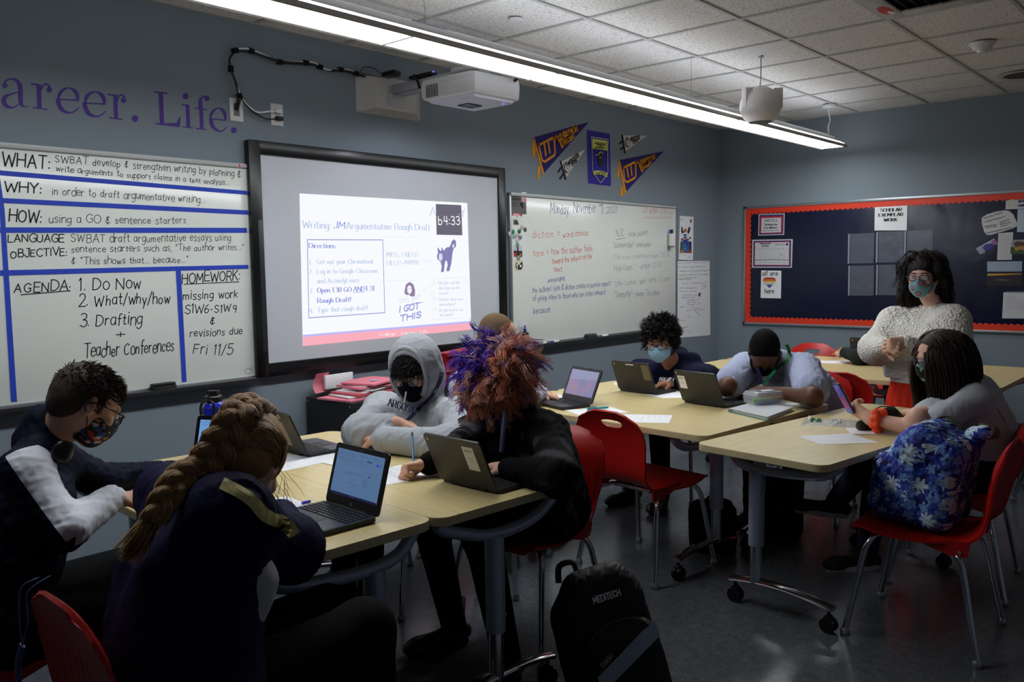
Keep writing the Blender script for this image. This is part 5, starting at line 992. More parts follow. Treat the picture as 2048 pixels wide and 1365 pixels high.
# ================================================================ LAPTOPS
M_lapt = mat('laptop_black', (34, 35, 38), .42, bump=.15, bscale=600); M_key = mat('key_black', (16, 17, 19), .4); M_deck = mat('laptop_deck', (46, 50, 62), .35); M_bez = mat('bezel', (12, 12, 14), .3)
M_scr = mat('screen_blue', (20, 24, 30), .2, emit=(104, 140, 186), es=.55); M_scr2 = mat('screen_pinkish', (20, 24, 30), .2, emit=(160, 150, 200), es=.6); M_scrd = mat('screen_dark', (10, 10, 14), .2, emit=(60, 70, 130), es=.3)
M_st = mat('screen_text', (20, 24, 30), .4, emit=(54, 84, 140), es=.5); M_stp = mat('screen_link', (30, 60, 200), .4, emit=(40, 80, 210), es=.6); M_bar = mat('screen_taskbar', (20, 24, 60), .3, emit=(26, 30, 70), es=.5)
def laptop(mx_, my_, bdir, opening, label, keys='stuff', screen=None, sticker=None, mark=None, W_=.288):
    """hinge centre, direction the base runs from the hinge (deg), opening angle"""
    o = empty('laptop', (mx_, my_, TZ), rad(bdir-90), label, 'laptop', 'black school laptops'); Dp = .198
    b_ = MB().prism(rrect(W_, Dp, .012, 4, 0, Dp/2+.004), .004, .017).prism(rrect(W_-.006, Dp-.006, .010, 4, 0, Dp/2+.004), .001, .004).build('base', M_lapt, o, smooth=40)
    MB().prism(rrect(W_-.012, Dp-.014, .008, 3, 0, Dp/2+.006), .017, .0176).build('deck', M_deck, o, smooth=None)
    MB().bbox((0, .152, .0178), (.095, .058, .0008), .0003).build('touchpad', M_lapt, o)
    kw, kh = .0176, .0148; first = None; kb = MB()
    for r_i in range(6):
        n_ = 14; y = .020+r_i*.0168; h2 = kh if r_i else .008
        for k in range(n_):
            x = -W_/2+.022+k*(W_-.044)/(n_-1)*1.0
            if r_i == 5 and 3 < k < 9:
                if k == 6: kb.bbox((x-.004, y, .0188), (.088, kh-.002, .0026), .0006, seg=1)
                continue
            if keys == 'parts':
                if first is None or (r_i == 1 and k == 0): first = MB().bbox((0, 0, 0), (kw-.0026, h2-.002, .0026), .0006, seg=1).build('key', M_key, o, smooth=None); ko = first
                else: ko = link('key', first.data, o)
                ko.location = (x, y, .0188)
            else: kb.bbox((x, y, .0188), (kw-.0026, h2-.002, .0026), .0006, seg=1)
    kb.build('keyboard' if keys != 'parts' else 'space_bar', M_key, o, smooth=None, kind='stuff' if keys != 'parts' else None)
    a = rad(opening); ML = Matrix.Translation((0, .0, .014)) @ Matrix.Rotation(a-PI/2, 4, 'X')   # lid: local z up the lid, +y faces the user
    LH = .198; lid = MB()
    out = rrect(W_, LH, .014, 5, 0, LH/2); MZ = ML @ Matrix(((1, 0, 0, 0), (0, 0, 1, 0), (0, 1, 0, 0), (0, 0, 0, 1)))
    lid.prism(out, -.0045, .0028, M=MZ); ld_ = lid.build('lid', M_lapt, o, smooth=40)
    MB().prism(rrect(W_-.004, LH-.004, .012, 4, 0, LH/2), .0028, .0034, M=MZ).build('bezel', M_bez, ld_, smooth=None)
    MB().prism(rrect(W_-.034, LH-.050, .002, 1, 0, LH/2+.008), .0034, .0038, M=MZ).build('screen', screen or M_scrd, ld_, smooth=None)
    MB().tube([(-.09, 0, .012), (.09, 0, .012)], .0075, 10).build('hinge', M_bez, o)
    MB().tube([tuple(MZ @ Vector((0, LH-.010, .0034))), tuple(MZ @ Vector((0, LH-.010, .0042)))], .002, 8).build('webcam', M_alu, ld_)
    ik = Ink(MZ @ Matrix(((-1, 0, 0, 0), (0, 1, 0, 0), (0, 0, 1, .0039), (0, 0, 0, 1))))     # front of the screen, x mirrored so text reads
    return o, ld_, MZ, ik
def backface(MZ): return MZ @ Matrix(((1, 0, 0, 0), (0, 1, 0, 0), (0, 0, -1, -.0047), (0, 0, 0, 1)))
def sticker(ld_, MZ, u0, u1, v0, v1, m=M_paper, lines=True):
    B_ = backface(MZ); MB().add([(u0, v0, .0002), (u1, v0, .0002), (u1, v1, .0002), (u0, v1, .0002)], [(0, 1, 2, 3)], 0, B_).build('asset_sticker', m, ld_, smooth=None)
    if lines:
        ik = Ink(B_); w_ = u1-u0; h = v1-v0
        ik.text('ARGOSY', (u0+w_*.15, v1-h*.22), (u1-w_*.15, v1-h*.22), h*.10, M_ink, .0011); ik.text('School', (u0+w_*.3, v0+h*.5), (u1-w_*.3, v0+h*.5), h*.05, M_print, .0007); ik.text('Student', (u0+w_*.25, v0+h*.36), (u1-w_*.25, v0+h*.36), h*.05, M_print, .0007)
        ik.done('sticker_print', ld_)
def chrome_dot(ld_, MZ, u, v): B_ = backface(MZ); MB().tube([tuple(B_ @ Vector((u, v, 0))), tuple(B_ @ Vector((u, v, .0012)))], .006, 12).build('lid_badge', mat('badge', (150, 140, 90), .3, metal=.8), ld_)
# near laptop
lp, ld_, MZ, ik = laptop(1.665, 2.165, 176.7, 106, 'open black laptop with a document on screen beside the braided student', 'parts', M_scr)
x0_, x1_, y0_, y1_ = -.125, .125, .036, .178
for i, (xa, xb, y, wd) in enumerate([(-.12, .09, .173, .0008), (-.12, .1, .168, .0008), (-.12, -.02, .163, .001), (-.10, .06, .1555, .0008), (-.118, .02, .150, .0008), (-.09, .05, .145, .0008), (-.06, .03, .136, .0008), (-.055, .02, .112, .0016), (-.08, -.02, .104, .0008), (-.055, .03, .107, .0006), (-.045, -.01, .078, .001), (-.012, .01, .074, .0014), (.04, .065, .098, .0008), (.04, .062, .093, .0006), (.04, .066, .088, .0006), (.04, .06, .083, .0006), (.04, .064, .078, .0006)]):
    ik.text('document text lines'[:6+int((xb-xa)*80)], (xa, y), (xb, y), .0022, M_st, .00045)
for u, v, w_, h_, m_ in ((.046, .158, .010, .006, M_st), (.060, .157, .012, .005, M_st), (.098, .153, .016, .006, M_stp), (.116, .154, .004, .006, M_st), (.066, .112, .009, .005, M_st)): ik.poly([(u-w_/2, v-h_/2), (u+w_/2, v-h_/2), (u+w_/2, v+h_/2), (u-w_/2, v+h_/2)], m_)
ik.poly([(-.127, .033), (.127, .033), (.127, .041), (-.127, .041)], M_bar)
for k in range(4): ik.poly([(-.02+k*.009, .035), (-.016+k*.009, .035), (-.016+k*.009, .039), (-.02+k*.009, .039)], M_st)
ik.done('screen_print', ld_)
ikf = Ink(MZ @ Matrix(((-1, 0, 0, 0), (0, 1, 0, 0), (0, 0, 1, .0036), (0, 0, 0, 1)))); M_logo = mat('logo_grey', (150, 155, 165), .3)
ikf.line([(.0058*math.cos(t), .015+.0058*math.sin(t)) for t in np.linspace(0, 2*PI, 20)], .0008, M_logo); ikf.text('hp', (-.0034, .0132), (.0034, .0132), .0052, M_logo, .0009, slant=.25); ikf.done('logo', ld_)
MB().bbox((.143, .06, .010), (.004, .016, .005), .001).build('side_port', M_alu, lp)
lp, ld_, MZ, ik = laptop(2.072, 3.093, -6, 114, 'open black laptop turned away, in front of the grey hooded student', 'parts', M_scr); sticker(ld_, MZ, -.055, .05, .03, .15, mat('faded_sticker', (150, 142, 118), .35), False); chrome_dot(ld_, MZ, -.12, .175)
lp, ld_, MZ, ik = laptop(1.722, 3.04, 205, 106, 'open laptop with a bright blue page, half hidden by the braided head', 'stuff', mat('screen_sky', (20, 24, 30), .2, emit=(112, 164, 226), es=.8))
for y, xa, xb in ((.174, -.10, .04), (.168, -.12, .1), (.160, -.118, -.09), (.146, -.09, .01), (.139, -.09, -.06), (.134, -.09, -.07), (.115, -.02, .0), (.108, -.06, -.045)): ik.text('page text'[:3+int((xb-xa)*60)], (xa, y), (xb, y), .003, M_st, .0006)
ik.done('screen_print', ld_)
lp, ld_, MZ, ik = laptop(2.122, 2.087, -2, 114, 'black laptop with a white name sticker, seen from behind by the pink haired student'); sticker(ld_, MZ, .045, .100, .075, .172); chrome_dot(ld_, MZ, -.125, .178)
lp, ld_, MZ, ik = laptop(3.835, 2.90, 163, 113, 'open laptop with a pale purple screen by the shaven headed student', 'stuff', M_scr2)
nt, b = nodes(M_scr2); tc = nt.nodes.new('ShaderNodeTexCoord'); gd = nt.nodes.new('ShaderNodeTexNoise'); gd.inputs['Scale'].default_value = 6; nt.links.new(tc.outputs['Object'], gd.inputs['Vector']); r_ = ramp(nt, [(.4, (150, 150, 200)), (.6, (196, 150, 176))]); nt.links.new(gd.outputs['Fac'], r_.inputs[0]); nt.links.new(r_.outputs[0], b.inputs['Emission Color'])
ik.poly([(-.127, .120), (.127, .135), (.127, .182), (-.127, .182)], mat('screen_page', (30, 30, 40), .3, emit=(170, 172, 214), es=.62))
ik.done('screen_print', ld_)
lp, ld_, MZ, ik = laptop(4.372, 2.84, -5, 112, 'black laptop seen from behind, in front of the student with the pale blue mask'); sticker(ld_, MZ, .078, .132, .085, .185, mat('olive_sticker', (104, 98, 74), .35), False); chrome_dot(ld_, MZ, -.125, .18)
ikb = Ink(backface(MZ)); 
for k in range(7): ikb.poly([(-.036+k*.009+random.uniform(-.002, .002), .178+random.uniform(-.004, .003)) if q == 0 else (-.036+k*.009+[.008, .007, .001][q-1], .178+[.001, .008, .007][q-1]) for q in range(4)], M_paper)
ikb.done('torn_sticker', ld_)
lp, ld_, MZ, ik = laptop(4.192, 2.295, -10, 114, 'black laptop with a white sticker, in front of the student in the light blue shirt'); sticker(ld_, MZ, -.128, -.078, .085, .165); chrome_dot(ld_, MZ, -.128, .182)
lp, ld_, MZ, ik = laptop(6.53, 2.19, -4, 100, 'black laptop on the back table just left of the teacher'); chrome_dot(ld_, MZ, -.122, .178)

# ================================================================ THINGS ON THE TABLES
def sheet_paper(pts, label, z=TZ, n_=12, curl=None, m=M_paper, lines='dense', pxl=True, name='worksheet', cat='paper', group='loose worksheets on the tables'):
    q = [TP(*p, z) for p in pts] if pxl else pts; cx_ = sum(a for a, _ in q)/4; cy_ = sum(b2 for _, b2 in q)/4
    o = empty(name, (cx_, cy_, z), 0, label, cat, group); A, B_, C_, D_ = [Vector((a-cx_, b2-cy_, .0008)) for a, b2 in q]   # A->B top edge, D->C bottom
    g_ = []
    for i in range(7):
        row = []
        for j in range(7):
            p = A.lerp(D_, i/6).lerp(B_.lerp(C_, i/6), j/6)
            if curl: p.z += curl*((i/6)**3*(j/6)+(1-i/6)**4*.4*(j/6))
            row.append(tuple(p))
        g_.append(row)
    mb_ = MB().sheet(g_); mb_.sheet([[(x, y, z_-.0006) for x, y, z_ in r2] for r2 in g_]); mb_.build('sheet', m, o, smooth=None)
    if lines:
        X = (B_-A); Y = (A-D_); xn = X.length; yn = Y.length
        ik = Ink(Matrix(((X.x/xn, Y.x/yn, 0, D_.x), (X.y/xn, Y.y/yn, 0, D_.y), (0, 0, 1, .001+(curl or 0)*.15), (0, 0, 0, 1))))
        rr = random.Random(len(label)); rows = n_
        for i in range(rows):
            v = yn*(.9-.82*i/rows); 
            if rr.random() < .15: continue
            e = .93 if lines == 'dense' else rr.uniform(.4, .9); t = ''.join(rr.choice('aceimnorstuvw' if rr.random() > .18 else '    ') for _ in range(int(34*e)))
            ik.text(t, (xn*.08, v), (xn*(.08+.84*e), v), yn*.018, M_print, .0006, gap=1.2)
        for k in range(2): ik.line([(xn*.03, yn*(.3+.4*k)), (xn*.03+.003, yn*(.3+.4*k))], .004, M_print)
        ik.done('print', o)
    return o
sheet_paper([(575, 994), (634, 1016), (545, 1028), (505, 1004)], 'printed worksheet half under the near open laptop')
sheet_paper([(556, 906), (667, 922), (570, 943), (520, 936)], 'worksheet in front of the laptop turned to the hooded student')
sheet_paper([(600, 908), (700, 905), (665, 931), (640, 925)], 'worksheet lying behind the near laptop screen', z=TZ+.0012)
sheet_paper([(740, 900), (782, 908), (765, 914), (722, 906)], 'small corner of paper by the hooded student elbow')
sheet_paper([(800, 931), (873, 953), (775, 971), (735, 944)], 'worksheet under the writing hand of the pink haired student', n_=16)
sheet_paper([(1221, 815), (1258, 825), (1167, 834), (1131, 821)], 'worksheet with the teal pen on it', lines='loose')
sheet_paper([(1345, 831), (1338, 847), (1232, 845), (1235, 829)], 'worksheet right of the teal pen sheet', lines='loose', n_=8)
sheet_paper([(1352, 781), (1376, 796), (1326, 797), (1290, 790)], 'worksheet by the pale blue masked student', n_=6)
sheet_paper([(1485, 796), (1482, 805), (1443, 800), (1447, 793)], 'worksheet under the hand of the student in the light blue shirt', n_=5)
sheet_paper([(1552, 806), (1602, 807), (1576, 816), (1540, 818)], 'sheet of paper beyond the pencil box', lines=None)
sheet_paper([(1758, 886), (1640, 890), (1596, 873), (1700, 868)], 'worksheet alone at the near edge of the front right table', lines='loose', n_=9)
sheet_paper([(1824, 870), (1702, 869), (1690, 856), (1800, 858)], 'worksheet under the forearm with the orange hair tie', z=TZ+.0012)
sheet_paper([(1116, 789), (1135, 795), (1120, 800), (1095, 793)], 'sheet of paper behind the shaven headed student laptop', n_=3)
sheet_paper([(1641, 722), (1702, 722), (1685, 728), (1643, 727)], 'sheet of paper under the hand at the back table', n_=4)
sheet_paper([(1228, 766), (1237, 766), (1240, 770), (1228, 770)], 'bit of white paper by the table edge', lines=None)
def pen(a, b2, r2, m_, label, name, cat, tipm=None, capm=None, parts=('barrel', 'tip')):
    a, b2 = Vector(a), Vector(b2); d = (b2-a).normalized(); o = empty(name, a, 0, label, cat)
    L_ = (b2-a).length; R2 = lambda p: [Vector(x)-a for x in p]
    MB().tube(R2([a+d*L_*.1, b2]), r2, 8).build(parts[0], m_, o); MB().tube(R2([a, a+d*L_*.1]), [r2*.2, r2], 8).build(parts[1], tipm or M_ink, o)
    if capm: MB().tube(R2([a+d*L_*.93, a+d*L_*1.03]), r2*1.08, 8).build('end_cap', capm, o)
    return o
M_teal = mat('teal_plastic', (20, 150, 160), .35)
a, b2 = TP(1218, 818), TP(1176, 822); o = pen((*a, TZ+.009), (*b2, TZ+.009), .006, M_teal, 'teal pen lying on a worksheet', 'pen', 'pen', M_teal, M_teal)
d = Vector((a[0]-b2[0], a[1]-b2[1], 0)); MB().tube([(-d.x*.95, -d.y*.95, .008), (-d.x*.6, -d.y*.6, .009)], .002, 6).build('clip', M_teal, o)
a, b2 = TP(622, 1070), TP(600, 1062); pen((*a, TZ+.007), (*b2, TZ+.007), .0055, M_inkr, 'red and white pen tip beside the braided student elbow', 'pen', 'pen', M_paper)
a, b2 = TP(622, 1006), TP(604, 1010); pen((*a, TZ+.006), (*b2, TZ+.006), .005, mat('violet_plastic', (84, 60, 220), .35), 'violet pen lying behind the near laptop', 'pen', 'pen')
# binder, pencil box
q = [TP(1458, 818, TZ+.02), TP(1535, 835, TZ+.02), TP(1587, 815, TZ+.02), TP(1510, 804, TZ+.02)]; cx_, cy_ = sum(p[0] for p in q)/4, sum(p[1] for p in q)/4
o = empty('ring_binder', (cx_, cy_, TZ), 0, 'white binder with a loose stack of pages under the pencil box', 'binder')
Q = [(x-cx_, y-cy_) for x, y in q]
MB().prism(Q, 0, .0025).prism(Q, .019, .0215).build('cover', mat('binder_white', (196, 200, 206), .35), o, smooth=None)
for k in range(5): MB().prism([(x*(.96-.01*k)+.002*math.sin(k*2), y*(.96-.012*k)+.002*math.cos(k*3)) for x, y in Q], .003+k*.0032, .0058+k*.0032).build('page_stack', M_paper, o, smooth=None)
MB().tube([(*Q[0], .011), (*Q[3], .011)], .009, 8).build('spine', mat('binder_spine', (150, 152, 158), .3), o); MB().tube([(*Q[0], .006), (*Q[1], .004)], .002, 6).build('green_edge', M_inkg, o)
M_clear = mat('clear_plastic', (214, 220, 228), .22, alpha=.42, spec=.6)
bx, by_ = TP(1530, 806, TZ+.0215); o = empty('pencil_box', (bx, by_, TZ+.0215), rad(-28), 'clear plastic pencil box with coloured markers inside, on the white binder', 'pencil box')
for nm, z0_, z1__, w0, w1 in (('box_body', 0, .040, .95, 1.0), ('box_lid', .041, .066, 1.02, .93)):
    outr = rrect(.21, .135, .02, 5); n_ = len(outr); V = []
    for z_, s_ in ((z0_, w0*.95), (z0_+.004, w0), (z1__-.004, w1), (z1__, w1*.95)): V += [(x*s_, y*s_, z_) for x, y in outr]
    F_ = [(k*n_+i, k*n_+(i+1) % n_, (k+1)*n_+(i+1) % n_, (k+1)*n_+i) for k in range(3) for i in range(n_)]
    F_ += [tuple(range(n_-1, -1, -1))] if nm == 'box_body' else [tuple(3*n_+i for i in range(n_))]
    MB().add(V, F_).build(nm, M_clear, o, smooth=40)
MB().bbox((0, 0, .0665), (.10, .05, .001), .0003).build('lid_label', mat('navy_label', (40, 46, 80), .5), o); MB().bbox((.01, -.004, .0675), (.075, .026, .0006), .0002).build('name_label', M_paper, o)
for i, (y, z_, x, c_) in enumerate([(-.045, .010, 0, (50, 80, 190)), (-.028, .012, .01, (226, 90, 40)), (-.010, .010, 0, (60, 70, 170)), (.012, .010, .0, (230, 110, 40)), (.034, .010, .01, (120, 190, 60)), (-.030, .030, .02, (232, 120, 40)), (.0, .028, .03, (206, 220, 60)), (-.05, .028, -.05, (110, 190, 80))]):
    MB().tube([(x-.065, y, z_), (x+.065, y, z_)], .0075, 8).build('marker', mat('box_marker_%d' % i, c_, .4), o)
# zip bag
M_bag = mat('clear_bag', (206, 212, 218), .12, alpha=.34, spec=.9, bump=.8, bscale=22, bdist=.01)
q = [TP(1601, 851), TP(1612, 838), TP(1722, 842), TP(1730, 858)]; cx_, cy_ = sum(p[0] for p in q)/4, sum(p[1] for p in q)/4
o = empty('zip_bag', (cx_, cy_, TZ), 0, 'flat clear zip bag with green and white beads in front of the phone', 'plastic bag'); Q = [Vector((x-cx_, y-cy_, 0)) for x, y in q]
for nm, sg in (('bag_film', 1), ('bag_back', 0)):
    g_ = [[None]*15 for _ in range(9)]
    for i in range(9):
        for j in range(15):
            p = Q[0].lerp(Q[1], i/8).lerp(Q[3].lerp(Q[2], i/8), j/14); e = math.sin(PI*i/8)**.6*math.sin(PI*j/14)**.5
            g_[i][j] = (p.x, p.y, .001+sg*(.014*e+.008*e*noise.noise(Vector((i*.9, j*.9, 3)))))
    for k in range(3):
        x, y, z_ = g_[8-k][1] if sg else g_[0][0]
        if sg: g_[8-k][1] = (x, y, z_+.018); g_[8-k][2] = (g_[8-k][2][0], g_[8-k][2][1], g_[8-k][2][2]+.010)
    MB().sheet(g_).build(nm, M_bag, o, smooth=60)
for (fx, fy, m_, r2, cnt) in ((.22, .5, mat('green_bead', (16, 110, 50), .15), .006, 22), (.55, .5, mat('white_bead', (214, 214, 206), .2), .007, 20)):
    bb_ = MB()
    for k in range(cnt):
        p = Q[0].lerp(Q[1], fy+random.uniform(-.28, .28)).lerp(Q[3].lerp(Q[2], fy), fx+random.uniform(-.1, .1)); bb_.lathe([(.001, 0), (r2*.8, r2*.4), (r2, r2), (r2*.7, r2*1.6), (.001, r2*2)], 8, c=(p.x, p.y, .001+random.uniform(0, .006)))
    bb_.build('beads', m_, o, kind='stuff')
# water bottle
o = empty('water_bottle', (1.865, 3.345, TZ), rad(30), 'tall blue water bottle with a black loop lid behind the open laptop', 'bottle')
M_bot = mat('bottle_blue', (22, 40, 190), .25, coat=.6)
MB().lathe([(.001, 0), (.036, .001), (.039, .006), (.0395, .06), (.042, .10), (.046, .14), (.047, .165), (.047, .195), (.044, .212), (.034, .225), (.031, .228)], 32).build('body', M_bot, o)
for z_ in (.16, .205): MB().lathe([(.0475, z_-.002), (.0485, z_), (.0475, z_+.002)], 32).build('ring_groove', M_bot, o)
MB().lathe([(.032, .226), (.036, .23), (.0365, .248), (.033, .252), (.022, .254), (.0215, .272), (.001, .273)], 28).build('lid', M_black, o)
MB().bbox((0, 0, .268), (.03, .05, .012), .003).build('cap_lever', M_black, o)
MB().tube(cr([(-.048, -.026, .225), (-.05, -.032, .19), (-.05, -.02, .172), (-.05, .02, .172), (-.05, .032, .19), (-.048, .026, .225), (-.036, .0, .238)], 5, closed=True)+[Vector((-.048, -.026, .225))], .0055, 8).build('carry_loop', M_black, o)
# pouch beside the phone
# ---- black cabinet and pink folders
o = empty('black_cabinet', (3.27, 4.10, 0), 0, 'low black metal cabinet against the wall under the projection board', 'cabinet')
M_cab = mat('black_steel', (26, 27, 30), .45); MB().bbox((0, 0, .377), (.52, .44, .754), .004).build('body', M_cab, o)
MB().bbox((0, -.224, .56), (.48, .012, .34), .003).build('drawer', M_cab, o); MB().bbox((0, -.224, .20), (.48, .012, .34), .003).build('drawer', M_cab, o); MB().bbox((-.13, -.232, .66), (.10, .01, .05), .002).build('label_holder', mat('wood_label', (70, 44, 26), .6), o)
for y in (-.205, .2): MB().tube([(-.262, y, .735), (-.258, y, .735)], .006, 8).build('screw', M_alu, o)
M_pinkf = mat('pink_folder', (226, 130, 146), .75); M_pinkd = mat('red_folder', (206, 90, 100), .75)
tr = empty('wire_tray', (3.40, 4.08, .754), 0, 'black wire letter tray holding the pink folders on the cabinet', 'letter tray'); wm = MB()
for y in (-.13, .15): wm.tube(cr([(-.14, y, .003), (-.12, y, .05), (-.10, y, .06), (.17, y, .065), (.20, y, .06)], 4), .0028, 6); wm.tube([(-.14, y, .003), (.2, y, .003)], .0025, 6)
wm.tube([(.2, -.13, .06), (.2, .15, .06)], .0028, 6)
wm.build('rim_wire', M_black, tr); cw = MB()
for k in range(9): x = -.11+k*.037; cw.tube([(x, -.13, .06), (x, -.13, .003), (x, .15, .003), (x, .15, .06)], .0015, 5)
cw.build('cross_wires', M_black, tr)
stack = [('pink', (3.17, 4.06), (.34, .27), 8, M_pinkf), ('white', (3.20, 4.05), (.28, .22), -6, M_paper), ('pink', (3.24, 4.06), (.30, .24), 3, M_pinkd), ('white', (3.27, 4.07), (.29, .22), 10, M_paper), ('white', (3.30, 4.06), (.28, .22), 16, M_paper), ('pink', (3.29, 4.07), (.30, .24), -4, M_pinkf), ('white', (3.31, 4.09), (.28, .22), 5, M_paper), ('pink', (3.33, 4.07), (.32, .25), 14, M_pinkf)]
labs = ['pink folder at the bottom of the pile, sticking out over the cabinet edge', 'white papers above the bottom pink folder', 'darker pink folder low in the pile', 'white papers in the middle of the folder pile', 'white papers fanned out above the middle of the pile', 'pink folder just under the top white papers', 'white papers right under the top pink folder', 'pink folder on top of the pile with a pale blue label']
z_ = .757
for i, (kd, (x, y), (w_, h_), rz, m_) in enumerate(stack):
    th = .010 if kd == 'pink' else .007; o = empty('folder' if kd == 'pink' else 'paper_pile', (x, y, z_), rad(rz), labs[i], 'folder' if kd == 'pink' else 'papers', 'folders and papers on the cabinet')
    g_ = [[(-w_/2+w_*a/6, -h_/2+h_*b3/4, th+.010*(i/8)*math.sin(a/6*PI)*.7+.006*((a/6-.5)**2)*(i % 3)) for b3 in range(5)] for a in range(7)]; bt = [[(p[0], p[1], p[2]-th) for p in r3] for r3 in g_]
    m2 = MB().sheet(g_).sheet(bt); 
    rimT = [g_[a][0] for a in range(7)]+[g_[6][c3] for c3 in range(1, 5)]+[g_[a][4] for a in range(5, -1, -1)]+[g_[0][c3] for c3 in range(3, 0, -1)]
    rimB = [bt[a][0] for a in range(7)]+[bt[6][c3] for c3 in range(1, 5)]+[bt[a][4] for a in range(5, -1, -1)]+[bt[0][c3] for c3 in range(3, 0, -1)]
    n_ = len(rimT); m2.add(rimT+rimB, [(k, (k+1) % n_, n_+(k+1) % n_, n_+k) for k in range(n_)]); m2.build('cover' if kd == 'pink' else 'sheets', m_, o, smooth=None)
    if i == 7: MB().prism(rrect(.05, .03, .004, 3, -.05, -.04), th+.009, th+.011).build('label', mat('pale_blue_label', (180, 200, 230), .6), o, smooth=None)
    z_ += th+.002
o = empty('folder', (3.11, 4.24, .757), rad(10), 'upright curled pink folder leaning at the back left of the pile', 'folder', 'folders and papers on the cabinet')
MB().sheet([[(x-.02, .03+.02*math.sin(k), k*.03+.02) for x in np.linspace(-.05, .06, 5)] for k in range(5)]).build('cover', M_pinkf, o)
o = empty('paper_pile', (3.22, 4.27, .80), rad(4), 'upright white papers behind the pink folders', 'papers', 'folders and papers on the cabinet'); MB().bbox((0, 0, .035), (.22, .02, .085), .002).build('sheets', M_paper, o)
# red wall file
o = empty('file_holder', (4.20, 4.285, .86), 0, 'red plastic file pocket with pink folders hanging beside the second whiteboard', 'file holder'); fm = MB()
fm.add([(-.12, -.09, .07), (.12, -.09, .07), (.12, .03, .07), (-.12, .03, .07), (-.10, -.04, -.16), (.10, -.04, -.16), (.10, .03, -.16), (-.10, .03, -.16)], [(4, 5, 6, 7), (0, 1, 5, 4), (1, 2, 6, 5), (2, 3, 7, 6), (3, 0, 4, 7)]); fm.build('pocket', M_red, o, smooth=None)
MB().tube(cr([(-.10, -.095, .05), (-.09, -.092, .0), (-.04, -.088, -.03), (0, -.088, -.02), (.04, -.088, -.03), (.09, -.092, .0), (.10, -.095, .05)], 4), .004, 6).tube([(-.12, -.095, .055), (.12, -.095, .055)], .004, 6).tube([(.12, -.095, .055), (.13, .02, .06)], .004, 6).build('wire_frame', M_black, o)
for k in range(5): MB().add([(-.11, -.07+k*.02, -.06), (.11, -.07+k*.02, -.06), (.11, -.07+k*.02, .10-.004*k), (-.11, -.075+k*.02, .075)], [(0, 1, 2, 3)]).build('folder', M_pinkf if k % 2 else M_pinkd, o, smooth=None)
# ================================================================ SMOOTH BODIES: distance field meshed with surface nets
def nrm(v): v = np.asarray(v, float); return v/(np.linalg.norm(v)+1e-12)
class Fld:
    def __init__(s): s.p = []
    def cap(s, a, b, ra, rb=None, k=.03, op=1):
        a = np.asarray(a, float); b = np.asarray(b, float); rb = ra if rb is None else rb; r = max(ra, rb)
        s.p.append(('c', a, b, ra, rb, k, op, np.minimum(a, b)-r, np.maximum(a, b)+r)); return s
    def chain(s, pts, rs, k=.02, op=1):
        for i in range(len(pts)-1): s.cap(pts[i], pts[i+1], rs[i], rs[i+1], k, op)
        return s
    def ell(s, c, r, M=None, k=.02, op=1):
        c = np.asarray(c, float); r = np.asarray(r, float) if np.ndim(r) else np.full(3, float(r)); M = np.eye(3) if M is None else np.asarray(M, float)
        e = np.sqrt((M.T**2) @ (r**2)) if False else np.sqrt(((M*r[:, None])**2).sum(0))
        s.p.append(('e', c, r, M, None, k, op, c-e, c+e)); return s      # rows of M: the ellipsoid's axes in the world
    def cut(s, c, n, k=.004): s.p.append(('h', np.asarray(c, float), nrm(n), None, None, k, 0, None, None)); return s
    def mesh(s, h, warp=None):
        un = [p for p in s.p if p[6] == 1]; pad = h*3
        lo = np.min([p[7] for p in un], 0)-pad; hi = np.max([p[8] for p in un], 0)+pad
        n = np.ceil((hi-lo)/h).astype(int)+1; F = np.full(n, .05, np.float32)
        ax = [lo[i]+h*np.arange(n[i]) for i in range(3)]
        for t, a, b, c, d, k, op, bl, bh in s.p:
            if t == 'h':
                X = (ax[0][:, None, None]-a[0])*b[0]+(ax[1][None, :, None]-a[1])*b[1]+(ax[2][None, None, :]-a[2])*b[2]
                F = np.maximum(F, X.astype(np.float32)); continue
            m = k+h*2.5; i0 = np.clip(np.floor((bl-m-lo)/h).astype(int), 0, n-1); i1 = np.clip(np.ceil((bh+m-lo)/h).astype(int)+1, 1, n)
            sl = tuple(slice(i0[i], i1[i]) for i in range(3))
            x = ax[0][sl[0]][:, None, None]; y = ax[1][sl[1]][None, :, None]; z = ax[2][sl[2]][None, None, :]
            if t == 'c':
                ab = b-a; L = ab@ab+1e-12; T = np.clip(((x-a[0])*ab[0]+(y-a[1])*ab[1]+(z-a[2])*ab[2])/L, 0, 1)
                v = np.sqrt((x-a[0]-T*ab[0])**2+(y-a[1]-T*ab[1])**2+(z-a[2]-T*ab[2])**2)-(c+(d-c)*T)
            else:
                X = x-a[0]; Y = y-a[1]; Z = z-a[2]; q = [(X*c[i][0]+Y*c[i][1]+Z*c[i][2])/b[i] for i in range(3)]
                k0 = np.sqrt(q[0]**2+q[1]**2+q[2]**2); k1 = np.sqrt((q[0]/b[0])**2+(q[1]/b[1])**2+(q[2]/b[2])**2)+1e-9; v = k0*(k0-1)/k1
            A = F[sl]
            if op == 1: hh = np.maximum(k-np.abs(A-v), 0)/k; F[sl] = np.minimum(A, v)-hh*hh*k*.25
            else: hh = np.maximum(k-np.abs(A+v), 0)/k; F[sl] = np.maximum(A, -v)+hh*hh*k*.25
        return nets(F, h, lo)
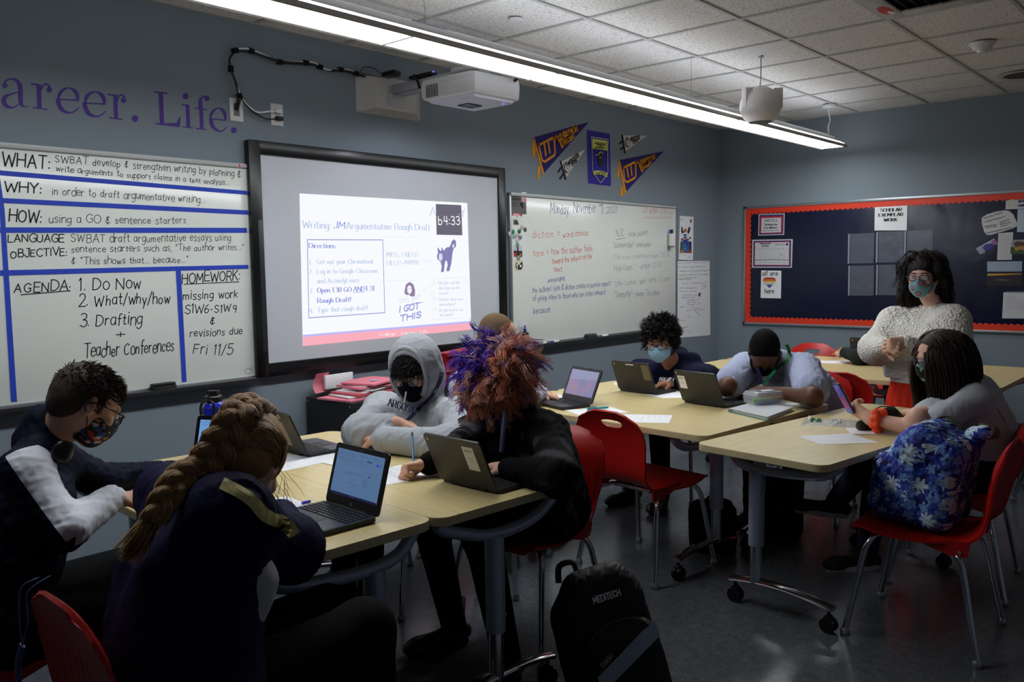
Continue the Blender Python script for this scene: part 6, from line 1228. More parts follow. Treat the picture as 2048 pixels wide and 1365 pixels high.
def nets(F, h, lo):
    S = F < 0; c = S[:-1, :-1, :-1].astype(np.int8); cnt = np.zeros(c.shape, np.int8)
    for o in np.ndindex(2, 2, 2): cnt += S[o[0]:o[0]+c.shape[0], o[1]:o[1]+c.shape[1], o[2]:o[2]+c.shape[2]]
    I = np.nonzero((cnt > 0) & (cnt < 8)); N = len(I[0]); ids = np.full(c.shape, -1, np.int32); ids[I] = np.arange(N)
    acc = np.zeros((N, 3)); num = np.zeros(N)
    for d in range(3):
        o = [0, 1] 
        for u in o:
            for w in o:
                a = [0, 0, 0]; e = [(d+1) % 3, (d+2) % 3]; a[e[0]] = u; a[e[1]] = w; b = list(a); b[d] = 1
                v0 = F[I[0]+a[0], I[1]+a[1], I[2]+a[2]]; v1 = F[I[0]+b[0], I[1]+b[1], I[2]+b[2]]
                m = (v0 < 0) != (v1 < 0); t = np.where(m, v0/(v0-v1+1e-12), 0)
                q = np.tile(np.array(a, float), (N, 1)); q[:, d] = t; acc[m] += q[m]; num[m] += 1
    V = (acc/num[:, None]+np.stack(I, 1))*h+lo; Q = []
    for d in range(3):
        e, f = (d+1) % 3, (d+2) % 3; s0 = [slice(None)]*3; s1 = [slice(None)]*3; s0[d] = slice(0, -1); s1[d] = slice(1, None)
        for s_ in (s0, s1): s_[e] = slice(1, -1); s_[f] = slice(1, -1)
        A = S[tuple(s0)]; B = S[tuple(s1)]; J = np.nonzero(A != B); P = [J[0].copy(), J[1].copy(), J[2].copy()]; P[e] = P[e]+1; P[f] = P[f]+1
        def idx(de, df):
            q = [P[0].copy(), P[1].copy(), P[2].copy()]; q[e] -= de; q[f] -= df; return ids[q[0], q[1], q[2]]
        q4 = np.stack([idx(1, 1), idx(0, 1), idx(0, 0), idx(1, 0)], 1); fl = ~A[J]; q4[fl] = q4[fl][:, ::-1]; Q.append(q4)
    Q = np.concatenate(Q); return V, Q[(Q >= 0).all(1)]
def vnormals(V, Q):
    a = V[Q[:, 2]]-V[Q[:, 0]]; b = V[Q[:, 3]]-V[Q[:, 1]]; n = np.cross(a, b); N = np.zeros_like(V)
    for i in range(4): np.add.at(N, Q[:, i], n)
    return N/(np.linalg.norm(N, axis=1)[:, None]+1e-12)
def smooth_v(V, Q, it=1, f=.5):
    for _ in range(it):
        acc = np.zeros_like(V); c = np.zeros(len(V))
        for i in range(4): np.add.at(acc, Q[:, i], V[Q[:, (i+1) % 4]]+V[Q[:, (i-1) % 4]]); np.add.at(c, Q[:, i], 2)
        V = V*(1-f)+f*acc/np.maximum(c, 1)[:, None]
    return V
def wav(V, f, seed=0):                                      # smooth cheap noise in -1..1
    r = np.random.default_rng(seed); o = 0; w = V*f
    for i in range(4):
        k = r.normal(size=3)*(1+.55*i); k2 = r.normal(size=3)*(.8+.4*i); o = o+np.sin(w@k+1.6*np.sin(w@k2+r.uniform(0, 6))+r.uniform(0, 6))/(1+.5*i)
    return o/2.6
def fold(V, Q, amp=.004, f=9, seed=1, creases=()):
    if f < 20: f *= 3.8
    N = vnormals(V, Q); r = 1-np.abs(wav(V*np.array([1, 1, .6]), f, seed))*2.2; d = amp*r*(.45+.55*wav(V, 7, seed+4))+amp*.3*wav(V, f*2.2, seed+9)
    for c, axis, R_, am, fr in creases:
        q = V-np.asarray(c); w = np.exp(-(q*q).sum(1)/(R_*R_)); d = d+am*w*np.sin((q@nrm(axis))*fr+1.8*wav(V, 14, seed+3))
    return V+N*d[:, None]
def npmesh(name, V, Q, m, parent=None, zone=None, smooth=True, kind=None):
    me = bpy.data.meshes.new(name); Q = np.asarray(Q, np.int32); k = Q.shape[1]
    me.vertices.add(len(V)); me.vertices.foreach_set('co', np.asarray(V, np.float32).ravel()); me.loops.add(Q.size); me.loops.foreach_set('vertex_index', Q.ravel())
    me.polygons.add(len(Q)); me.polygons.foreach_set('loop_start', np.arange(0, Q.size, k, dtype=np.int32)); me.polygons.foreach_set('loop_total', np.full(len(Q), k, np.int32))
    for mm in (m if isinstance(m, (list, tuple)) else [m]): me.materials.append(mm)
    if zone is not None: me.polygons.foreach_set('material_index', np.asarray(zone, np.int32))
    me.polygons.foreach_set('use_smooth', np.full(len(Q), smooth)); me.update(calc_edges=True)
    o = bpy.data.objects.new(name, me); C.objects.link(o)
    if parent is not None:
        o.parent = parent; o.matrix_parent_inverse = (Matrix.Translation(parent.location) @ parent.rotation_euler.to_matrix().to_4x4()).inverted() if parent.location.length or parent.rotation_euler.z else Matrix()
    if kind: o['kind'] = kind
    return o
def sdf(name, fd, h, m, parent=None, zone=None, folds=None, sm=1, kind=None, sval=None):
    V, Q = fd.mesh(h); V = smooth_v(V, Q, sm)
    if folds: V = fold(V, Q, **folds)
    z_ = zone(V[Q].mean(1), vnormals(V, Q)[Q[:, 0]]) if zone else None
    o = npmesh(name, V, Q, m, parent, z_, kind=kind)
    if sval: at_ = o.data.attributes.new('zone', 'FLOAT', 'POINT'); at_.data.foreach_set('value', np.asarray(sval(V, vnormals(V, Q)), np.float32))
    return o
def zonemat(name, a, b2):
    m = mat(name, a, .65); nt, b = nodes(m); at_ = nt.nodes.new('ShaderNodeAttribute'); at_.attribute_name = 'zone'; g_ = nt.nodes.new('ShaderNodeMath'); g_.operation = 'GREATER_THAN'; g_.inputs[1].default_value = 0; nt.links.new(at_.outputs['Fac'], g_.inputs[0])
    mx = nt.nodes.new('ShaderNodeMix'); mx.data_type = 'RGBA'; nt.links.new(g_.outputs[0], mx.inputs[0]); mx.inputs[6].default_value = (*lin(a), 1); mx.inputs[7].default_value = (*lin(b2), 1); nt.links.new(mx.outputs[2], b.inputs['Base Color']); return m
def clump(P, n, rad, seed=0, tip=1.6):
    g_ = np.random.default_rng(seed); N, S, _ = P.shape; off = g_.normal(size=(N, n, 1, 3))*rad; pr = np.interp(np.linspace(0, 1, S), [0, .35, 1], [1, 1.1, tip])[None, None, :, None]
    return (P[:, None]+off*pr+g_.normal(size=(N, n, S, 3))*rad*.06).reshape(N*n, S, 3)
def strands(name, P, r0, mats, parent, pick=None, taper=.25, sides=3, kind=None):
    """P: (N, S, 3) hair paths -> thin tapered tubes"""
    P = np.asarray(P); N, S, _ = P.shape; T = np.gradient(P, axis=1); T /= np.linalg.norm(T, axis=2)[..., None]+1e-9
    up = np.array([.31, .52, .79]); A = np.cross(T, up); A /= np.linalg.norm(A, axis=2)[..., None]+1e-9; B_ = np.cross(T, A)
    r = (np.asarray(r0).reshape(-1, 1) if np.ndim(r0) else r0)*(taper+(1-taper)*np.sin(np.linspace(.35, PI*.97, S)))[None]*np.ones((N, 1)); V = []
    for k in range(sides): t = 2*PI*k/sides; V.append(P+(A*math.cos(t)+B_*math.sin(t))*r[..., None])
    V = np.stack(V, 2).reshape(-1, 3); base = (np.arange(N)*S*sides)[:, None, None]; i = np.arange(S-1)[None, :, None]*sides; k = np.arange(sides)[None, None]
    Q = np.stack(np.broadcast_arrays(base+i+k, base+i+(k+1) % sides, base+i+sides+(k+1) % sides, base+i+sides+k), -1).reshape(-1, 4)
    z_ = None
    if pick is not None: z_ = np.repeat(pick, (S-1)*sides)
    return npmesh(name, V, Q, mats, parent, z_, kind=kind)
def frame(c, face, roll=0., up=(0, 0, 1)):
    """4x4 with x = own right, y = forward, z = up of the head"""
    y = nrm(face); x = nrm(np.cross(y, up)); z = np.cross(x, y)
    if roll: cr_, sr = math.cos(roll), math.sin(roll); x, z = x*cr_+z*sr, z*cr_-x*sr
    M = np.eye(4); M[:3, 0] = x; M[:3, 1] = y; M[:3, 2] = z; M[:3, 3] = c; return M
class HF:                                                    # head frame helper: local points and axes -> world
    def __init__(s, M, k=1.): s.M = M; s.k = k; s.R = M[:3, :3].T
    def __call__(s, *p): return s.M[:3, :3] @ (np.array(p, float)*s.k)+s.M[:3, 3]
    def ell(s, fd, c, r, k=.02, op=1, rot=None): R_ = s.R if rot is None else rot @ s.R; fd.ell(s(*c), np.array(r)*s.k, R_, k*s.k, op)
    def cap(s, fd, a, b, ra, rb=None, k=.02, op=1): fd.cap(s(*a), s(*b), ra*s.k, (ra if rb is None else rb)*s.k, k*s.k, op)
def head_sdf(fd, H, ears=True, eyes=True):
    H.ell(fd, (0, -.018, .035), (.073, .094, .084), .03); H.ell(fd, (0, .028, .012), (.060, .064, .082), .03); H.ell(fd, (0, .026, -.045), (.054, .058, .052), .03)
    H.ell(fd, (0, .066, -.088), (.021, .020, .017), .025)
    for s_ in (-1, 1):
        H.cap(fd, (s_*.055, -.004, -.035), (s_*.026, .052, -.082), .016, .014, .03); H.ell(fd, (s_*.036, .070, -.018), (.022, .018, .018), .02)
        if eyes: H.ell(fd, (s_*.031, .101, .014), (.019, .014, .012), .010, -1); H.ell(fd, (s_*.031, .079, .013), (.0135, .0135, .0125), .004)
        if ears:
            a = rad(18)*s_; rot = np.array([[math.cos(a), -math.sin(a), 0], [math.sin(a), math.cos(a), 0], [0, 0, 1]])
            H.ell(fd, (s_*.076, -.008, .0), (.007, .019, .031), .008, rot=rot); H.ell(fd, (s_*.074, -.004, -.022), (.007, .010, .012), .006); H.ell(fd, (s_*.083, -.003, .004), (.005, .010, .018), .004, -1, rot=rot)
    H.cap(fd, (0, .090, .018), (0, .110, -.014), .0075, .0105, .012); H.ell(fd, (0, .107, -.020), (.015, .010, .008), .008); H.cap(fd, (-.034, .086, .030), (.034, .086, .030), .007, .007, .014)
    H.ell(fd, (0, .094, -.046), (.022, .009, .0055), .006); H.ell(fd, (0, .092, -.055), (.018, .009, .006), .006)
SKINS = {}
def skin(name, rgb): return mat('skin_'+name, rgb, .5, spec=.35, bump=.15, bscale=300, var=.06, vscale=20, bdist=.0006)
def hand(fd, W_, d, n, side, curl=.35, spread=.06, thumb=.5, s=1., curls=None, wr=.026):
    """wrist point, direction along the hand, palm normal, side +1 right / -1 left"""
    W_ = np.asarray(W_, float); d = nrm(d); n = nrm(np.asarray(n)-d*np.dot(n, d)); l = np.cross(n, d)*side      # l points to the thumb
    tips = []
    for i, (lo_, le, r) in enumerate(((.030, .074, .0088), (.010, .082, .0090), (-.010, .076, .0086), (-.029, .060, .0076))):
        K = W_+d*(.093-.004*abs(i-1))*s+l*lo_*s; fd.cap(W_+d*.01*s+l*lo_*.55*s, K, .0145*s, .0118*s, .018)
        q = K; a = 0; sp = spread*(1.2-i*.9); cu = curls[i] if curls else (curl*(1+.12*i),)*3
        for f_, c_ in zip((.46, .30, .24), cu):
            a += c_; dd = nrm(d*math.cos(a)+n*math.sin(a)+l*sp*math.cos(a)); q2 = q+dd*le*f_*s; fd.cap(q, q2, r*s, r*s*.93, .006); q = q2; r *= .93
        tips.append((q, dd))
    K = W_+d*.026*s+l*.030*s+n*.006*s; q = K; fd.cap(W_+l*.008*s, K, .015*s, .0135*s, .016)
    for f_, t_, r in ((.034, .0, .0115), (.030, .35, .0100), (.024, .35, .0092)):
        th = thumb+t_*thumb; dd = nrm(d*.85+l*(.75-th*.55)+n*th*.9); q2 = q+dd*f_*s; fd.cap(q, q2, r*s, r*.93*s, .008); q = q2
    tips.append((q, dd)); fd.cap(W_-d*.01, W_+d*.02*s, wr, .022*s, .02); return tips
def nails(tips, n, parent, m):
    b_ = MB()
    for q, dd in tips: pass
def torso(fd, hips, chest, neck, shR, shL, w=1., dep=1., belly=1., k=.07):
    hips, chest, neck, shR, shL = [np.asarray(v, float) for v in (hips, chest, neck, shR, shL)]; s_ = nrm(shR-shL); half = np.linalg.norm(shR-shL)/2
    for q in (-1, 1):
        fd.cap(hips+s_*q*.085*w, hips*.45+chest*.55+s_*q*.070*w, .108*w*belly, .105*w*belly, k); fd.cap(hips*.45+chest*.55+s_*q*.070*w, chest+s_*q*.085*w, .105*w*belly, .098*dep, k)
        sh = shR if q > 0 else shL; fd.cap(chest+s_*q*.08*w, sh*.8+chest*.2, .092*dep, .062*w, k); fd.cap(neck, sh, .056, .058*w, .05)
def arm(fd, sh, el, wr, r=(.060, .052, .040), k=.03): fd.cap(sh, el, r[0], r[1], k); fd.cap(el, wr, r[1], r[2], k)
def leg(fd, hip, knee, ank, r=(.092, .068, .052), k=.04): fd.cap(hip, knee, r[0], r[1], k); fd.cap(knee, ank, r[1], r[2], k)
def mask_on(P_, H, m, zone=None, name='face_mask', loops=None, top=.006, size=1.):
    fd = Fld(); H.ell(fd, (0, .034, -.046), (.064*size, .078, .060), .01); H.ell(fd, (0, .088, -.022), (.022, .032, .036), .03); H.ell(fd, (0, .066, -.084), (.030, .028, .026), .02)
    z_ = H.M[:3, 2]; y_ = H.M[:3, 1]
    fd.cut(H(0, .10, top+.002), z_*1.0+y_*.10); fd.cut(H(0, .018, -.04), -y_+z_*.25); 
    o = sdf(name, fd, .0042, m, P_, zone=zone, sm=1, folds=dict(amp=.0008, f=60, seed=5))
    b_ = MB()
    for s_ in (-1, 1):
        for za in (-.012, -.07): b_.tube(cr([H(s_*.060, .024, za), H(s_*.074, .004, za*.6+.004), H(s_*.082, -.018, .012 if za > -.05 else -.016)], 4), .0018, 5)
        b_.tube([H(s_*.082, -.018, .012), H(s_*.081, -.027, -.002), H(s_*.082, -.018, -.016)], .0018, 5)
    lo_ = b_.build('ear_loop', loops or M_black, o); lo_.matrix_parent_inverse = o.matrix_parent_inverse.copy() if False else (Matrix.Translation(P_.location)).inverted() if False else Matrix()
    reparent(lo_, o); return o
def reparent(o, P_):
    """parent o, whose mesh is in world coordinates, without moving it"""
    o.parent = P_; M = Matrix(); q = P_
    while q is not None:
        M = q.matrix_parent_inverse @ Matrix.Translation(q.location) @ q.rotation_euler.to_matrix().to_4x4() @ M if q.parent is None else q.matrix_parent_inverse @ Matrix.Translation(q.location) @ q.rotation_euler.to_matrix().to_4x4() @ M
        q = q.parent
    o.matrix_parent_inverse = M.inverted(); return o
def part(o, P_): return reparent(o, P_)
def glasses_on(P_, H, m, lens=None, w=.024, h=.017, z=.008, y=.112):
    b_ = MB()
    for s_ in (-1, 1):
        ring_ = [H(s_*.033+w*math.copysign(abs(math.cos(t))**.75, math.cos(t)), y-.10*abs(math.cos(t))*.1*(1 if s_*math.cos(t) > 0 else -.2), z+h*math.copysign(abs(math.sin(t))**.8, math.sin(t))) for t in np.linspace(0, 2*PI, 25)]
        b_.tube(ring_, .0022, 6); b_.tube(cr([H(s_*(.033+w), y-.004, z+.006), H(s_*.072, .075, z+.008), H(s_*.081, .0, z+.004), H(s_*.080, -.02, z-.010)], 4), .0022, 6)
    b_.tube(cr([H(-.010, y+.001, z+.005), H(0, y+.004, z+.008), H(.010, y+.001, z+.005)], 3), .0020, 6)
    o = b_.build('glasses', m, None, smooth=60); part(o, P_); lb = MB()
    for s_ in (-1, 1):
        L_ = [H(s_*.033+w*.95*math.copysign(abs(math.cos(t))**.75, math.cos(t)), y-.001, z+h*.95*math.copysign(abs(math.sin(t))**.8, math.sin(t))) for t in np.linspace(0, 2*PI, 25)[:-1]]
        lb.add(L_, [tuple(range(24))])
    l_ = lb.build('lens', lens or mat('spectacle_lens', (200, 205, 215), .05, alpha=.16, spec=.8), None, smooth=None); part(l_, o); return o
def eyes_on(P_, H, iris=(60, 40, 28), down=.5):
    mw, mi = mat('eye_white', (215, 210, 206), .2), mat('iris_%d' % iris[0], iris, .15)
    for s_ in (-1, 1):
        fd = Fld(); H.ell(fd, (s_*.031, .081, .0125), (.0125, .0125, .0118), .002); c = H(s_*.031, .081, .0125); dn = nrm(H(0, 1, -.5*down)-H(0, 0, 0))
        o = sdf('eye', fd, .0022, [mw, mi], None, zone=lambda Cn, Nn: ((Cn-c)@dn > .0108).astype(int)); part(o, P_)
def shoe(P_, ank, d, m, sole=None, L=.27, name='shoe', z0=0.):
    d = nrm([d[0], d[1], 0]); l = np.cross([0, 0, 1], d); a = np.array([ank[0], ank[1], z0]); fd = Fld()
    fd.cap(a-d*.045+[0, 0, .045], a+d*.02+[0, 0, .045], .034, .036, .02); fd.cap(a+d*.02+[0, 0, .042], a+d*(L-.11)+[0, 0, .036], .036, .034, .03); fd.ell(a+d*(L-.10)+[0, 0, .032], (.060, .043, .030), np.array([d, l, [0, 0, 1]]), .03)
    fd.cap(a+[0, 0, .06], a+[0, 0, .10], .040, .038, .02); fd.cut(a+[0, 0, .014], [0, 0, -1]); o = sdf(name, fd, .006, m, None); part(o, P_)
    out = []
    for t in np.linspace(0, 2*PI, 28)[:-1]:
        c_, s_ = math.cos(t), math.sin(t); x = (L-.07 if c_ > 0 else .078)*c_*1.0; w_ = (.046 if c_ > 0 else .038)*s_; q = a+d*(x+.012)+l*w_; out.append((q[0], q[1]))
    s2 = MB().prism(out, z0+.001, z0+.026).build('sole', sole or m, None, smooth=40); part(s2, o); return o
def person(base, label): e = empty('person', (base[0], base[1], 0), 0, label, 'person'); return e
def hair_mats(name, cols, rough=.5, tr=0.):
    out = [mat('hair_%s_%d' % (name, i), c, rough, spec=.35, bump=.6, bscale=260, stretch=(3, 3, .5), bdist=.003) for i, c in enumerate(cols)]
    for m in out:
        if tr:
            nt, b = nodes(m); t_ = nt.nodes.new('ShaderNodeBsdfTranslucent'); t_.inputs[0].default_value = b.inputs['Base Color'].default_value; mx = nt.nodes.new('ShaderNodeMixShader'); mx.inputs[0].default_value = tr; nt.links.new(b.outputs[0], mx.inputs[1]); nt.links.new(t_.outputs[0], mx.inputs[2]); nt.links.new(mx.outputs[0], nt.nodes['Material Output'].inputs[0])
    return out
def flow(root, d0, S, step, grav=.0, curl=0., cf=1., seed=0, pull=None):
    """integrate hair paths: root (N,3), first direction (N,3)"""
    r = np.random.default_rng(seed); N = len(root); P = [root]; d = d0.copy(); ph = r.uniform(0, 6.28, N); a1 = r.normal(size=(N, 3)); a1 /= np.linalg.norm(a1, axis=1)[:, None]; a2 = np.cross(a1, d); a2 /= np.linalg.norm(a2, axis=1)[:, None]+1e-9
    st = step*(np.ones((N, 1)) if np.ndim(step) == 0 else 1)
    for i in range(S-1):
        d = d+np.array([0, 0, -grav]); 
        if pull is not None: d = d+pull(P[-1], i)
        d /= np.linalg.norm(d, axis=1)[:, None]+1e-9
        w = d+curl*(a1*np.sin(ph+i*cf)[:, None]+a2*np.cos(ph+i*cf)[:, None]); P.append(P[-1]+w*st)
    return np.stack(P, 1)
def scalp(H, N, seed=0, zmin=-.01, front=.075, c=(0, -.018, .035), r=(.076, .097, .088), keep=None):
    """random scalp points and outward normals in head space, world space out"""
    g_ = np.random.default_rng(seed); q = g_.normal(size=(N*6, 3)); q /= np.linalg.norm(q, axis=1)[:, None]; loc = q*r+np.array(c)
    ok = (loc[:, 2] > zmin-(loc[:, 1] < 0)*.035) & ~((loc[:, 1] > front-.0) & (loc[:, 2] < .075)) & ~((loc[:, 1] > .035) & (loc[:, 2] < .045))
    if keep is not None: ok &= keep(loc)
    loc = loc[ok][:N]; nn = (loc-np.array(c))/np.array(r)**2; nn /= np.linalg.norm(nn, axis=1)[:, None]
    return loc, nn
def toW(H, loc): return (loc*H.k)@H.M[:3, :3].T+H.M[:3, 3]
def dirW(H, d): return d@H.M[:3, :3].T
def hair_cap(P_, H, m, grow=.006, zf=.062, back=-.055, bump_=.004, f=40, sides=-.02, name='hair', h=.006):
    fd = Fld(); H.ell(fd, (0, -.020, .038), (.075+grow, .096+grow, .087+grow), .02); z_ = H.M[:3, 2]; y_ = H.M[:3, 1]
    H.ell(fd, (0, -.045, -.015), (.066+grow, .060, .060), .03)
    H.ell(fd, (0, .105, .0), (.085, .085, zf), .012, -1)
    fd.cut(H(0, -.06, back), -z_-y_*.35)
    o = sdf(name, fd, h, m, None, folds=dict(amp=bump_, f=f, seed=4), sm=1); part(o, P_); return o
# ================================================================ PEOPLE
v3 = lambda *a: np.array(a, float)
def dv(px, py, d): return np.array(D(px, py, d))
def tz(px, py, z=TZ): return v3(*TP(px, py, z), z)
SK1, SK2, SK3, SK4 = skin('fair', (226, 178, 156)), skin('light', (214, 164, 138)), skin('tan', (186, 132, 104)), skin('deep', (92, 60, 44))
M_jeans = mat('dark_jeans', (26, 30, 44), .85, bump=.3, bscale=500); M_blk = mat('black_trousers', (14, 14, 16), .85, bump=.2, bscale=300); M_navy = mat('navy_knit', (20, 24, 48), .85, bump=.3, bscale=400)
def elbows(*e): return [(c, ax, .075, .004, 75) for c, ax in e]
LET = []
def ribbon(px, dep, wd, m, P_, tgt, nm='lanyard'):
    c = dv(*px[0], dep); n_ = nrm(CAM-c); u = nrm(np.cross((0, 0, 1), n_)); v = np.cross(n_, u); ik = Ink(Matrix(((u[0], v[0], n_[0], c[0]), (u[1], v[1], n_[1], c[1]), (u[2], v[2], n_[2], c[2]), (0, 0, 0, 1)))); q = [dv(*p, dep)-c for p in px]
    ik.line([(p.x, p.y) for p in cr([(a@u, a@v, 0) for a in q], 8)], wd, m)
    for x in ik.done(nm, None): LET.append((x, tgt)); part(x, P_)
# ---- 1 boy in the navy and white jacket
def boy():
    P_ = person((.90, 2.70), 'boy in a navy jacket with white sleeve panels and a patterned mask')
    hc = dv(170, 812, 2.62); H = HF(frame(hc, (.62, -.10, -.42), roll=.10), .98)
    neck = dv(92, 880, 2.62); shR = dv(48, 948, 2.46); shL = dv(120, 925, 2.84); elR = dv(128, 1060, 2.42); wrR = dv(222, 1000, 2.62); elL = dv(205, 962, 2.95); wrL = dv(318, 944, 3.10)
    hips = v3(.80, 2.68, .56); chest = (hips*.32+neck*.68)+v3(-.03, 0, -.05)
    fd = Fld(); head_sdf(fd, H); fd.cap(H(0, -.022, -.04), neck+v3(.01, 0, .01), .054, .058, .03); hand(fd, wrL, (.9, .3, -.15), (0, 0, -1), -1, .35); hand(fd, wrR, (.95, .2, -.1), (0, 0, -1), 1, .35)
    o = sdf('body', fd, .0045, SK2, None); part(o, P_)
    fd = Fld(); torso(fd, hips, chest, neck, shR, shL, 1.05, 1.1); arm(fd, shR, elR, wrR, (.066, .060, .042)); arm(fd, shL, elL, wrL, (.064, .054, .040)); fd.cap(neck+v3(-.02, 0, .0), neck+v3(.0, 0, .045), .070, .066, .03)
    H.ell(fd, (0, 0, 0), (.07, .09, .10), .01, -1)
    ax = nrm(elR-shR); ax2 = nrm(wrR-elR); camd = nrm(CAM-elR)
    def zone(Cn, Nn):
        t = (Cn-shR)@ax; L_ = np.linalg.norm(elR-shR); q = Cn-shR-np.clip(t, 0, L_)[:, None]*ax; t2 = (Cn-elR)@ax2; q2 = Cn-elR-np.clip(t2, 0, 9)[:, None]*ax2
        side = nrm(np.cross(ax, camd)); m_ = np.minimum.reduce; d1 = m_([.088-np.linalg.norm(q, axis=1), t+.05, L_+.05-t, .016-q@side-.10*(t-.1)**2, q@camd+.05])
        return np.maximum(d1, m_([.08-np.linalg.norm(q2, axis=1), t2+.03, Cn[:, 2]-elR[2]+.035-.1*t2]))
    o = sdf('jacket', fd, .006, zonemat('navy_track', (14, 18, 38), (216, 220, 230)), None, sval=zone, folds=dict(amp=.006, f=10, seed=2, creases=elbows((elR, ax), (elL, nrm(elL-shL))))); part(o, P_)
    fd = Fld(); hL = hips+v3(0, .09, -.02); hR = hips+v3(0, -.09, -.02); fd.cap(hL, hR, .12, .12, .05); leg(fd, hL, v3(1.25, 2.80, .50), v3(1.22, 2.82, .08)); leg(fd, hR, v3(1.25, 2.58, .50), v3(1.28, 2.56, .08))
    part(sdf('trousers', fd, .014, M_blk, None), P_); shoe(P_, v3(1.22, 2.82, .08), (1, 0, 0), M_black); shoe(P_, v3(1.28, 2.56, .08), (1, 0, 0), M_black)
    hm = hair_mats('brown', [(62, 48, 40), (76, 60, 50), (46, 36, 32)]); hair_cap(P_, H, hm[0], .004, zf=.060, back=-.075)
    loc, nn = scalp(H, 2600, 3, zmin=-.03); top = np.clip((loc[:, 2]-.04)/.06, 0, 1); d0 = nn*.55+np.array([0, .25, -.15])[None]+top[:, None]*np.array([.0, .55, .35]); d0[loc[:, 2] < .03] += [0, -.1, -.8]
    d0 += np.random.default_rng(2).normal(size=d0.shape)*.28; d0 /= np.linalg.norm(d0, axis=1)[:, None]
    st = (.0022+.0052*top+.002*(loc[:, 1] > .02))[:, None]
    Pp = flow(toW(H, loc+nn*.002), dirW(H, d0), 6, st*.7, grav=.12, seed=1); part(strands('hair_strands', Pp, .0018, hm, None, np.random.default_rng(1).integers(0, 3, len(Pp))), P_)
    mk = [mat('mask_print_dark', (22, 20, 24), .8), mat('mask_print_red', (170, 40, 30), .8), mat('mask_print_cream', (190, 180, 168), .8), mat('mask_print_blue', (40, 70, 130), .8), mat('mask_print_gold', (200, 140, 50), .8)]
    def mz(Cn, Nn):
        a = wav(Cn, 55, 3); b2 = wav(Cn, 70, 8); z_ = np.zeros(len(Cn), int); z_[a > .42] = 1; z_[(b2 > .5)] = 2; z_[(a < -.5)] = 3; z_[(b2 < -.62)] = 4; return z_
    mo = mask_on(P_, H, mk, zone=mz, size=1.06, top=.004)
    ik = Ink(Matrix(((H.M[0, 1]*.85-H.M[0, 0]*.0, H.M[0, 2], H.M[0, 0], 0), (H.M[1, 1]*.85, H.M[1, 2], H.M[1, 0], 0), (H.M[2, 1]*.85, H.M[2, 2], H.M[2, 0], 0), (0, 0, 0, 1)))); c = H(.062, .035, -.048)
    ik.M = Matrix.Translation(c) @ ik.M; ik.text('STAR', (0.0, -.006), (.040, .004), .013, mk[2], .0034); [part(x, mo) for x in ik.done('mask_lettering', None)]
    glasses_on(P_, H, M_black, w=.025, h=.017)
    b_ = MB().tube(cr([neck+v3(.03, -.075, .02), neck+v3(-.04, -.05, .05), neck+v3(-.055, .0, .06), neck+v3(-.04, .05, .05), neck+v3(.03, .075, .02)], 5), .009, 8)
    hb = b_.build('headphone_band', M_black, None); part(hb, P_)
    for s_, c in ((-1, dv(125, 905, 2.52)), (1, neck+v3(.05, .08, -.01))):
        f2 = Fld(); f2.ell(c, (.032, .018, .038), np.array([nrm([1, 0, -.3]), [0, 1, 0], [.3, 0, 1]]), .01); part(sdf('ear_cup', f2, .004, M_black, None), P_)
boy()
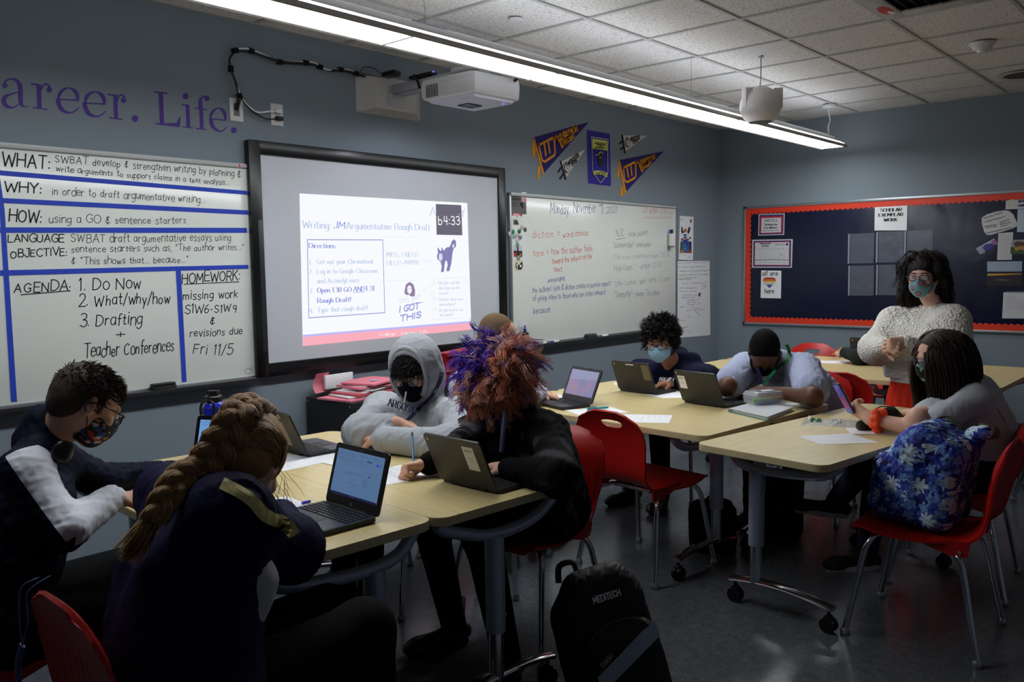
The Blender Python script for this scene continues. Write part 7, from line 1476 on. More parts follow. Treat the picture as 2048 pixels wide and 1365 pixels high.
# ---- 2 student with the long braid, bent over the table
def braid_girl():
    P_ = person((.95, 1.88), 'student with a long blond braid and navy top, bent over the table')
    hc = dv(492, 932, 2.08); H = HF(frame(hc, (.55, .35, -.62), roll=-.05), 1.0)
    neck = dv(395, 985, 2.02); shR = dv(462, 1030, 1.90); shL = dv(335, 985, 2.30); elR = tz(588, 1092, .795)+v3(-.02, -.01, 0); wrR = tz(560, 1035, .79); elL = v3(1.22, 2.30, .80); wrL = v3(1.40, 2.34, .77)
    hips = v3(.90, 1.84, .58); chest = hips*.35+neck*.65+v3(-.02, 0, -.03)
    fd = Fld(); head_sdf(fd, H); fd.cap(H(0, -.025, -.04), neck, .052, .056, .03); hand(fd, wrR, (.3, .95, -.1), (0, 0, -1), 1, .3); hand(fd, wrL, (.9, -.1, -.1), (0, 0, -1), -1, .3); part(sdf('body', fd, .0045, SK1, None), P_)
    fd = Fld(); torso(fd, hips, chest, neck, shR, shL, 1.15, 1.0); arm(fd, shR, elR, wrR, (.066, .062, .048), .09); fd.cap(chest+v3(0, -.08, -.02), dv(372, 1330, 1.95), .11, .13, .10); arm(fd, shL, elL, wrL, (.07, .056, .045), .05); fd.cap(neck+v3(-.03, 0, -.01), neck+v3(.0, 0.01, .02), .062, .058, .03)
    fd.cap(hips+v3(.02, -.10, -.02), hips+v3(.0, -.12, -.12), .12, .10, .06); H.ell(fd, (0, .02, 0), (.075, .09, .10), .01, -1)
    o = sdf('top', fd, .0065, mat('navy_jersey', (24, 22, 58), .75, bump=.2, bscale=300), None, folds=dict(amp=.005, f=8.5, seed=5, creases=elbows((elR, elR-shR), (chest, (0, 0, 1))))); part(o, P_)
    for dx in (-7, 0, 7): ribbon([(447+dx*.5, 968-dx), (480+dx*.5, 985-dx), (506+dx*.6, 1003-dx), (530+dx*.7, 1030-dx), (556+dx*.7, 1045-dx), (576+dx*.7, 1052-dx), (590+dx, 1070-dx*.6)], 1.80, .0098, mat('gold_stripe', (206, 194, 140), .6), P_, o, 'gold_stripe')
    fd = Fld(); hL = hips+v3(0, .10, -.05); hR = hips+v3(0, -.10, -.05); fd.cap(hL, hR, .12, .12, .05); kR = v3(1.38, 1.76, .56); leg(fd, hL, v3(1.40, 1.98, .55), v3(1.42, 2.02, .08), (.10, .075, .055)); leg(fd, hR, kR, v3(1.42, 1.74, .08), (.105, .08, .056))
    part(sdf('trousers', fd, .012, M_blk, None), P_); shoe(P_, v3(1.42, 2.02, .08), (1, .1, 0), M_black); shoe(P_, v3(1.42, 1.74, .08), (1, 0, 0), M_black)
    # pale shirt hem showing below the top
    fd = Fld(); fd.cap(dv(478, 1170, 1.96), dv(480, 1295, 1.92), .088, .03, .04); fd.cap(dv(440, 1150, 1.98), dv(490, 1185, 1.96), .05, .05, .04); part(sdf('shirt_hem', fd, .006, mat('grey_shirt', (176, 178, 184), .85), None, folds=dict(amp=.002, f=20)), P_)
    hm = hair_mats('blond', [(186, 146, 96), (158, 118, 74), (206, 168, 118), (128, 92, 58)]); hair_cap(P_, H, hm[1], .008, zf=.045, back=-.08, bump_=.002)
    # braid from the crown over the head, then down the back
    path = [H(.0, .045, .130), H(0, .0, .137), H(0, -.055, .125), H(0, -.100, .085), H(.01, -.128, .035), dv(398, 945, 1.96), dv(368, 958, 1.93), dv(340, 985, 1.88), dv(318, 1018, 1.85), dv(302, 1046, 1.83)]
    path = np.array([list(p) for p in cr([tuple(p) for p in path], 14)]); T = np.gradient(path, axis=0); T /= np.linalg.norm(T, axis=1)[:, None]
    up = np.array([(CAM-p)/np.linalg.norm(CAM-p) for p in path]); up[:56] = up[:56]*.35+np.array(H.M[:3, 2])*.4-np.array(H.M[:3, 1])*.5*np.linspace(0, 1, 56)[:, None]; B_ = np.cross(T, up); B_ /= np.linalg.norm(B_, axis=1)[:, None]; U2 = np.cross(B_, T)
    s_ = np.concatenate([[0], np.cumsum(np.linalg.norm(np.diff(path, axis=0), axis=1))]); n_ = len(path); wd = np.interp(s_/s_[-1], [0, .2, .5, .8, 1], [.022, .034, .034, .027, .018])
    pitch = 2*PI/.125; allP = []; pk = []
    for k in range(3):
        ph = s_*pitch+k*2*PI/3; cx_ = np.sin(ph)*wd*.85; cz_ = np.sin(2*ph)*wd*.42
        core = path+B_*cx_[:, None]+U2*(cz_+.006)[:, None]; Tc = np.gradient(core, axis=0); Tc /= np.linalg.norm(Tc, axis=1)[:, None]; N1 = np.cross(Tc, U2); N1 /= np.linalg.norm(N1, axis=1)[:, None]; N2 = np.cross(N1, Tc)
        for j in range(46):                              # fine hairs wrap each strand
            a = 2*PI*j/46; rr = wd*(.60+.05*((j*7) % 5)/5); tw = a+s_*14; allP.append(core+(N1*np.cos(tw)[:, None]+N2*np.sin(tw)[:, None]*.8)*rr[:, None]); pk.append((j*5+k) % 4)
        part(MB().tube([tuple(p) for p in core], list(wd*.58), 8).build('braid_strand', hm[1], None, smooth=180), P_)
    part(strands('braid_hair', np.array(allP), .0022, hm, None, np.array(pk), taper=.8), P_)
    part(MB().tube([tuple(path[-1]-T[-1]*.008), tuple(path[-1]+T[-1]*.006)], .016, 12).build('hair_band', mat('band', (70, 50, 34), .8), None), P_)
    g_ = np.random.default_rng(5); N = 260; r0 = path[-1]+B_[-1]*g_.normal(size=(N, 1))*.009+U2[-1]*g_.normal(size=(N, 1))*.008; d0 = np.tile(T[-1], (N, 1))*1.0+B_[-1]*g_.normal(size=(N, 1))*.16+U2[-1]*g_.normal(size=(N, 1))*.1
    tgt = nrm(dv(258, 1090, 1.86)-path[-1]); Pp = flow(r0, d0, 9, g_.uniform(.008, .0128, (N, 1)), seed=3, pull=lambda p, i: tgt*.25, curl=.05, cf=.4); part(strands('braid_tail', Pp, .0016, hm, None, g_.integers(0, 4, N)), P_)
    # hair combed from the hairline to the braid
    loc, nn = scalp(H, 2600, 9, zmin=-.03, front=.09); Wp = toW(H, loc+nn*.010); tgtp = path[:62]
    def pull(p, i):
        dd = ((p[:, None, :]-tgtp[None])**2).sum(2); j = np.clip(dd.argmin(1)+9, 0, len(tgtp)-1); v = tgtp[j]-p; return v/(np.linalg.norm(v, axis=1)[:, None]+1e-9)*.55
    d0 = dirW(H, nn*.12+np.array([0, -.5, .5])); Pp = flow(Wp, d0, 9, .0088, seed=2, pull=pull)
    cc = H(0, -.020, .038); Rr = H.M[:3, :3]                  # keep the combed hair on the skull
    q = (Pp-cc)@Rr/np.array([.088, .109, .100]); ln_ = np.linalg.norm(q, axis=2)[..., None]; q = np.where(ln_ < 1, q/np.maximum(ln_, 1e-6), np.where(ln_ > 1.08, q/ln_*1.08, q)); Pp = (q*np.array([.088, .109, .100]))@Rr.T+cc
    part(strands('hair_strands', Pp, .0024, hm, None, g_.integers(0, 4, len(Pp)), taper=.5), P_)
    N = 90; r0 = H(0, .06, .02)+g_.normal(size=(N, 3))*.03; part(strands('loose_hairs', flow(r0, np.tile(v3(.3, .2, -.9), (N, 1))+g_.normal(size=(N, 3))*.2, 8, .014, seed=6, curl=.2, cf=.5), .0007, hm, None, g_.integers(0, 3, N)), P_)
braid_girl()
# ---- 3 student in the grey hooded top, arms crossed on the table
def hoodie():
    P_ = person((2.66, 2.95), 'student in a grey hooded sweatshirt with the hood up, black mask and glasses, arms crossed')
    hc = dv(828, 745, 3.92); H = HF(frame(hc, (-.84, -.40, -.36), roll=-.06), 1.04)
    neck = dv(862, 815, 4.0)+v3(0, 0, .0); shR = dv(762, 820, 4.14); shL = dv(925, 835, 3.80); elR = tz(713, 868, .80)+v3(.03, 0, 0); wrR = dv(792, 846, 3.70); elL = dv(915, 893, 3.48); wrL = dv(758, 868, 3.62)
    elL[2] = max(elL[2], .79); wrL[2] = .80; hips = v3(2.76, 2.92, .57); chest = hips*.32+neck*.68+v3(.0, 0, -.06)
    fd = Fld(); head_sdf(fd, H); fd.cap(H(0, -.02, -.04), neck, .055, .06, .03); hand(fd, wrR, nrm(dv(860, 862, 3.80)-wrR), (0, .3, -1), 1, .3); hand(fd, wrL, nrm(dv(725, 872, 3.86)-wrL), (.2, .2, -1), -1, .3); part(sdf('body', fd, .0045, SK2, None), P_)
    fd = Fld(); torso(fd, hips, chest, neck, shR, shL, 1.22, 1.3); arm(fd, shR, elR, wrR+nrm(elR-wrR)*.035, (.078, .074, .050), .05); arm(fd, shL, elL, wrL+nrm(elL-wrL)*.02, (.080, .076, .052), .05)
    for a, b2 in ((elR, wrR), (elL, wrL)): w_ = b2+nrm(a-b2)*.03; fd.cap(w_, w_+nrm(a-b2)*.035, .042, .042, .008)
    # hood
    H.ell(fd, (0, -.035, .035), (.115, .130, .128), .04); H.ell(fd, (0, -.04, -.06), (.112, .115, .10), .05); H.ell(fd, (0, .085, .005), (.078, .100, .110), .02, -1); H.ell(fd, (0, .01, .0), (.082, .095, .105), .01, -1)
    o = sdf('hooded_sweatshirt', fd, .008, mat('heather_grey', (168, 172, 178), .9, bump=.5, bscale=500, var=.10, vscale=160), None, folds=dict(amp=.007, f=9, seed=8, creases=elbows((elR, elR-shR), (elL, elL-shL), (shL*.5+elL*.5, elL-shL)))); part(o, P_)
    b_ = MB(); rim = [H(.080*math.cos(t), .060-.03*abs(math.sin(t))*0-.022*math.sin(t), .020+.118*math.sin(t)) for t in np.linspace(-.9, PI+.9, 30)]; part(b_.tube(rim, .012, 8).build('hood_hem', MATS['heather_grey'], None, smooth=180), o)
    fd = Fld(); hL = hips+v3(0, -.10, -.03); hR = hips+v3(0, .10, -.03); fd.cap(hL, hR, .125, .125, .05); leg(fd, hL, v3(2.30, 2.86, .54), v3(2.24, 2.80, .10)); leg(fd, hR, v3(2.30, 3.06, .54), v3(2.32, 3.08, .08)); part(sdf('trousers', fd, .013, M_blk, None), P_)
    sm = mat('shoe_black_red', (26, 24, 28), .6); s_ = shoe(P_, v3(2.16, 2.72, .08), (-.85, -.5, 0), sm, mat('sole_white', (190, 186, 190), .6), z0=.0); shoe(P_, v3(2.32, 3.08, .08), (-1, -.2, 0), sm, MATS['sole_white'])
    part(MB().bbox(tuple(v3(2.10, 2.70, .045)), (.05, .12, .012), .004, M=None).build('red_trim', mat('trim_red', (200, 50, 50), .6), None), s_)
    hm = hair_mats('dark', [(26, 20, 20), (38, 28, 26), (18, 15, 16)]); hair_cap(P_, H, hm[0], .004, zf=.052)
    loc, nn = scalp(H, 700, 4, zmin=.03, front=.10, keep=lambda l: l[:, 1] > .0); d0 = dirW(H, nn*.6+np.array([0, .6, -.1])); part(strands('curls', flow(toW(H, loc), d0, 10, .0062, grav=.25, curl=.9, cf=1.1, seed=5), .0024, hm, None, np.random.default_rng(3).integers(0, 3, len(loc))), P_)
    mask_on(P_, H, mat('navy_mask', (14, 15, 26), .85), size=1.06, top=.004); glasses_on(P_, H, M_black, w=.026, h=.018); eyes_on(P_, H)
    # lanyard and lettering on the chest
    fwd = nrm(np.cross(nrm(shL-shR), (0, 0, 1)))*-1; fwd = nrm(np.cross((0, 0, 1), nrm(shR-shL))); c0 = chest
    lm = mat('navy_ribbon', (24, 28, 70), .6); ribbon([(884, 748), (878, 768), (862, 795), (838, 818), (814, 842)], 3.78, .016, lm, P_, o)
    for a, b2 in ((dv(825, 790, 3.66), dv(806, 822, 3.60)),): ribbon([(812, 785), (808, 805), (800, 826)], 3.72, .007, mat('cord_grey', (196, 200, 206), .8), P_, o, 'drawstring')
    U_ = nrm(dv(840, 822, 3.64)-dv(780, 806, 3.72)); Vv = nrm(np.cross(np.cross(U_, (0, 0, 1)), U_)); Wn = nrm(CAM-dv(810, 812, 3.66)); Vv = nrm(Vv-U_*(Vv@U_))
    Nw = np.cross(U_, Vv); MM = Matrix(((U_[0], Vv[0], Nw[0], 0), (U_[1], Vv[1], Nw[1], 0), (U_[2], Vv[2], Nw[2], 0), (0, 0, 0, 1))); og = dv(776, 812, 3.665)
    ik = Ink(Matrix.Translation(og) @ MM); ik.text('ARGOSY', (0, 0), (.140, -.006), .034, lm, .0060, 'serif'); ik.text('COLLEGIATE', (.05, -.016), (.125, -.020), .007, lm, .001)
    ob = ik.done('chest_lettering', None); sw = bpy.context.view_layer
    for x in ob: LET.append((x, o)); part(x, o)
hoodie()
def fig(label, base, H, neck, sh, el, wr, hips, top, sk, w=1.1, dep=1.1, long=True, trou=None, knees=None, ank=None, hd=None, hcurl=(.4, .4), hn=None, amp=.0045, h=.0085, topname='shirt', zone=None, shoe_m=None, cuff=0, extra=None, fs=8, armr=None, belly=1., hkw=None, seed=3, sole=None, chest=None):
    P_ = person(base, label); shR, shL = sh; elR, elL = el; wrR, wrL = wr; hips = np.array(hips, float); chest = hips*.33+neck*.67+v3(0, 0, -.05) if chest is None else chest
    fd = Fld(); head_sdf(fd, H); fd.cap(H(0, -.022, -.04), neck, .053, .058, .03); hn = hn or ((0, 0, -1), (0, 0, -1)); tips = []
    for i, s_ in enumerate((1, -1)):
        d = hd[i] if hd else nrm(wr[i]-el[i]); kw = (hkw or ({}, {}))[i]; tips.append(hand(fd, wr[i], d, hn[i], s_, hcurl[i], **kw))
        if not long: fd.cap(el[i], wr[i], .042*w**.5, .026, .02); fd.cap(neck, sh[i], .04, .045, .02); fd.cap(sh[i], el[i], .042, .043*w**.5, .02)
    bd = sdf('body', fd, .0045, sk, None); part(bd, P_)
    fd = Fld(); torso(fd, hips, chest, neck, shR, shL, w, dep, belly); r = armr or (.066*w, .058*w, .042)
    if long: arm(fd, shR, elR, wrR, r, .045); arm(fd, shL, elL, wrL, r, .045)
    else:
        for s_, e in ((shR, elR), (shL, elL)): m_ = s_+(e-s_)*.80; fd.cap(s_, m_, r[0], r[0]*1.03, .04); fd.cut(v3(0, 0, -99), (0, 0, -1)) if False else None
    H.ell(fd, (0, .02, 0), (.072, .09, .10), .01, -1)
    if extra: extra(fd)
    o = sdf(topname, fd, h, top, None, zone=zone, folds=dict(amp=amp, f=fs, seed=seed, creases=elbows((elR, elR-shR), (elL, elL-shL)))); part(o, P_)
    s_ = nrm(shR-shL); s_[2] = 0; hR, hL = hips+s_*.095+v3(0, 0, -.03), hips-s_*.095+v3(0, 0, -.03); fd = Fld(); fd.cap(hL, hR, .12*w, .12*w, .05)
    for a, k_, f_ in ((hR, knees[0], ank[0]), (hL, knees[1], ank[1])): leg(fd, a, v3(*k_), v3(*f_[:3]), (.095*w**.5, .07, .052))
    part(sdf('trousers', fd, .012, trou or M_blk, None), P_)
    for (k_, f_) in zip(knees, ank): d = v3(f_[0]-hips[0], f_[1]-hips[1], 0) if len(f_) < 6 else v3(*f_[3:]); shoe(P_, v3(*f_[:3]), d, shoe_m or M_black, sole, z0=max(0, f_[2]-.08))
    return P_, bd, o, tips
def curls(P_, H, n, S, step, r0, hm, curl, cf, grav, pickf=None, seed=5, keep=None, zmin=-.03, name='curly_hair', d_extra=(0, 0, 0), front=.095, spread=.5, taper=.4, out=1., cl=1, cr_=.004):
    loc, nn = scalp(H, n, seed, zmin=zmin, front=front, keep=keep); g_ = np.random.default_rng(seed+1); d0 = nn*out+np.array(d_extra)+g_.normal(size=nn.shape)*spread; st = g_.uniform(.7, 1.25, (len(loc), 1))*step
    pk = pickf(loc, g_) if pickf else g_.integers(0, len(hm), len(loc))
    Pp = flow(toW(H, loc), dirW(H, d0/np.linalg.norm(d0, axis=1)[:, None]), S, st, grav=grav, curl=curl, cf=cf, seed=seed+2)
    if cl > 1: Pp = clump(Pp, cl, cr_, seed); pk = np.repeat(pk, cl); q = g_.uniform(size=len(pk)) < .25; pk = np.where(q & (pk > 0) & (pk != 4), pk-1, pk)
    return part(strands(name, Pp, r0, hm, None, pk, taper=taper), P_)
# ---- 4 student with pink and purple curls
def coral():
    hc = dv(1000, 768, 3.36); H = HF(frame(hc, (-.72, -.10, -.62), roll=.12), 1.0)
    wrR = tz(858, 928, .79); wrL = tz(1018, 938, .79); wrR[2] = .79
    kn = [(2.22, 2.40, .55), (2.20, 2.10, .55)]; an = [(2.34, 2.40, .08, -1, .25, 0), (2.24, 2.02, .08, -1, 0, 0)]
    def ex(fd): fd.cap(dv(1085, 960, 3.25), dv(1120, 1050, 3.35), .08, .07, .06)
    M_fl = mat('black_flannel', (20, 20, 22), .9, bump=.4, bscale=400); nt, b = nodes(M_fl); tc = nt.nodes.new('ShaderNodeTexCoord'); cs = []
    for ax in ('X', 'Z'):
        wv = nt.nodes.new('ShaderNodeTexWave'); wv.bands_direction = ax; wv.inputs['Scale'].default_value = 3.4; wv.inputs['Distortion'].default_value = 1.5; nt.links.new(tc.outputs['Object'], wv.inputs['Vector']); cs.append(wv)
    mx = nt.nodes.new('ShaderNodeMath'); mx.operation = 'MULTIPLY'; nt.links.new(cs[0].outputs['Fac'], mx.inputs[0]); nt.links.new(cs[1].outputs['Fac'], mx.inputs[1]); r_ = ramp(nt, [(.15, (13, 13, 15)), (.5, (30, 30, 33)), (.8, (58, 58, 62))]); nt.links.new(mx.outputs[0], r_.inputs[0]); nt.links.new(r_.outputs[0], b.inputs['Base Color'])
    P_, bd, o, tips = fig('student with pink and purple curls and a black checked shirt, writing', (2.62, 2.25), H, dv(1040, 822, 3.40), (dv(932, 872, 3.60), dv(1098, 868, 3.24)), (tz(905, 915, .80)+v3(.06, .02, .01), tz(1122, 955, .80)+v3(0, 0, .0)), (wrR, wrL), (2.72, 2.24, .56), M_fl, SK1, 1.12, 1.1, knees=kn, ank=an, hcurl=(.95, .5), hn=((.1, -.5, -.9), (0, 0, -1)), hd=(nrm(tz(822, 934, .785)-wrR), nrm(tz(975, 925, .78)-wrL)), topname='checked_shirt', extra=ex, sole=M_blk)
    part(MB().tube([(2.34, 2.40, .10), (2.35, 2.40, .19)], .045, 16).build('sock', mat('white_sock', (190, 190, 198), .9), None), P_)
    hm = hair_mats('coral', [(255, 186, 150), (252, 164, 124), (255, 216, 196), (246, 204, 190), (112, 74, 214), (84, 54, 178), (192, 164, 216)], tr=.35); hair_cap(P_, H, hm[1], .006, zf=.05)
    def pk(l, g_):
        r = g_.uniform(size=len(l)); p = np.where(r < .4, 0, np.where(r < .65, 1, np.where(r < .85, 2, 3))); pu = (l[:, 0] > -.006) & (l[:, 1] < .045); p = np.where(pu & (r < .9), np.where(r < .5, 4, 5), p)
        li = ~pu & (l[:, 1] < -.045) & (r < .7); p = np.where(li, np.where(r < .3, 6, 3), p); p = np.where((l[:, 0] > -.0) & ~pu & (r > .5), 3, p); return p
    curls(P_, H, 420, 16, .0080, .0016, hm, .95, .66, .08, pk, 5, zmin=-.045, d_extra=(0, .25, .1), front=.11, keep=lambda l: ~((l[:, 1] > .05) & (l[:, 2] < .06)), cl=14, cr_=.0045, out=.55)
    curls(P_, H, 450, 15, .0085, .0010, hm, 1.0, .9, .03, pk, 15, zmin=-.02, name='flyaway_curls', front=.11)
    curls(P_, H, 80, 15, .0078, .0016, hm, .9, .6, .20, lambda l, g_: g_.integers(0, 4, len(l)), 25, zmin=.045, name='fringe', d_extra=(0, 1.0, .1), front=.12, keep=lambda l: l[:, 1] > .03, cl=16, cr_=.004)
    mask_on(P_, H, M_blk, size=1.05); t = tips[0]
    hv = tz(828, 945, .745); pen(tuple(hv), tuple(dv(824, 868, 3.36)+(hv-dv(828, 945, 3.36))*0+v3(0, 0, 0)), .0042, mat('pencil_blue', (60, 120, 180), .35), 'blue pencil with a black end held by the pink haired student', 'pencil', 'pencil', M_black, M_black)
    part(MB().tube([tuple(dv(1012, 822, 3.20)), tuple(dv(1008, 850, 3.14)), tuple(dv(1003, 905, 3.10))], .009, 6, flat=.3, up=(-.7, -.6, .2)).build('lanyard', mat('navy_ribbon', (24, 28, 70), .6), None), P_)
coral()
# ---- 5 shaven headed student
def shaved():
    hc = dv(995, 676, 4.40); H = HF(frame(hc, (.80, -.30, -.30)), 1.0); wrR = tz(1082, 786, .79); wrL = v3(3.62, 3.12, .79)
    P_, bd, o, tips = fig('student with a shaved head and a white shirt, seen behind the pink curls', (3.12, 2.98), H, dv(962, 735, 4.40), (dv(1000, 775, 4.15), dv(925, 770, 4.62)), (tz(1045, 800, .82), v3(3.40, 3.20, .82)), (wrR, wrL), (3.06, 3.0, .57), mat('white_shirt', (196, 200, 212), .85, bump=.2, bscale=300), SK2, 1.05, 1.1, knees=[(3.5, 2.9, .55), (3.5, 3.1, .55)], ank=[(3.48, 2.9, .08, 1, 0, 0), (3.48, 3.1, .08, 1, 0, 0)], h=.010, hd=(nrm(tz(1112, 795, .765)-wrR), (1, 0, -.1)), hcurl=(.35, .35), trou=M_jeans)
    hm = mat('stubble', (112, 90, 68), .85, bump=.8, bscale=900, var=.12, vscale=60, bdist=.001); hair_cap(P_, H, hm, -.001, zf=.058, back=-.07, bump_=.0006, name='shaved_hair')
    glasses_on(P_, H, M_black); mask_on(P_, H, M_blk)
shaved()
# ---- 6 curly black hair, pale blue mask
def curly():
    hc = dv(1320, 683, 5.35); H = HF(frame(hc, (-.80, -.28, -.22), roll=-.05), 1.04); wrR = v3(4.62, 2.98, .79); wrL = v3(4.60, 2.72, .79)
    def ex(fd): fd.cap(dv(1348, 722, 5.50), dv(1385, 722, 5.42), .06, .055, .05); fd.cap(dv(1352, 735, 5.5), dv(1360, 712, 5.55), .07, .06, .05)
    P_, bd, o, tips = fig('student with curly black hair, glasses and a pale blue surgical mask', (4.90, 2.93), H, dv(1350, 738, 5.46), (dv(1288, 745, 5.78), dv(1400, 760, 5.28)), (v3(4.82, 3.12, .81), v3(4.80, 2.60, .81)), (wrR, wrL), (5.02, 2.90, .57), mat('navy_sweat', (17, 20, 44), .85, bump=.3, bscale=400), SK3, 1.2, 1.15, knees=[(4.55, 3.0, .55), (4.55, 2.8, .55)], ank=[(4.55, 3.0, .08), (4.55, 2.78, .08)], extra=ex, h=.010, hd=((-1, -.3, -.1), (-.7, .7, -.1)), topname='hooded_sweatshirt')
    hm = hair_mats('black', [(20, 17, 17), (32, 27, 25), (14, 12, 13)], .45); hair_cap(P_, H, hm[0], .010, zf=.058, back=-.05); curls(P_, H, 520, 11, .0055, .0018, hm, .95, 1.1, .02, None, 7, zmin=-.01, d_extra=(0, .1, .15), front=.085, cl=9, cr_=.0036)
    mask_on(P_, H, mat('mask_pale_blue', (160, 205, 232), .85, bump=.3, bscale=40), size=1.08, loops=M_paper, top=.000); glasses_on(P_, H, M_black, w=.027, h=.019, z=.004); eyes_on(P_, H)
    part(MB().tube([tuple(H(-.045, .088, .034)), tuple(H(-.012, .099, .030))], .0035, 6).tube([tuple(H(.045, .088, .034)), tuple(H(.012, .099, .030))], .0035, 6).build('eyebrows', hm[0], None), P_)
    b_ = H(0, .02, .01); fd = Fld(); 
    U_ = nrm(dv(1350, 760, 5.2)-dv(1310, 757, 5.2)); Vv = nrm(np.cross(nrm(CAM-b_), U_)); Nw = np.cross(U_, Vv); ik = Ink(Matrix(((U_[0], Vv[0], Nw[0], 0), (U_[1], Vv[1], Nw[1], 0), (U_[2], Vv[2], Nw[2], 0), (0, 0, 0, 1)))); ik.M = Matrix.Translation(dv(1318, 762, 5.22)) @ ik.M
    ik.text('ARGOSY', (0, 0), (.10, 0), .022, M_paper, .004, 'serif'); 
    for x in ik.done('chest_lettering', None): LET.append((x, o)); part(x, o)
curly()
# ---- 7 student in the light blue shirt
def man():
    hc = dv(1528, 706, 5.02); H = HF(frame(hc, (-.50, -.30, -1.0), roll=.05), 1.08); wrR = tz(1462, 772, .80); wrL = tz(1522, 782, .80)
    M_sh = mat('light_blue_shirt', (158, 166, 196), .85); nt, b = nodes(M_sh); tc = nt.nodes.new('ShaderNodeTexCoord'); wv = nt.nodes.new('ShaderNodeTexWave'); wv.bands_direction = 'Y'; wv.inputs['Scale'].default_value = 40; nt.links.new(tc.outputs['Object'], wv.inputs['Vector']); r_ = ramp(nt, [(.3, (146, 154, 186)), (.7, (176, 182, 204))]); nt.links.new(wv.outputs['Fac'], r_.inputs[0]); nt.links.new(r_.outputs[0], b.inputs['Base Color'])
    P_, bd, o, tips = fig('student in a light blue short sleeved shirt with a green lanyard, head bowed, writing', (5.0, 2.08), H, dv(1562, 722, 5.12), (dv(1490, 735, 5.30), dv(1608, 738, 5.0)), (tz(1450, 778, .83)+v3(.08, .03, .0), tz(1622, 796, .82)+v3(.03, 0, 0)), (wrR, wrL), (5.08, 2.06, .58), M_sh, SK4, 1.32, 1.3, long=False, knees=[(4.6, 2.2, .56), (4.6, 1.95, .56)], ank=[(4.62, 2.2, .08), (4.6, 1.95, .08)], h=.009, hd=(nrm(tz(1482, 784, .775)-wrR), nrm(tz(1486, 782, .79)-wrL)), hcurl=(.7, .6), armr=(.088, .075, .06), belly=1.15, amp=.006)
    hm = mat('hair_black_short', (10, 9, 10), .8, bump=.9, bscale=500, bdist=.002); hair_cap(P_, H, hm, .005, zf=.058, back=-.07, bump_=.001); mask_on(P_, H, M_blk, size=1.1)
    gr = mat('green_ribbon', (24, 130, 74), .6); nv_ = mat('navy_ribbon', (24, 28, 70), .6)
    ribbon([(1574, 692), (1578, 702), (1574, 722)], 5.0, .02, gr, P_, o); ribbon([(1572, 722), (1550, 742), (1524, 772), (1512, 790)], 4.9, .016, gr, P_, o); ribbon([(1514, 738), (1520, 756), (1516, 780)], 4.9, .02, nv_, P_, o)
    part(MB().tube(cr([H(.06, -.05, -.075), H(0, -.085, -.07), H(-.06, -.05, -.075), H(-.075, .0, -.10), H(-.03, .05, -.135)], 5), .012, 8).build('collar', M_sh, None), P_)
    part(MB().tube(cr([tuple(wrL+v3(0, .034*math.cos(t), .034*math.sin(t))) for t in np.linspace(0, 2*PI, 14)], 1), .002, 6).build('bracelet', M_alu, None), P_)
    pen(tuple(tz(1483, 787, .745)), tuple(dv(1467, 756, 4.70)), .0045, mat('pencil_yellow', (224, 160, 50), .4), 'yellow pencil in the hand of the student in the light blue shirt', 'pencil', 'pencil', M_ink, M_paper)
man()
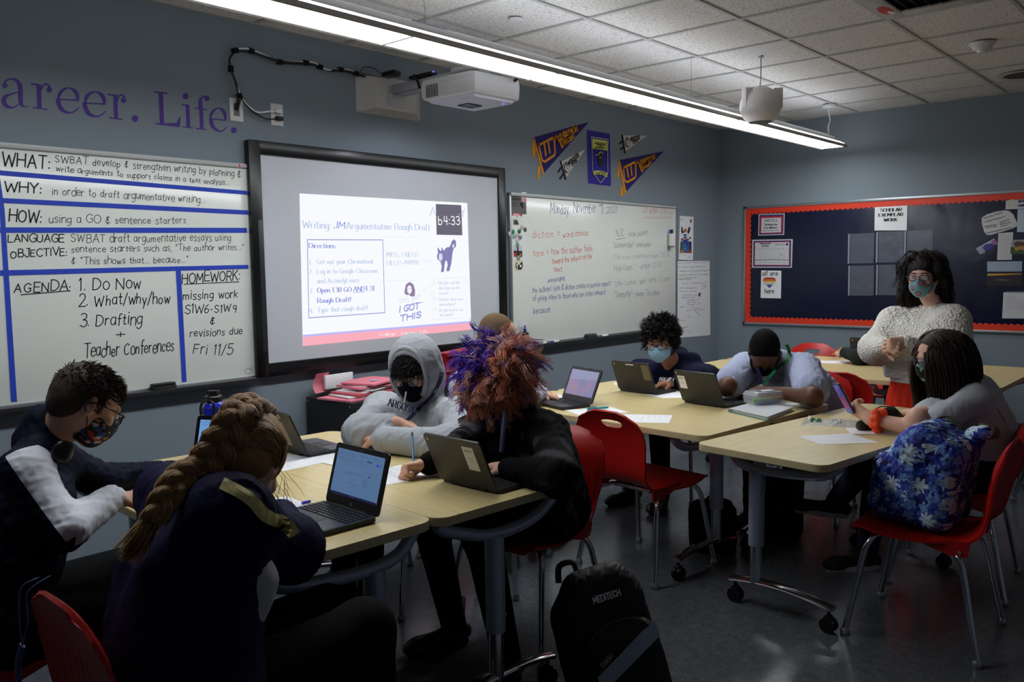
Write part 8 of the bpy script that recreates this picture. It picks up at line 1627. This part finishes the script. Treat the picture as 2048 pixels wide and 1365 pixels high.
# ---- 8 teacher
def teacher():
    hc = dv(1846, 556, 4.95); H = HF(frame(hc, (-.93, -.02, -.06)), .98); neck = dv(1872, 618, 4.98); shR, shL = dv(1788, 646, 5.12), dv(1904, 644, 4.84); elR, elL = dv(1752, 698, 4.98), dv(1908, 728, 4.72); wrR, wrL = dv(1772, 692, 4.72), dv(1806, 684, 4.66); hips = dv(1852, 815, 4.98)
    P_ = person((hips[0], hips[1]), 'standing teacher in a white knit sweater and red skirt, hands clasped')
    fd = Fld(); head_sdf(fd, H); fd.cap(H(0, -.022, -.04), neck, .052, .058, .03); dR, dL = nrm(dv(1792, 694, 4.58)-wrR), nrm(dv(1770, 692, 4.62)-wrL); hand(fd, wrR, dR, nrm(dv(1780, 700, 4.9)-dv(1780, 680, 4.62)), 1, .75, s=.95); hand(fd, wrL, dL, nrm(dv(1775, 690, 4.9)-dv(1785, 690, 4.6)), -1, .95, s=.95, thumb=.9); part(sdf('body', fd, .0045, SK1, None), P_)
    fd = Fld(); chest = dv(1848, 690, 4.94); wst = dv(1850, 738, 4.96); s_ = nrm(shR-shL)
    for q in (-1, 1): fd.cap(wst+s_*q*.085, chest+s_*q*.10, .145, .140, .09); fd.cap(chest+s_*q*.09, (shR if q > 0 else shL), .12, .075, .08); fd.cap(neck+v3(0, 0, -.03), shR if q > 0 else shL, .062, .066, .06)
    fwd = v3(-.95, -.1, 0); fd.cap(chest+fwd*.05+s_*.07, chest+fwd*.05-s_*.07, .105, .105, .06)
    fd.cap(shR, elR, .082, .088, .05); fd.cap(elR, wrR-nrm(wrR-elR)*.02, .085, .045, .05); fd.cap(shL, elL, .084, .095, .05); fd.cap(elL, wrL-nrm(wrL-elL)*.02, .088, .044, .05); fd.cut(dv(1850, 758, 4.96), (0, 0, -1)); H.ell(fd, (0, .02, 0), (.07, .09, .10), .01, -1)
    M_kn = mat('white_knit', (232, 228, 220), .95, var=.03); nt, b = nodes(M_kn); tc = nt.nodes.new('ShaderNodeTexCoord'); vo = nt.nodes.new('ShaderNodeTexVoronoi'); vo.inputs['Scale'].default_value = 75; nt.links.new(tc.outputs['Object'], vo.inputs['Vector'])
    bp = nt.nodes.new('ShaderNodeBump'); bp.inputs['Strength'].default_value = 1; bp.inputs['Distance'].default_value = .008; nt.links.new(vo.outputs['Distance'], bp.inputs['Height']); nt.links.new(bp.outputs[0], b.inputs['Normal'])
    o = sdf('knit_sweater', fd, .0095, M_kn, None, folds=dict(amp=.006, f=9, seed=4, creases=elbows((elR, elR-shR), (elL, elL-shL)))); part(o, P_)
    for nm, c, r_, m_, n_, zt, zb_, fl in (('sweater_rib', dv(1850, 750, 4.96), .178, M_kn, 90, .045, -.035, .003), ('skirt', dv(1850, 760, 4.96), .165, mat('red_skirt', (206, 52, 34), .9), 22, .02, -.62, .012)):
        b_ = []
        for i in range(13):
            t = i/12; z_ = zt+(zb_-zt)*t; rr = r_*(1+.0*t) if nm != 'skirt' else r_*(1+.55*t**.8)
            b_.append([tuple(c+v3(0, 0, z_)+s_*(rr+fl*(.3+t)*math.sin(n_*a))*1.18*math.cos(a)+fwd*(rr+fl*(.3+t)*math.sin(n_*a))*math.sin(a)) for a in np.linspace(0, 2*PI, 181)])
        part(MB().sheet(b_).build(nm, m_, None, smooth=180), P_ if nm == 'skirt' else o)
    fd = Fld()
    for q in (-1, 1): b2 = v3(hips[0], hips[1], 0)+s_*q*.09; fd.cap(b2+v3(0, 0, .62), b2+v3(0, 0, .10), .07, .045, .03); shoe(P_, b2+v3(0, 0, .08), (-1, 0, 0), M_black, L=.24)
    part(sdf('tights', fd, .01, M_blk, None), P_)
    hm = hair_mats('darkbrown', [(30, 20, 17), (44, 29, 22), (22, 15, 14), (58, 36, 26)]); hair_cap(P_, H, hm[0], .016, zf=.050, back=-.06, sides=0)
    fd = Fld(); H.ell(fd, (-.015, -.065, -.045), (.092, .080, .120), .03); H.ell(fd, (0, .08, -.03), (.070, .10, .16), .01, -1); part(sdf('hair_mass', fd, .007, hm[0], None, folds=dict(amp=.008, f=30, seed=2)), P_)
    curls(P_, H, 560, 23, .0098, .0015, hm, .55, .7, .22, None, 9, zmin=-.02, d_extra=(0, -.55, -.05), front=.085, keep=lambda l: (l[:, 1] < .05) & ((l[:, 2] > .08) | (l[:, 1] < .0)), out=.5, spread=.22, cl=10, cr_=.0055)
    mk = [mat('mask_aqua', (126, 170, 178), .85), mat('donut_brown', (112, 56, 50), .85), mat('donut_pink', (206, 150, 150), .85)]
    sp = [H(*q) for q in ((-.02, .118, -.02), (.03, .10, -.05), (-.045, .092, -.03), (0, .10, -.085), (-.055, .06, -.07), (.045, .085, -.01))]
    def mz(Cn, Nn):
        z_ = np.zeros(len(Cn), int)
        for c in sp: d = np.linalg.norm(Cn-c, axis=1); z_[(d < .0165)] = 1; z_[(d < .011)] = 2; z_[d < .005] = 1
        return z_
    mask_on(P_, H, mk, zone=mz, size=1.05, top=.0, loops=M_paper); glasses_on(P_, H, mat('violet_frame', (70, 40, 90), .3), w=.024, h=.016, z=.008); eyes_on(P_, H)
    part(MB().tube([tuple(H(-.045, .088, .036)), tuple(H(-.014, .099, .034))], .003, 6).tube([tuple(H(.045, .088, .036)), tuple(H(.014, .099, .034))], .003, 6).build('eyebrows', hm[0], None), P_)
    ax = nrm(wrL-elL); e1 = nrm(np.cross(ax, (0, 0, 1))); e2 = np.cross(ax, e1); wc = wrL-ax*.008; part(MB().tube([tuple(wc+(e1*math.cos(t)+e2*math.sin(t))*.034) for t in np.linspace(0, 2*PI, 20)], .008, 6).build('wristband', M_black, None), P_)
teacher()
# ---- 9 long haired student in the grey shirt
def girl():
    hc = dv(1878, 716, 4.02); H = HF(frame(hc, (-.72, .62, -.20)), 1.0); wrL = tz(1742, 838, .80); wrR = tz(1838, 826, .80)
    dL = nrm(dv(1705, 815, 3.98)-wrL)
    P_, bd, o, tips = fig('student with long straight brown hair and a grey T-shirt, holding a phone', (4.36, 1.02), H, dv(1930, 768, 4.08), (dv(1930, 795, 4.30), dv(1948, 800, 3.90)), (tz(1870, 850, .82)+v3(.1, .1, 0), dv(1848, 862, 3.76)), (wrR, wrL), (4.48, .98, .57), mat('grey_tee', (186, 190, 198), .9, bump=.2, bscale=400), SK1, 1.05, 1.12, long=False, trou=M_jeans, knees=[(4.30, 1.42, .56), (4.16, 1.34, .54)], ank=[(4.36, 1.62, .28, -.2, 1, 0), (4.24, 1.42, .08, -.75, .65, 0)], h=.0085, hd=(nrm(tz(1795, 822, .775)-wrR), dL), hcurl=(.55, .75), hn=((0, 0, -1), (.25, .55, .35)), shoe_m=mat('skate_black', (22, 22, 26), .7), sole=mat('sole_white', (190, 186, 190), .6), armr=(.062, .052, .04), topname='t_shirt', amp=.006, extra=lambda fd: (fd.cap(dv(1960, 790, 4.02), dv(1985, 868, 4.05), .085, .10, .06), fd.cap(dv(1940, 850, 3.95), dv(1985, 860, 4.0), .07, .09, .06)))
    hm = hair_mats('brownlong', [(48, 34, 28), (62, 44, 34), (36, 26, 23), (78, 56, 42)], .4); hair_cap(P_, H, hm[0], .006, zf=.045, back=-.06, bump_=.001)
    g_ = np.random.default_rng(4); loc, nn = scalp(H, 2400, 8, zmin=-.02, front=.10); part_ = np.sign(loc[:, 0])[:, None]*np.array([1., 0, 0]); d0 = part_*.5+nn*.15+np.array([0, -.25, -.25]); W0 = toW(H, loc+nn*.006); D0 = dirW(H, d0)
    bk = nrm(neck_dir := (dv(1950, 790, 4.12)-hc)); down = v3(0, 0, -1)
    def pull(p, i):
        q = (p-H(0, -.02, .03))@H.M[:3, :3]/np.array([.084, .106, .100]); ln_ = np.linalg.norm(q, axis=1)[:, None]; outw = dirW(H, q/(ln_+1e-9)); return down*.30+outw*np.where(ln_ < 1.0, .55, -.10*np.clip(ln_-1, 0, .6))+(bk*.06 if i < 10 else 0)
    Pp = flow(W0, D0, 30, g_.uniform(.0135, .0195, (len(loc), 1)), seed=3, pull=pull, curl=.05, cf=.5); part(strands('long_hair', Pp, .0023, hm, None, g_.integers(0, 4, len(loc)), taper=.45), P_)
    N = 500; r0 = H(0, -.07, -.02)+g_.normal(size=(N, 3))*.022; tg = dv(1995, 830, 4.02)
    part(strands('back_hair', flow(r0, np.tile(nrm(tg-H(0, -.07, 0)), (N, 1))+g_.normal(size=(N, 3))*.12, 22, g_.uniform(.011, .0155, (N, 1)), grav=.03, seed=9, curl=.06, cf=.4), .0020, hm, None, g_.integers(0, 4, N), taper=.4), P_)
    mk = [mat('mask_black_print', (22, 24, 26), .8), mat('mask_mint', (120, 180, 150), .8)]; mask_on(P_, H, mk, zone=lambda Cn, Nn: (wav(Cn, 60, 4) > .35).astype(int)); glasses_on(P_, H, mat('violet_frame', (70, 40, 90), .3), w=.025, h=.019); eyes_on(P_, H)
    ax = nrm(wrL-dv(1852, 866, 3.74)); e1 = nrm(np.cross(ax, (0, 0, 1))); e2 = np.cross(ax, e1); wc = wrL-ax*.035; fd = Fld()
    for k in range(26): t = 2*PI*k/26; rr = .040+.006*math.sin(k*2.3); c = wc+(e1*math.cos(t)+e2*math.sin(t))*rr+ax*.010*math.sin(k*1.9); fd.ell(c, (.015+.004*math.sin(k*3.1),)*3, None, .007)
    fd.cap(wc-e2*.035+ax*.01, wc-e2*.05-ax*.02, .016, .010, .01); q = sdf('scrunchie', fd, .0032, mat('orange_cloth', (255, 84, 44), .8), None, folds=dict(amp=.003, f=70, seed=3)); o = part(q, P_)
    a = dv(1672, 768, 3.98); b2 = dv(1703, 826, 3.98); up = nrm(a-b2); c = (a+b2)/2; rt = nrm(v3(.55, .55, 0)-up*np.dot(v3(.55, .55, 0), up)); nn_ = np.cross(rt, up); M_ = Matrix(((rt[0], nn_[0], up[0], 0), (rt[1], nn_[1], up[1], 0), (rt[2], nn_[2], up[2], 0), (0, 0, 0, 1)))
    ph = empty('phone', c, 0, 'phone in a dark case with a violet lit screen held over the front right table', 'phone'); MB().bbox((0, 0, 0), (.078, .010, .158), .004, M=M_).build('case', mat('phone_case', (60, 58, 64), .4), ph); s_ = 1 if (nn_@(CAM-c)) > 0 else -1
    MB().bbox((0, s_*.0055, 0), (.070, .001, .148), .0004, M=M_).build('screen', mat('phone_screen', (20, 20, 30), .2, emit=(92, 84, 170), es=.5), ph); MB().bbox((0, s_*.0062, -.02), (.066, .0006, .06), .0002, M=M_).build('video', mat('phone_video', (20, 20, 30), .3, emit=(150, 66, 120), es=.45), ph)
girl()
# ---- 10 student mostly hidden behind the teacher
def hidden():
    hc = dv(1812, 640, 6.75); H = HF(frame(hc, (-.9, .1, -.35)), .95); wrR = tz(1690, 706, .82); wrL = v3(6.75, 1.95, .80)
    P_, bd, o, tips = fig('student in a dark grey sleeve writing at the back table, hidden behind the teacher', (7.2, 1.98), H, hc+v3(.06, 0, -.17), (hc+v3(.08, .20, -.24), hc+v3(.08, -.20, -.24)), (tz(1718, 712, .81), v3(6.95, 1.70, .82)), (wrR, wrL), (7.28, 1.98, .56), mat('dark_grey_knit', (44, 48, 50), .9), SK2, 1.0, 1.0, knees=[(6.8, 2.1, .55), (6.8, 1.9, .55)], ank=[(6.8, 2.1, .08), (6.8, 1.9, .08)], h=.012, hd=(nrm(tz(1668, 702, .82)-wrR), (-1, 0, -.2)), hcurl=(1.0, .5), hn=((0, -.6, -.6), (0, 0, -1)), topname='sweater')
    hm = hair_mats('hid', [(40, 30, 26)]); hair_cap(P_, H, hm[0], .01); mask_on(P_, H, M_blk)
    a = dv(1668, 700, 6.5); pen(tuple(tz(1662, 712, .745)), tuple(dv(1684, 695, 6.45)), .004, MATS['pencil_yellow'], 'pencil in the hand at the back table', 'pencil', 'pencil')
hidden()
# ================================================================ BAGS AND SMALL THINGS
def bagbox(fd, H, c, d, r, k=.02):
    """rounded box from capsules between the corners of a smaller box"""
    x, y, z = d[0]/2-r, d[1]/2-r, d[2]/2-r
    for sy in np.linspace(-y, y, max(2, int(2*y/(r*1.2))+1)) if y > 0 else (0,):
        for sz in np.linspace(-z, z, max(2, int(2*z/(r*1.0))+1)): H.cap(fd, (c[0]-x, c[1]+sy, c[2]+sz), (c[0]+x, c[1]+sy, c[2]+sz), r, r, k)
def black_bag():
    c = v3(2.46, 1.72, .185); H = HF(frame(c, (-.66, -.75, .16), roll=-.24)); B_ = empty('backpack', (2.44, 1.72, 0), 0, 'black backpack with white MEDITECH lettering standing on the floor', 'backpack')
    M_n = mat('black_nylon', (17, 17, 19), .6, bump=.4, bscale=700, bdist=.0006)
    fd = Fld(); bagbox(fd, H, (0, 0, -.02), (.31, .16, .42), .065, .03); H.cap(fd, (-.06, 0, .19), (.06, 0, .19), .065, .065, .05); H.cap(fd, (.13, -.01, .10), (.13, -.01, -.15), .06, .07, .05); fd.cut(v3(0, 0, .004), (0, 0, -1)); o = sdf('body', fd, .006, M_n, None, folds=dict(amp=.003, f=16, seed=3)); part(o, B_)
    fd = Fld(); bagbox(fd, H, (-.02, .085, -.09), (.25, .09, .26), .042, .03); H.cap(fd, (-.08, .08, .02), (.04, .08, .02), .045, .045, .03); fd.cut(v3(0, 0, .004), (0, 0, -1)); pk = sdf('front_pocket', fd, .005, M_n, None, folds=dict(amp=.002, f=16, seed=5)); part(pk, B_)
    M_pi = mat('olive_piping', (58, 56, 46), .7); arc = [(-.15, .10, -.19), (-.148, .112, -.05), (-.13, .118, .02), (-.09, .115, .065), (-.02, .112, .078), (.05, .112, .062), (.095, .112, .02), (.108, .108, -.08), (.112, .104, -.2)]
    part(MB().tube(cr([tuple(H(*q)) for q in arc], 5), .0045, 6).build('piping', M_pi, None), pk)
    bm_ = lambda y: Matrix(tuple(tuple(r) for r in np.vstack([np.column_stack([-H.M[:3, 0], H.M[:3, 2], H.M[:3, 1], H(0, y, 0)]), [0, 0, 0, 1]])))
    ik = Ink(bm_(.148)); ik.poly([(-.088, -.135), (-.05, -.105), (.148, -.005), (.142, .048), (.09, .028), (-.105, -.075)], mat('reflective_strip', (150, 160, 178), .35, metal=.3)); [part(x, pk) for x in ik.done('reflective_strip', None)]
    ik = Ink(bm_(.150)); ik.text('L.L.Bean', (-.075, -.048), (.0, -.006), .018, mat('lettering_grey', (170, 165, 150), .6), .0026, 'serif'); l1 = ik.done('logo_lettering', None)
    ik = Ink(bm_(.092)); ik.text('MEDITECH', (-.035, .150), (.065, .150), .020, mat('lettering_white', (214, 216, 222), .6), .0046); l2 = ik.done('lettering', None)
    for x in l1: LET.append((x, pk)); part(x, pk)
    for x in l2: LET.append((x, o)); part(x, o)
    part(MB().tube(cr([tuple(H(*q)) for q in ((.045, -.06, .235), (.05, -.07, .275), (.10, -.07, .275), (.12, -.06, .22))], 5), .012, 8, flat=.35).build('grab_handle', M_n, None), B_)
    part(MB().tube(cr([tuple(H(*q)) for q in ((-.10, -.08, .20), (-.13, -.11, .05), (-.12, -.10, -.18))], 5), .03, 8, flat=.3).build('shoulder_strap', M_n, None), B_)
    for q in ((.135, .06, .12), (-.125, .12, .02), (-.15, .07, -.06)): part(MB().tube([tuple(H(*q)), tuple(H(q[0]-.008, q[1]+.008, q[2]-.035))], .0035, 6).build('zip_pull', M_alu, None), B_)
black_bag()
def floral_bag():
    c = v3(3.67, .985, .645); H = HF(frame(c, (.05, .96, .12), roll=0)); B_ = empty('backpack', (3.655, 1.0, .46), 0, 'blue backpack with white flower print on a red chair', 'backpack')
    M_f = mat('floral_cloth', (50, 70, 170), .75); nt, b = nodes(M_f); N_ = nt.nodes.new; L_ = nt.links.new; tc = N_('ShaderNodeTexCoord')
    def vm(op, a, b2=None):
        q = N_('ShaderNodeVectorMath'); q.operation = op; L_(a, q.inputs[0]); 
        if b2 is not None: L_(b2, q.inputs[1]) if not isinstance(b2, tuple) else setattr(q.inputs[1], 'default_value', b2)
        return q
    def mm(op, a, b2=None, c2=None):
        q = N_('ShaderNodeMath'); q.operation = op
        for i, v in enumerate((a, b2, c2)):
            if v is None: continue
            if isinstance(v, (int, float)): q.inputs[i].default_value = v
            else: L_(v, q.inputs[i])
        return q.outputs[0]
    masks = []
    for sc, off, npet in ((13., (0, 0, 0), 4), (19., (3.3, 1.7, 5.1), 2.5)):
        p = vm('ADD', tc.outputs['Object'], off).outputs[0]; p = vm('MULTIPLY', p, (sc, sc, sc)).outputs[0]; vo = N_('ShaderNodeTexVoronoi'); vo.inputs['Scale'].default_value = 1; vo.inputs['Randomness'].default_value = .75; L_(p, vo.inputs['Vector']); df = vm('SUBTRACT', p, vo.outputs['Position']).outputs[0]; sx = N_('ShaderNodeSeparateXYZ'); L_(df, sx.inputs[0])
        h_ = mm('ADD', sx.outputs[0], sx.outputs[1]); ang = mm('ARCTAN2', sx.outputs[2], h_); pet = mm('ABSOLUTE', mm('COSINE', mm('MULTIPLY', ang, npet))); ln = vm('LENGTH', df); r = ln.outputs['Value']; inner = mm('MULTIPLY_ADD', pet, .26, .20)
        masks.append(mm('MULTIPLY', mm('LESS_THAN', r, inner), mm('GREATER_THAN', r, .07)))
    n = N_('ShaderNodeTexNoise'); n.inputs['Scale'].default_value = 26; n.inputs['Detail'].default_value = 2; n.inputs['Distortion'].default_value = 1; L_(tc.outputs['Object'], n.inputs['Vector']); r_ = ramp(nt, [(0, (28, 28, 96)), (.42, (36, 44, 140)), (.5, (60, 88, 190)), (.58, (40, 50, 150)), (.66, (150, 184, 220)), (.72, (70, 110, 200))], 'CONSTANT'); L_(n.outputs['Fac'], r_.inputs[0])
    m1 = N_('ShaderNodeMix'); m1.data_type = 'RGBA'; L_(masks[1], m1.inputs[0]); L_(r_.outputs[0], m1.inputs[6]); m1.inputs[7].default_value = (*lin((112, 150, 212)), 1); m2 = N_('ShaderNodeMix'); m2.data_type = 'RGBA'; L_(masks[0], m2.inputs[0]); L_(m1.outputs[2], m2.inputs[6]); m2.inputs[7].default_value = (*lin((196, 214, 226)), 1); L_(m2.outputs[2], b.inputs['Base Color'])
    fd = Fld(); bagbox(fd, H, (0, -.02, -.0), (.34, .24, .37), .07, .03); bagbox(fd, H, (0, .11, -.05), (.30, .16, .26), .055, .03); H.cap(fd, (-.10, .02, .15), (.10, .02, .15), .075, .07, .05); H.cap(fd, (-.06, .07, .10), (.06, .07, .10), .06, .06, .05)
    o = sdf('body', fd, .0065, M_f, None, folds=dict(amp=.007, f=14, seed=6)); part(o, B_)
    fd = Fld(); H.cap(fd, (.11, -.11, .19), (.10, -.09, .05), .03, .035, .02); H.cap(fd, (.06, -.15, .215), (.12, -.08, .14), .03, .04, .03); part(sdf('shoulder_strap', fd, .006, M_f, None, folds=dict(amp=.003, f=16)), B_)
    M_ol = mat('olive_webbing', (70, 68, 40), .8); gy = mat('grey_lining', (96, 98, 112), .8)
    part(MB().tube(cr([tuple(H(*q)) for q in ((.172, .12, -.04), (.168, .12, .10), (.15, .07, .19), (.12, .0, .235), (.10, -.06, .20))], 5), .006, 6).build('zip_edge', M_ol, None), B_)
    part(MB().sheet([[tuple(H(.155-.02*j, .05-.03*i, .215-.035*i+.012*j)) for i in range(5)] for j in range(4)]).build('lining', gy, None), B_)
    part(MB().tube(cr([tuple(H(*q)) for q in ((.155, -.08, -.155), (.175, -.02, -.15), (.18, .0, -.19), (.165, -.05, -.195), (.17, -.10, -.17))], 5), .016, 6, flat=.2).build('webbing', M_ol, None), B_)
    part(MB().tube(cr([tuple(H(*q)) for q in ((.10, -.12, .235), (.12, -.17, .235), (.08, -.19, .21), (.05, -.16, .20))], 5), .013, 6, flat=.2).build('webbing', M_ol, None), B_)
    part(MB().tube([tuple(H(.13, .085, .185)), tuple(H(.145, .088, .192))], .010, 12).build('round_badge', mat('dark_badge', (30, 34, 36), .5), None), B_)
floral_bag()
def floor_bag(px, py, label, s=1.):
    x, y = TP(px, py, 0); c = v3(x, y, .17*s); H = HF(frame(c, (-.7, -.6, .1))); B_ = empty('backpack', (x, y, 0), 0, label, 'backpack'); M_n = mat('dull_nylon', (13, 13, 15), .75)
    fd = Fld(); bagbox(fd, H, (0, 0, 0), (.30*s, .18*s, .36*s), .07*s, .04); fd.cut(v3(0, 0, .004), (0, 0, -1)); part(sdf('body', fd, .010, M_n, None, folds=dict(amp=.006, f=12)), B_)
    fd = Fld(); bagbox(fd, H, (0, .08*s, -.05*s), (.24*s, .08*s, .18*s), .035*s, .03); fd.cut(v3(0, 0, .004), (0, 0, -1)); part(sdf('front_pocket', fd, .008, M_n, None), B_); part(MB().tube(cr([tuple(H(-.04, -.03, .16*s)), tuple(H(0, -.03, .21*s)), tuple(H(.04, -.03, .16*s))], 5), .01, 6, flat=.4).build('grab_handle', M_n, None), B_)
floor_bag(1545, 1075, 'dark backpack on the floor between the middle and right tables'); floor_bag(1425, 1100, 'dark bag on the floor behind the left casters of the right table', .75)
# camouflage pouch
c = tz(1762, 836, TZ+.052); H = HF(frame(c, (-.5, -.8, .1))); B_ = empty('pouch', (c[0], c[1], TZ), 0, 'dark camouflage zip pouch between the two hands of the long haired student', 'pouch')
M_cm = mat('camouflage', (34, 36, 30), .8); nt, b = nodes(M_cm); tc = nt.nodes.new('ShaderNodeTexCoord'); n = nt.nodes.new('ShaderNodeTexNoise'); n.inputs['Scale'].default_value = 16; nt.links.new(tc.outputs['Object'], n.inputs['Vector']); r_ = ramp(nt, [(0, (18, 19, 20)), (.5, (26, 27, 26)), (.56, (58, 66, 34)), (.62, (84, 60, 36)), (.68, (22, 22, 24))], 'CONSTANT'); nt.links.new(n.outputs['Fac'], r_.inputs[0]); nt.links.new(r_.outputs[0], b.inputs['Base Color'])
fd = Fld(); H.cap(fd, (-.09, 0, -.02), (.11, 0, -.03), .034, .024, .03); H.cap(fd, (-.06, 0, .02), (.05, 0, .015), .026, .018, .04); part(sdf('body', fd, .005, M_cm, None, folds=dict(amp=.003, f=26)), B_); part(MB().tube([tuple(H(-.08, 0, .046)), tuple(H(.0, .0, .052)), tuple(H(.09, 0, .02))], .003, 6).build('zip', mat('zip_gold', (110, 96, 60), .4, metal=.5), None), B_)
# lanyard and flask hanging from the near chair
q0 = v3(.715, 2.10, .815); B_ = empty('hanging_lanyard', q0, 0, 'blue lanyard with keys hanging from the top of the near red chair', 'lanyard'); lb = mat('lanyard_blue', (70, 90, 130), .5)
pts = [q0+v3(.0, .0, .005), q0+v3(-.03, .03, -.02), q0+v3(-.035, .04, -.10), q0+v3(-.03, .045, -.16)]; pt2 = [q0+v3(.02, -.01, .005), q0+v3(-.02, .02, -.03), q0+v3(-.02, .03, -.10), q0+v3(-.03, .045, -.16)]
for p_ in (pts, pt2): part(MB().tube(cr([tuple(p) for p in p_], 5), .0035, 6, flat=.4).build('cord', lb, None), B_)
part(MB().tube(cr([tuple(q0+v3(-.03, .045, -.16)), tuple(q0+v3(-.04, .055, -.22)), tuple(q0+v3(-.035, .055, -.34))], 5), .014, 8, flat=.35).build('woven_strap', mat('blue_woven', (28, 44, 104), .5, bump=.5, bscale=300), None), B_); part(MB().tube([tuple(q0+v3(-.04, .056, -.34)), tuple(q0+v3(-.045, .06, -.42))], .009, 8).build('metal_clip', M_chrome, None), B_)
# lay the lettering on the cloth it is printed on
bpy.context.view_layer.update()
from mathutils.bvhtree import BVHTree
trees = {}
for x, tgt in LET:
    if tgt.name not in trees: trees[tgt.name] = (BVHTree.FromPolygons([v.co.copy() for v in tgt.data.vertices], [tuple(p.vertices) for p in tgt.data.polygons]))
    T_ = trees[tgt.name]; cc = Vector(CAM)
    ctr = sum((v.co for v in x.data.vertices), Vector())/len(x.data.vertices); a = x.data.polygons[0].normal
    nn = a if a.dot(cc-ctr) > 0 else -a
    for v in x.data.vertices:
        hit = T_.ray_cast(v.co+nn*.12, -nn, .3)
        if hit[0]: v.co = hit[0]+nn*(.004 if x.name.startswith(('gold', 'lany')) else .0018)
for n_ in ('navy_track', 'white_track', 'navy_jersey', 'gold_stripe', 'black_trousers', 'dark_jeans', 'heather_grey', 'navy_sweat', 'light_blue_shirt', 'grey_tee', 'white_shirt', 'dark_grey_knit', 'white_knit', 'red_skirt', 'black_flannel', 'navy_mask', 'grey_shirt', 'dull_nylon', 'hair_black_short', 'stubble'):
    if n_ in MATS: MATS[n_].node_tree.nodes['Principled BSDF'].inputs['Specular IOR Level'].default_value = .1
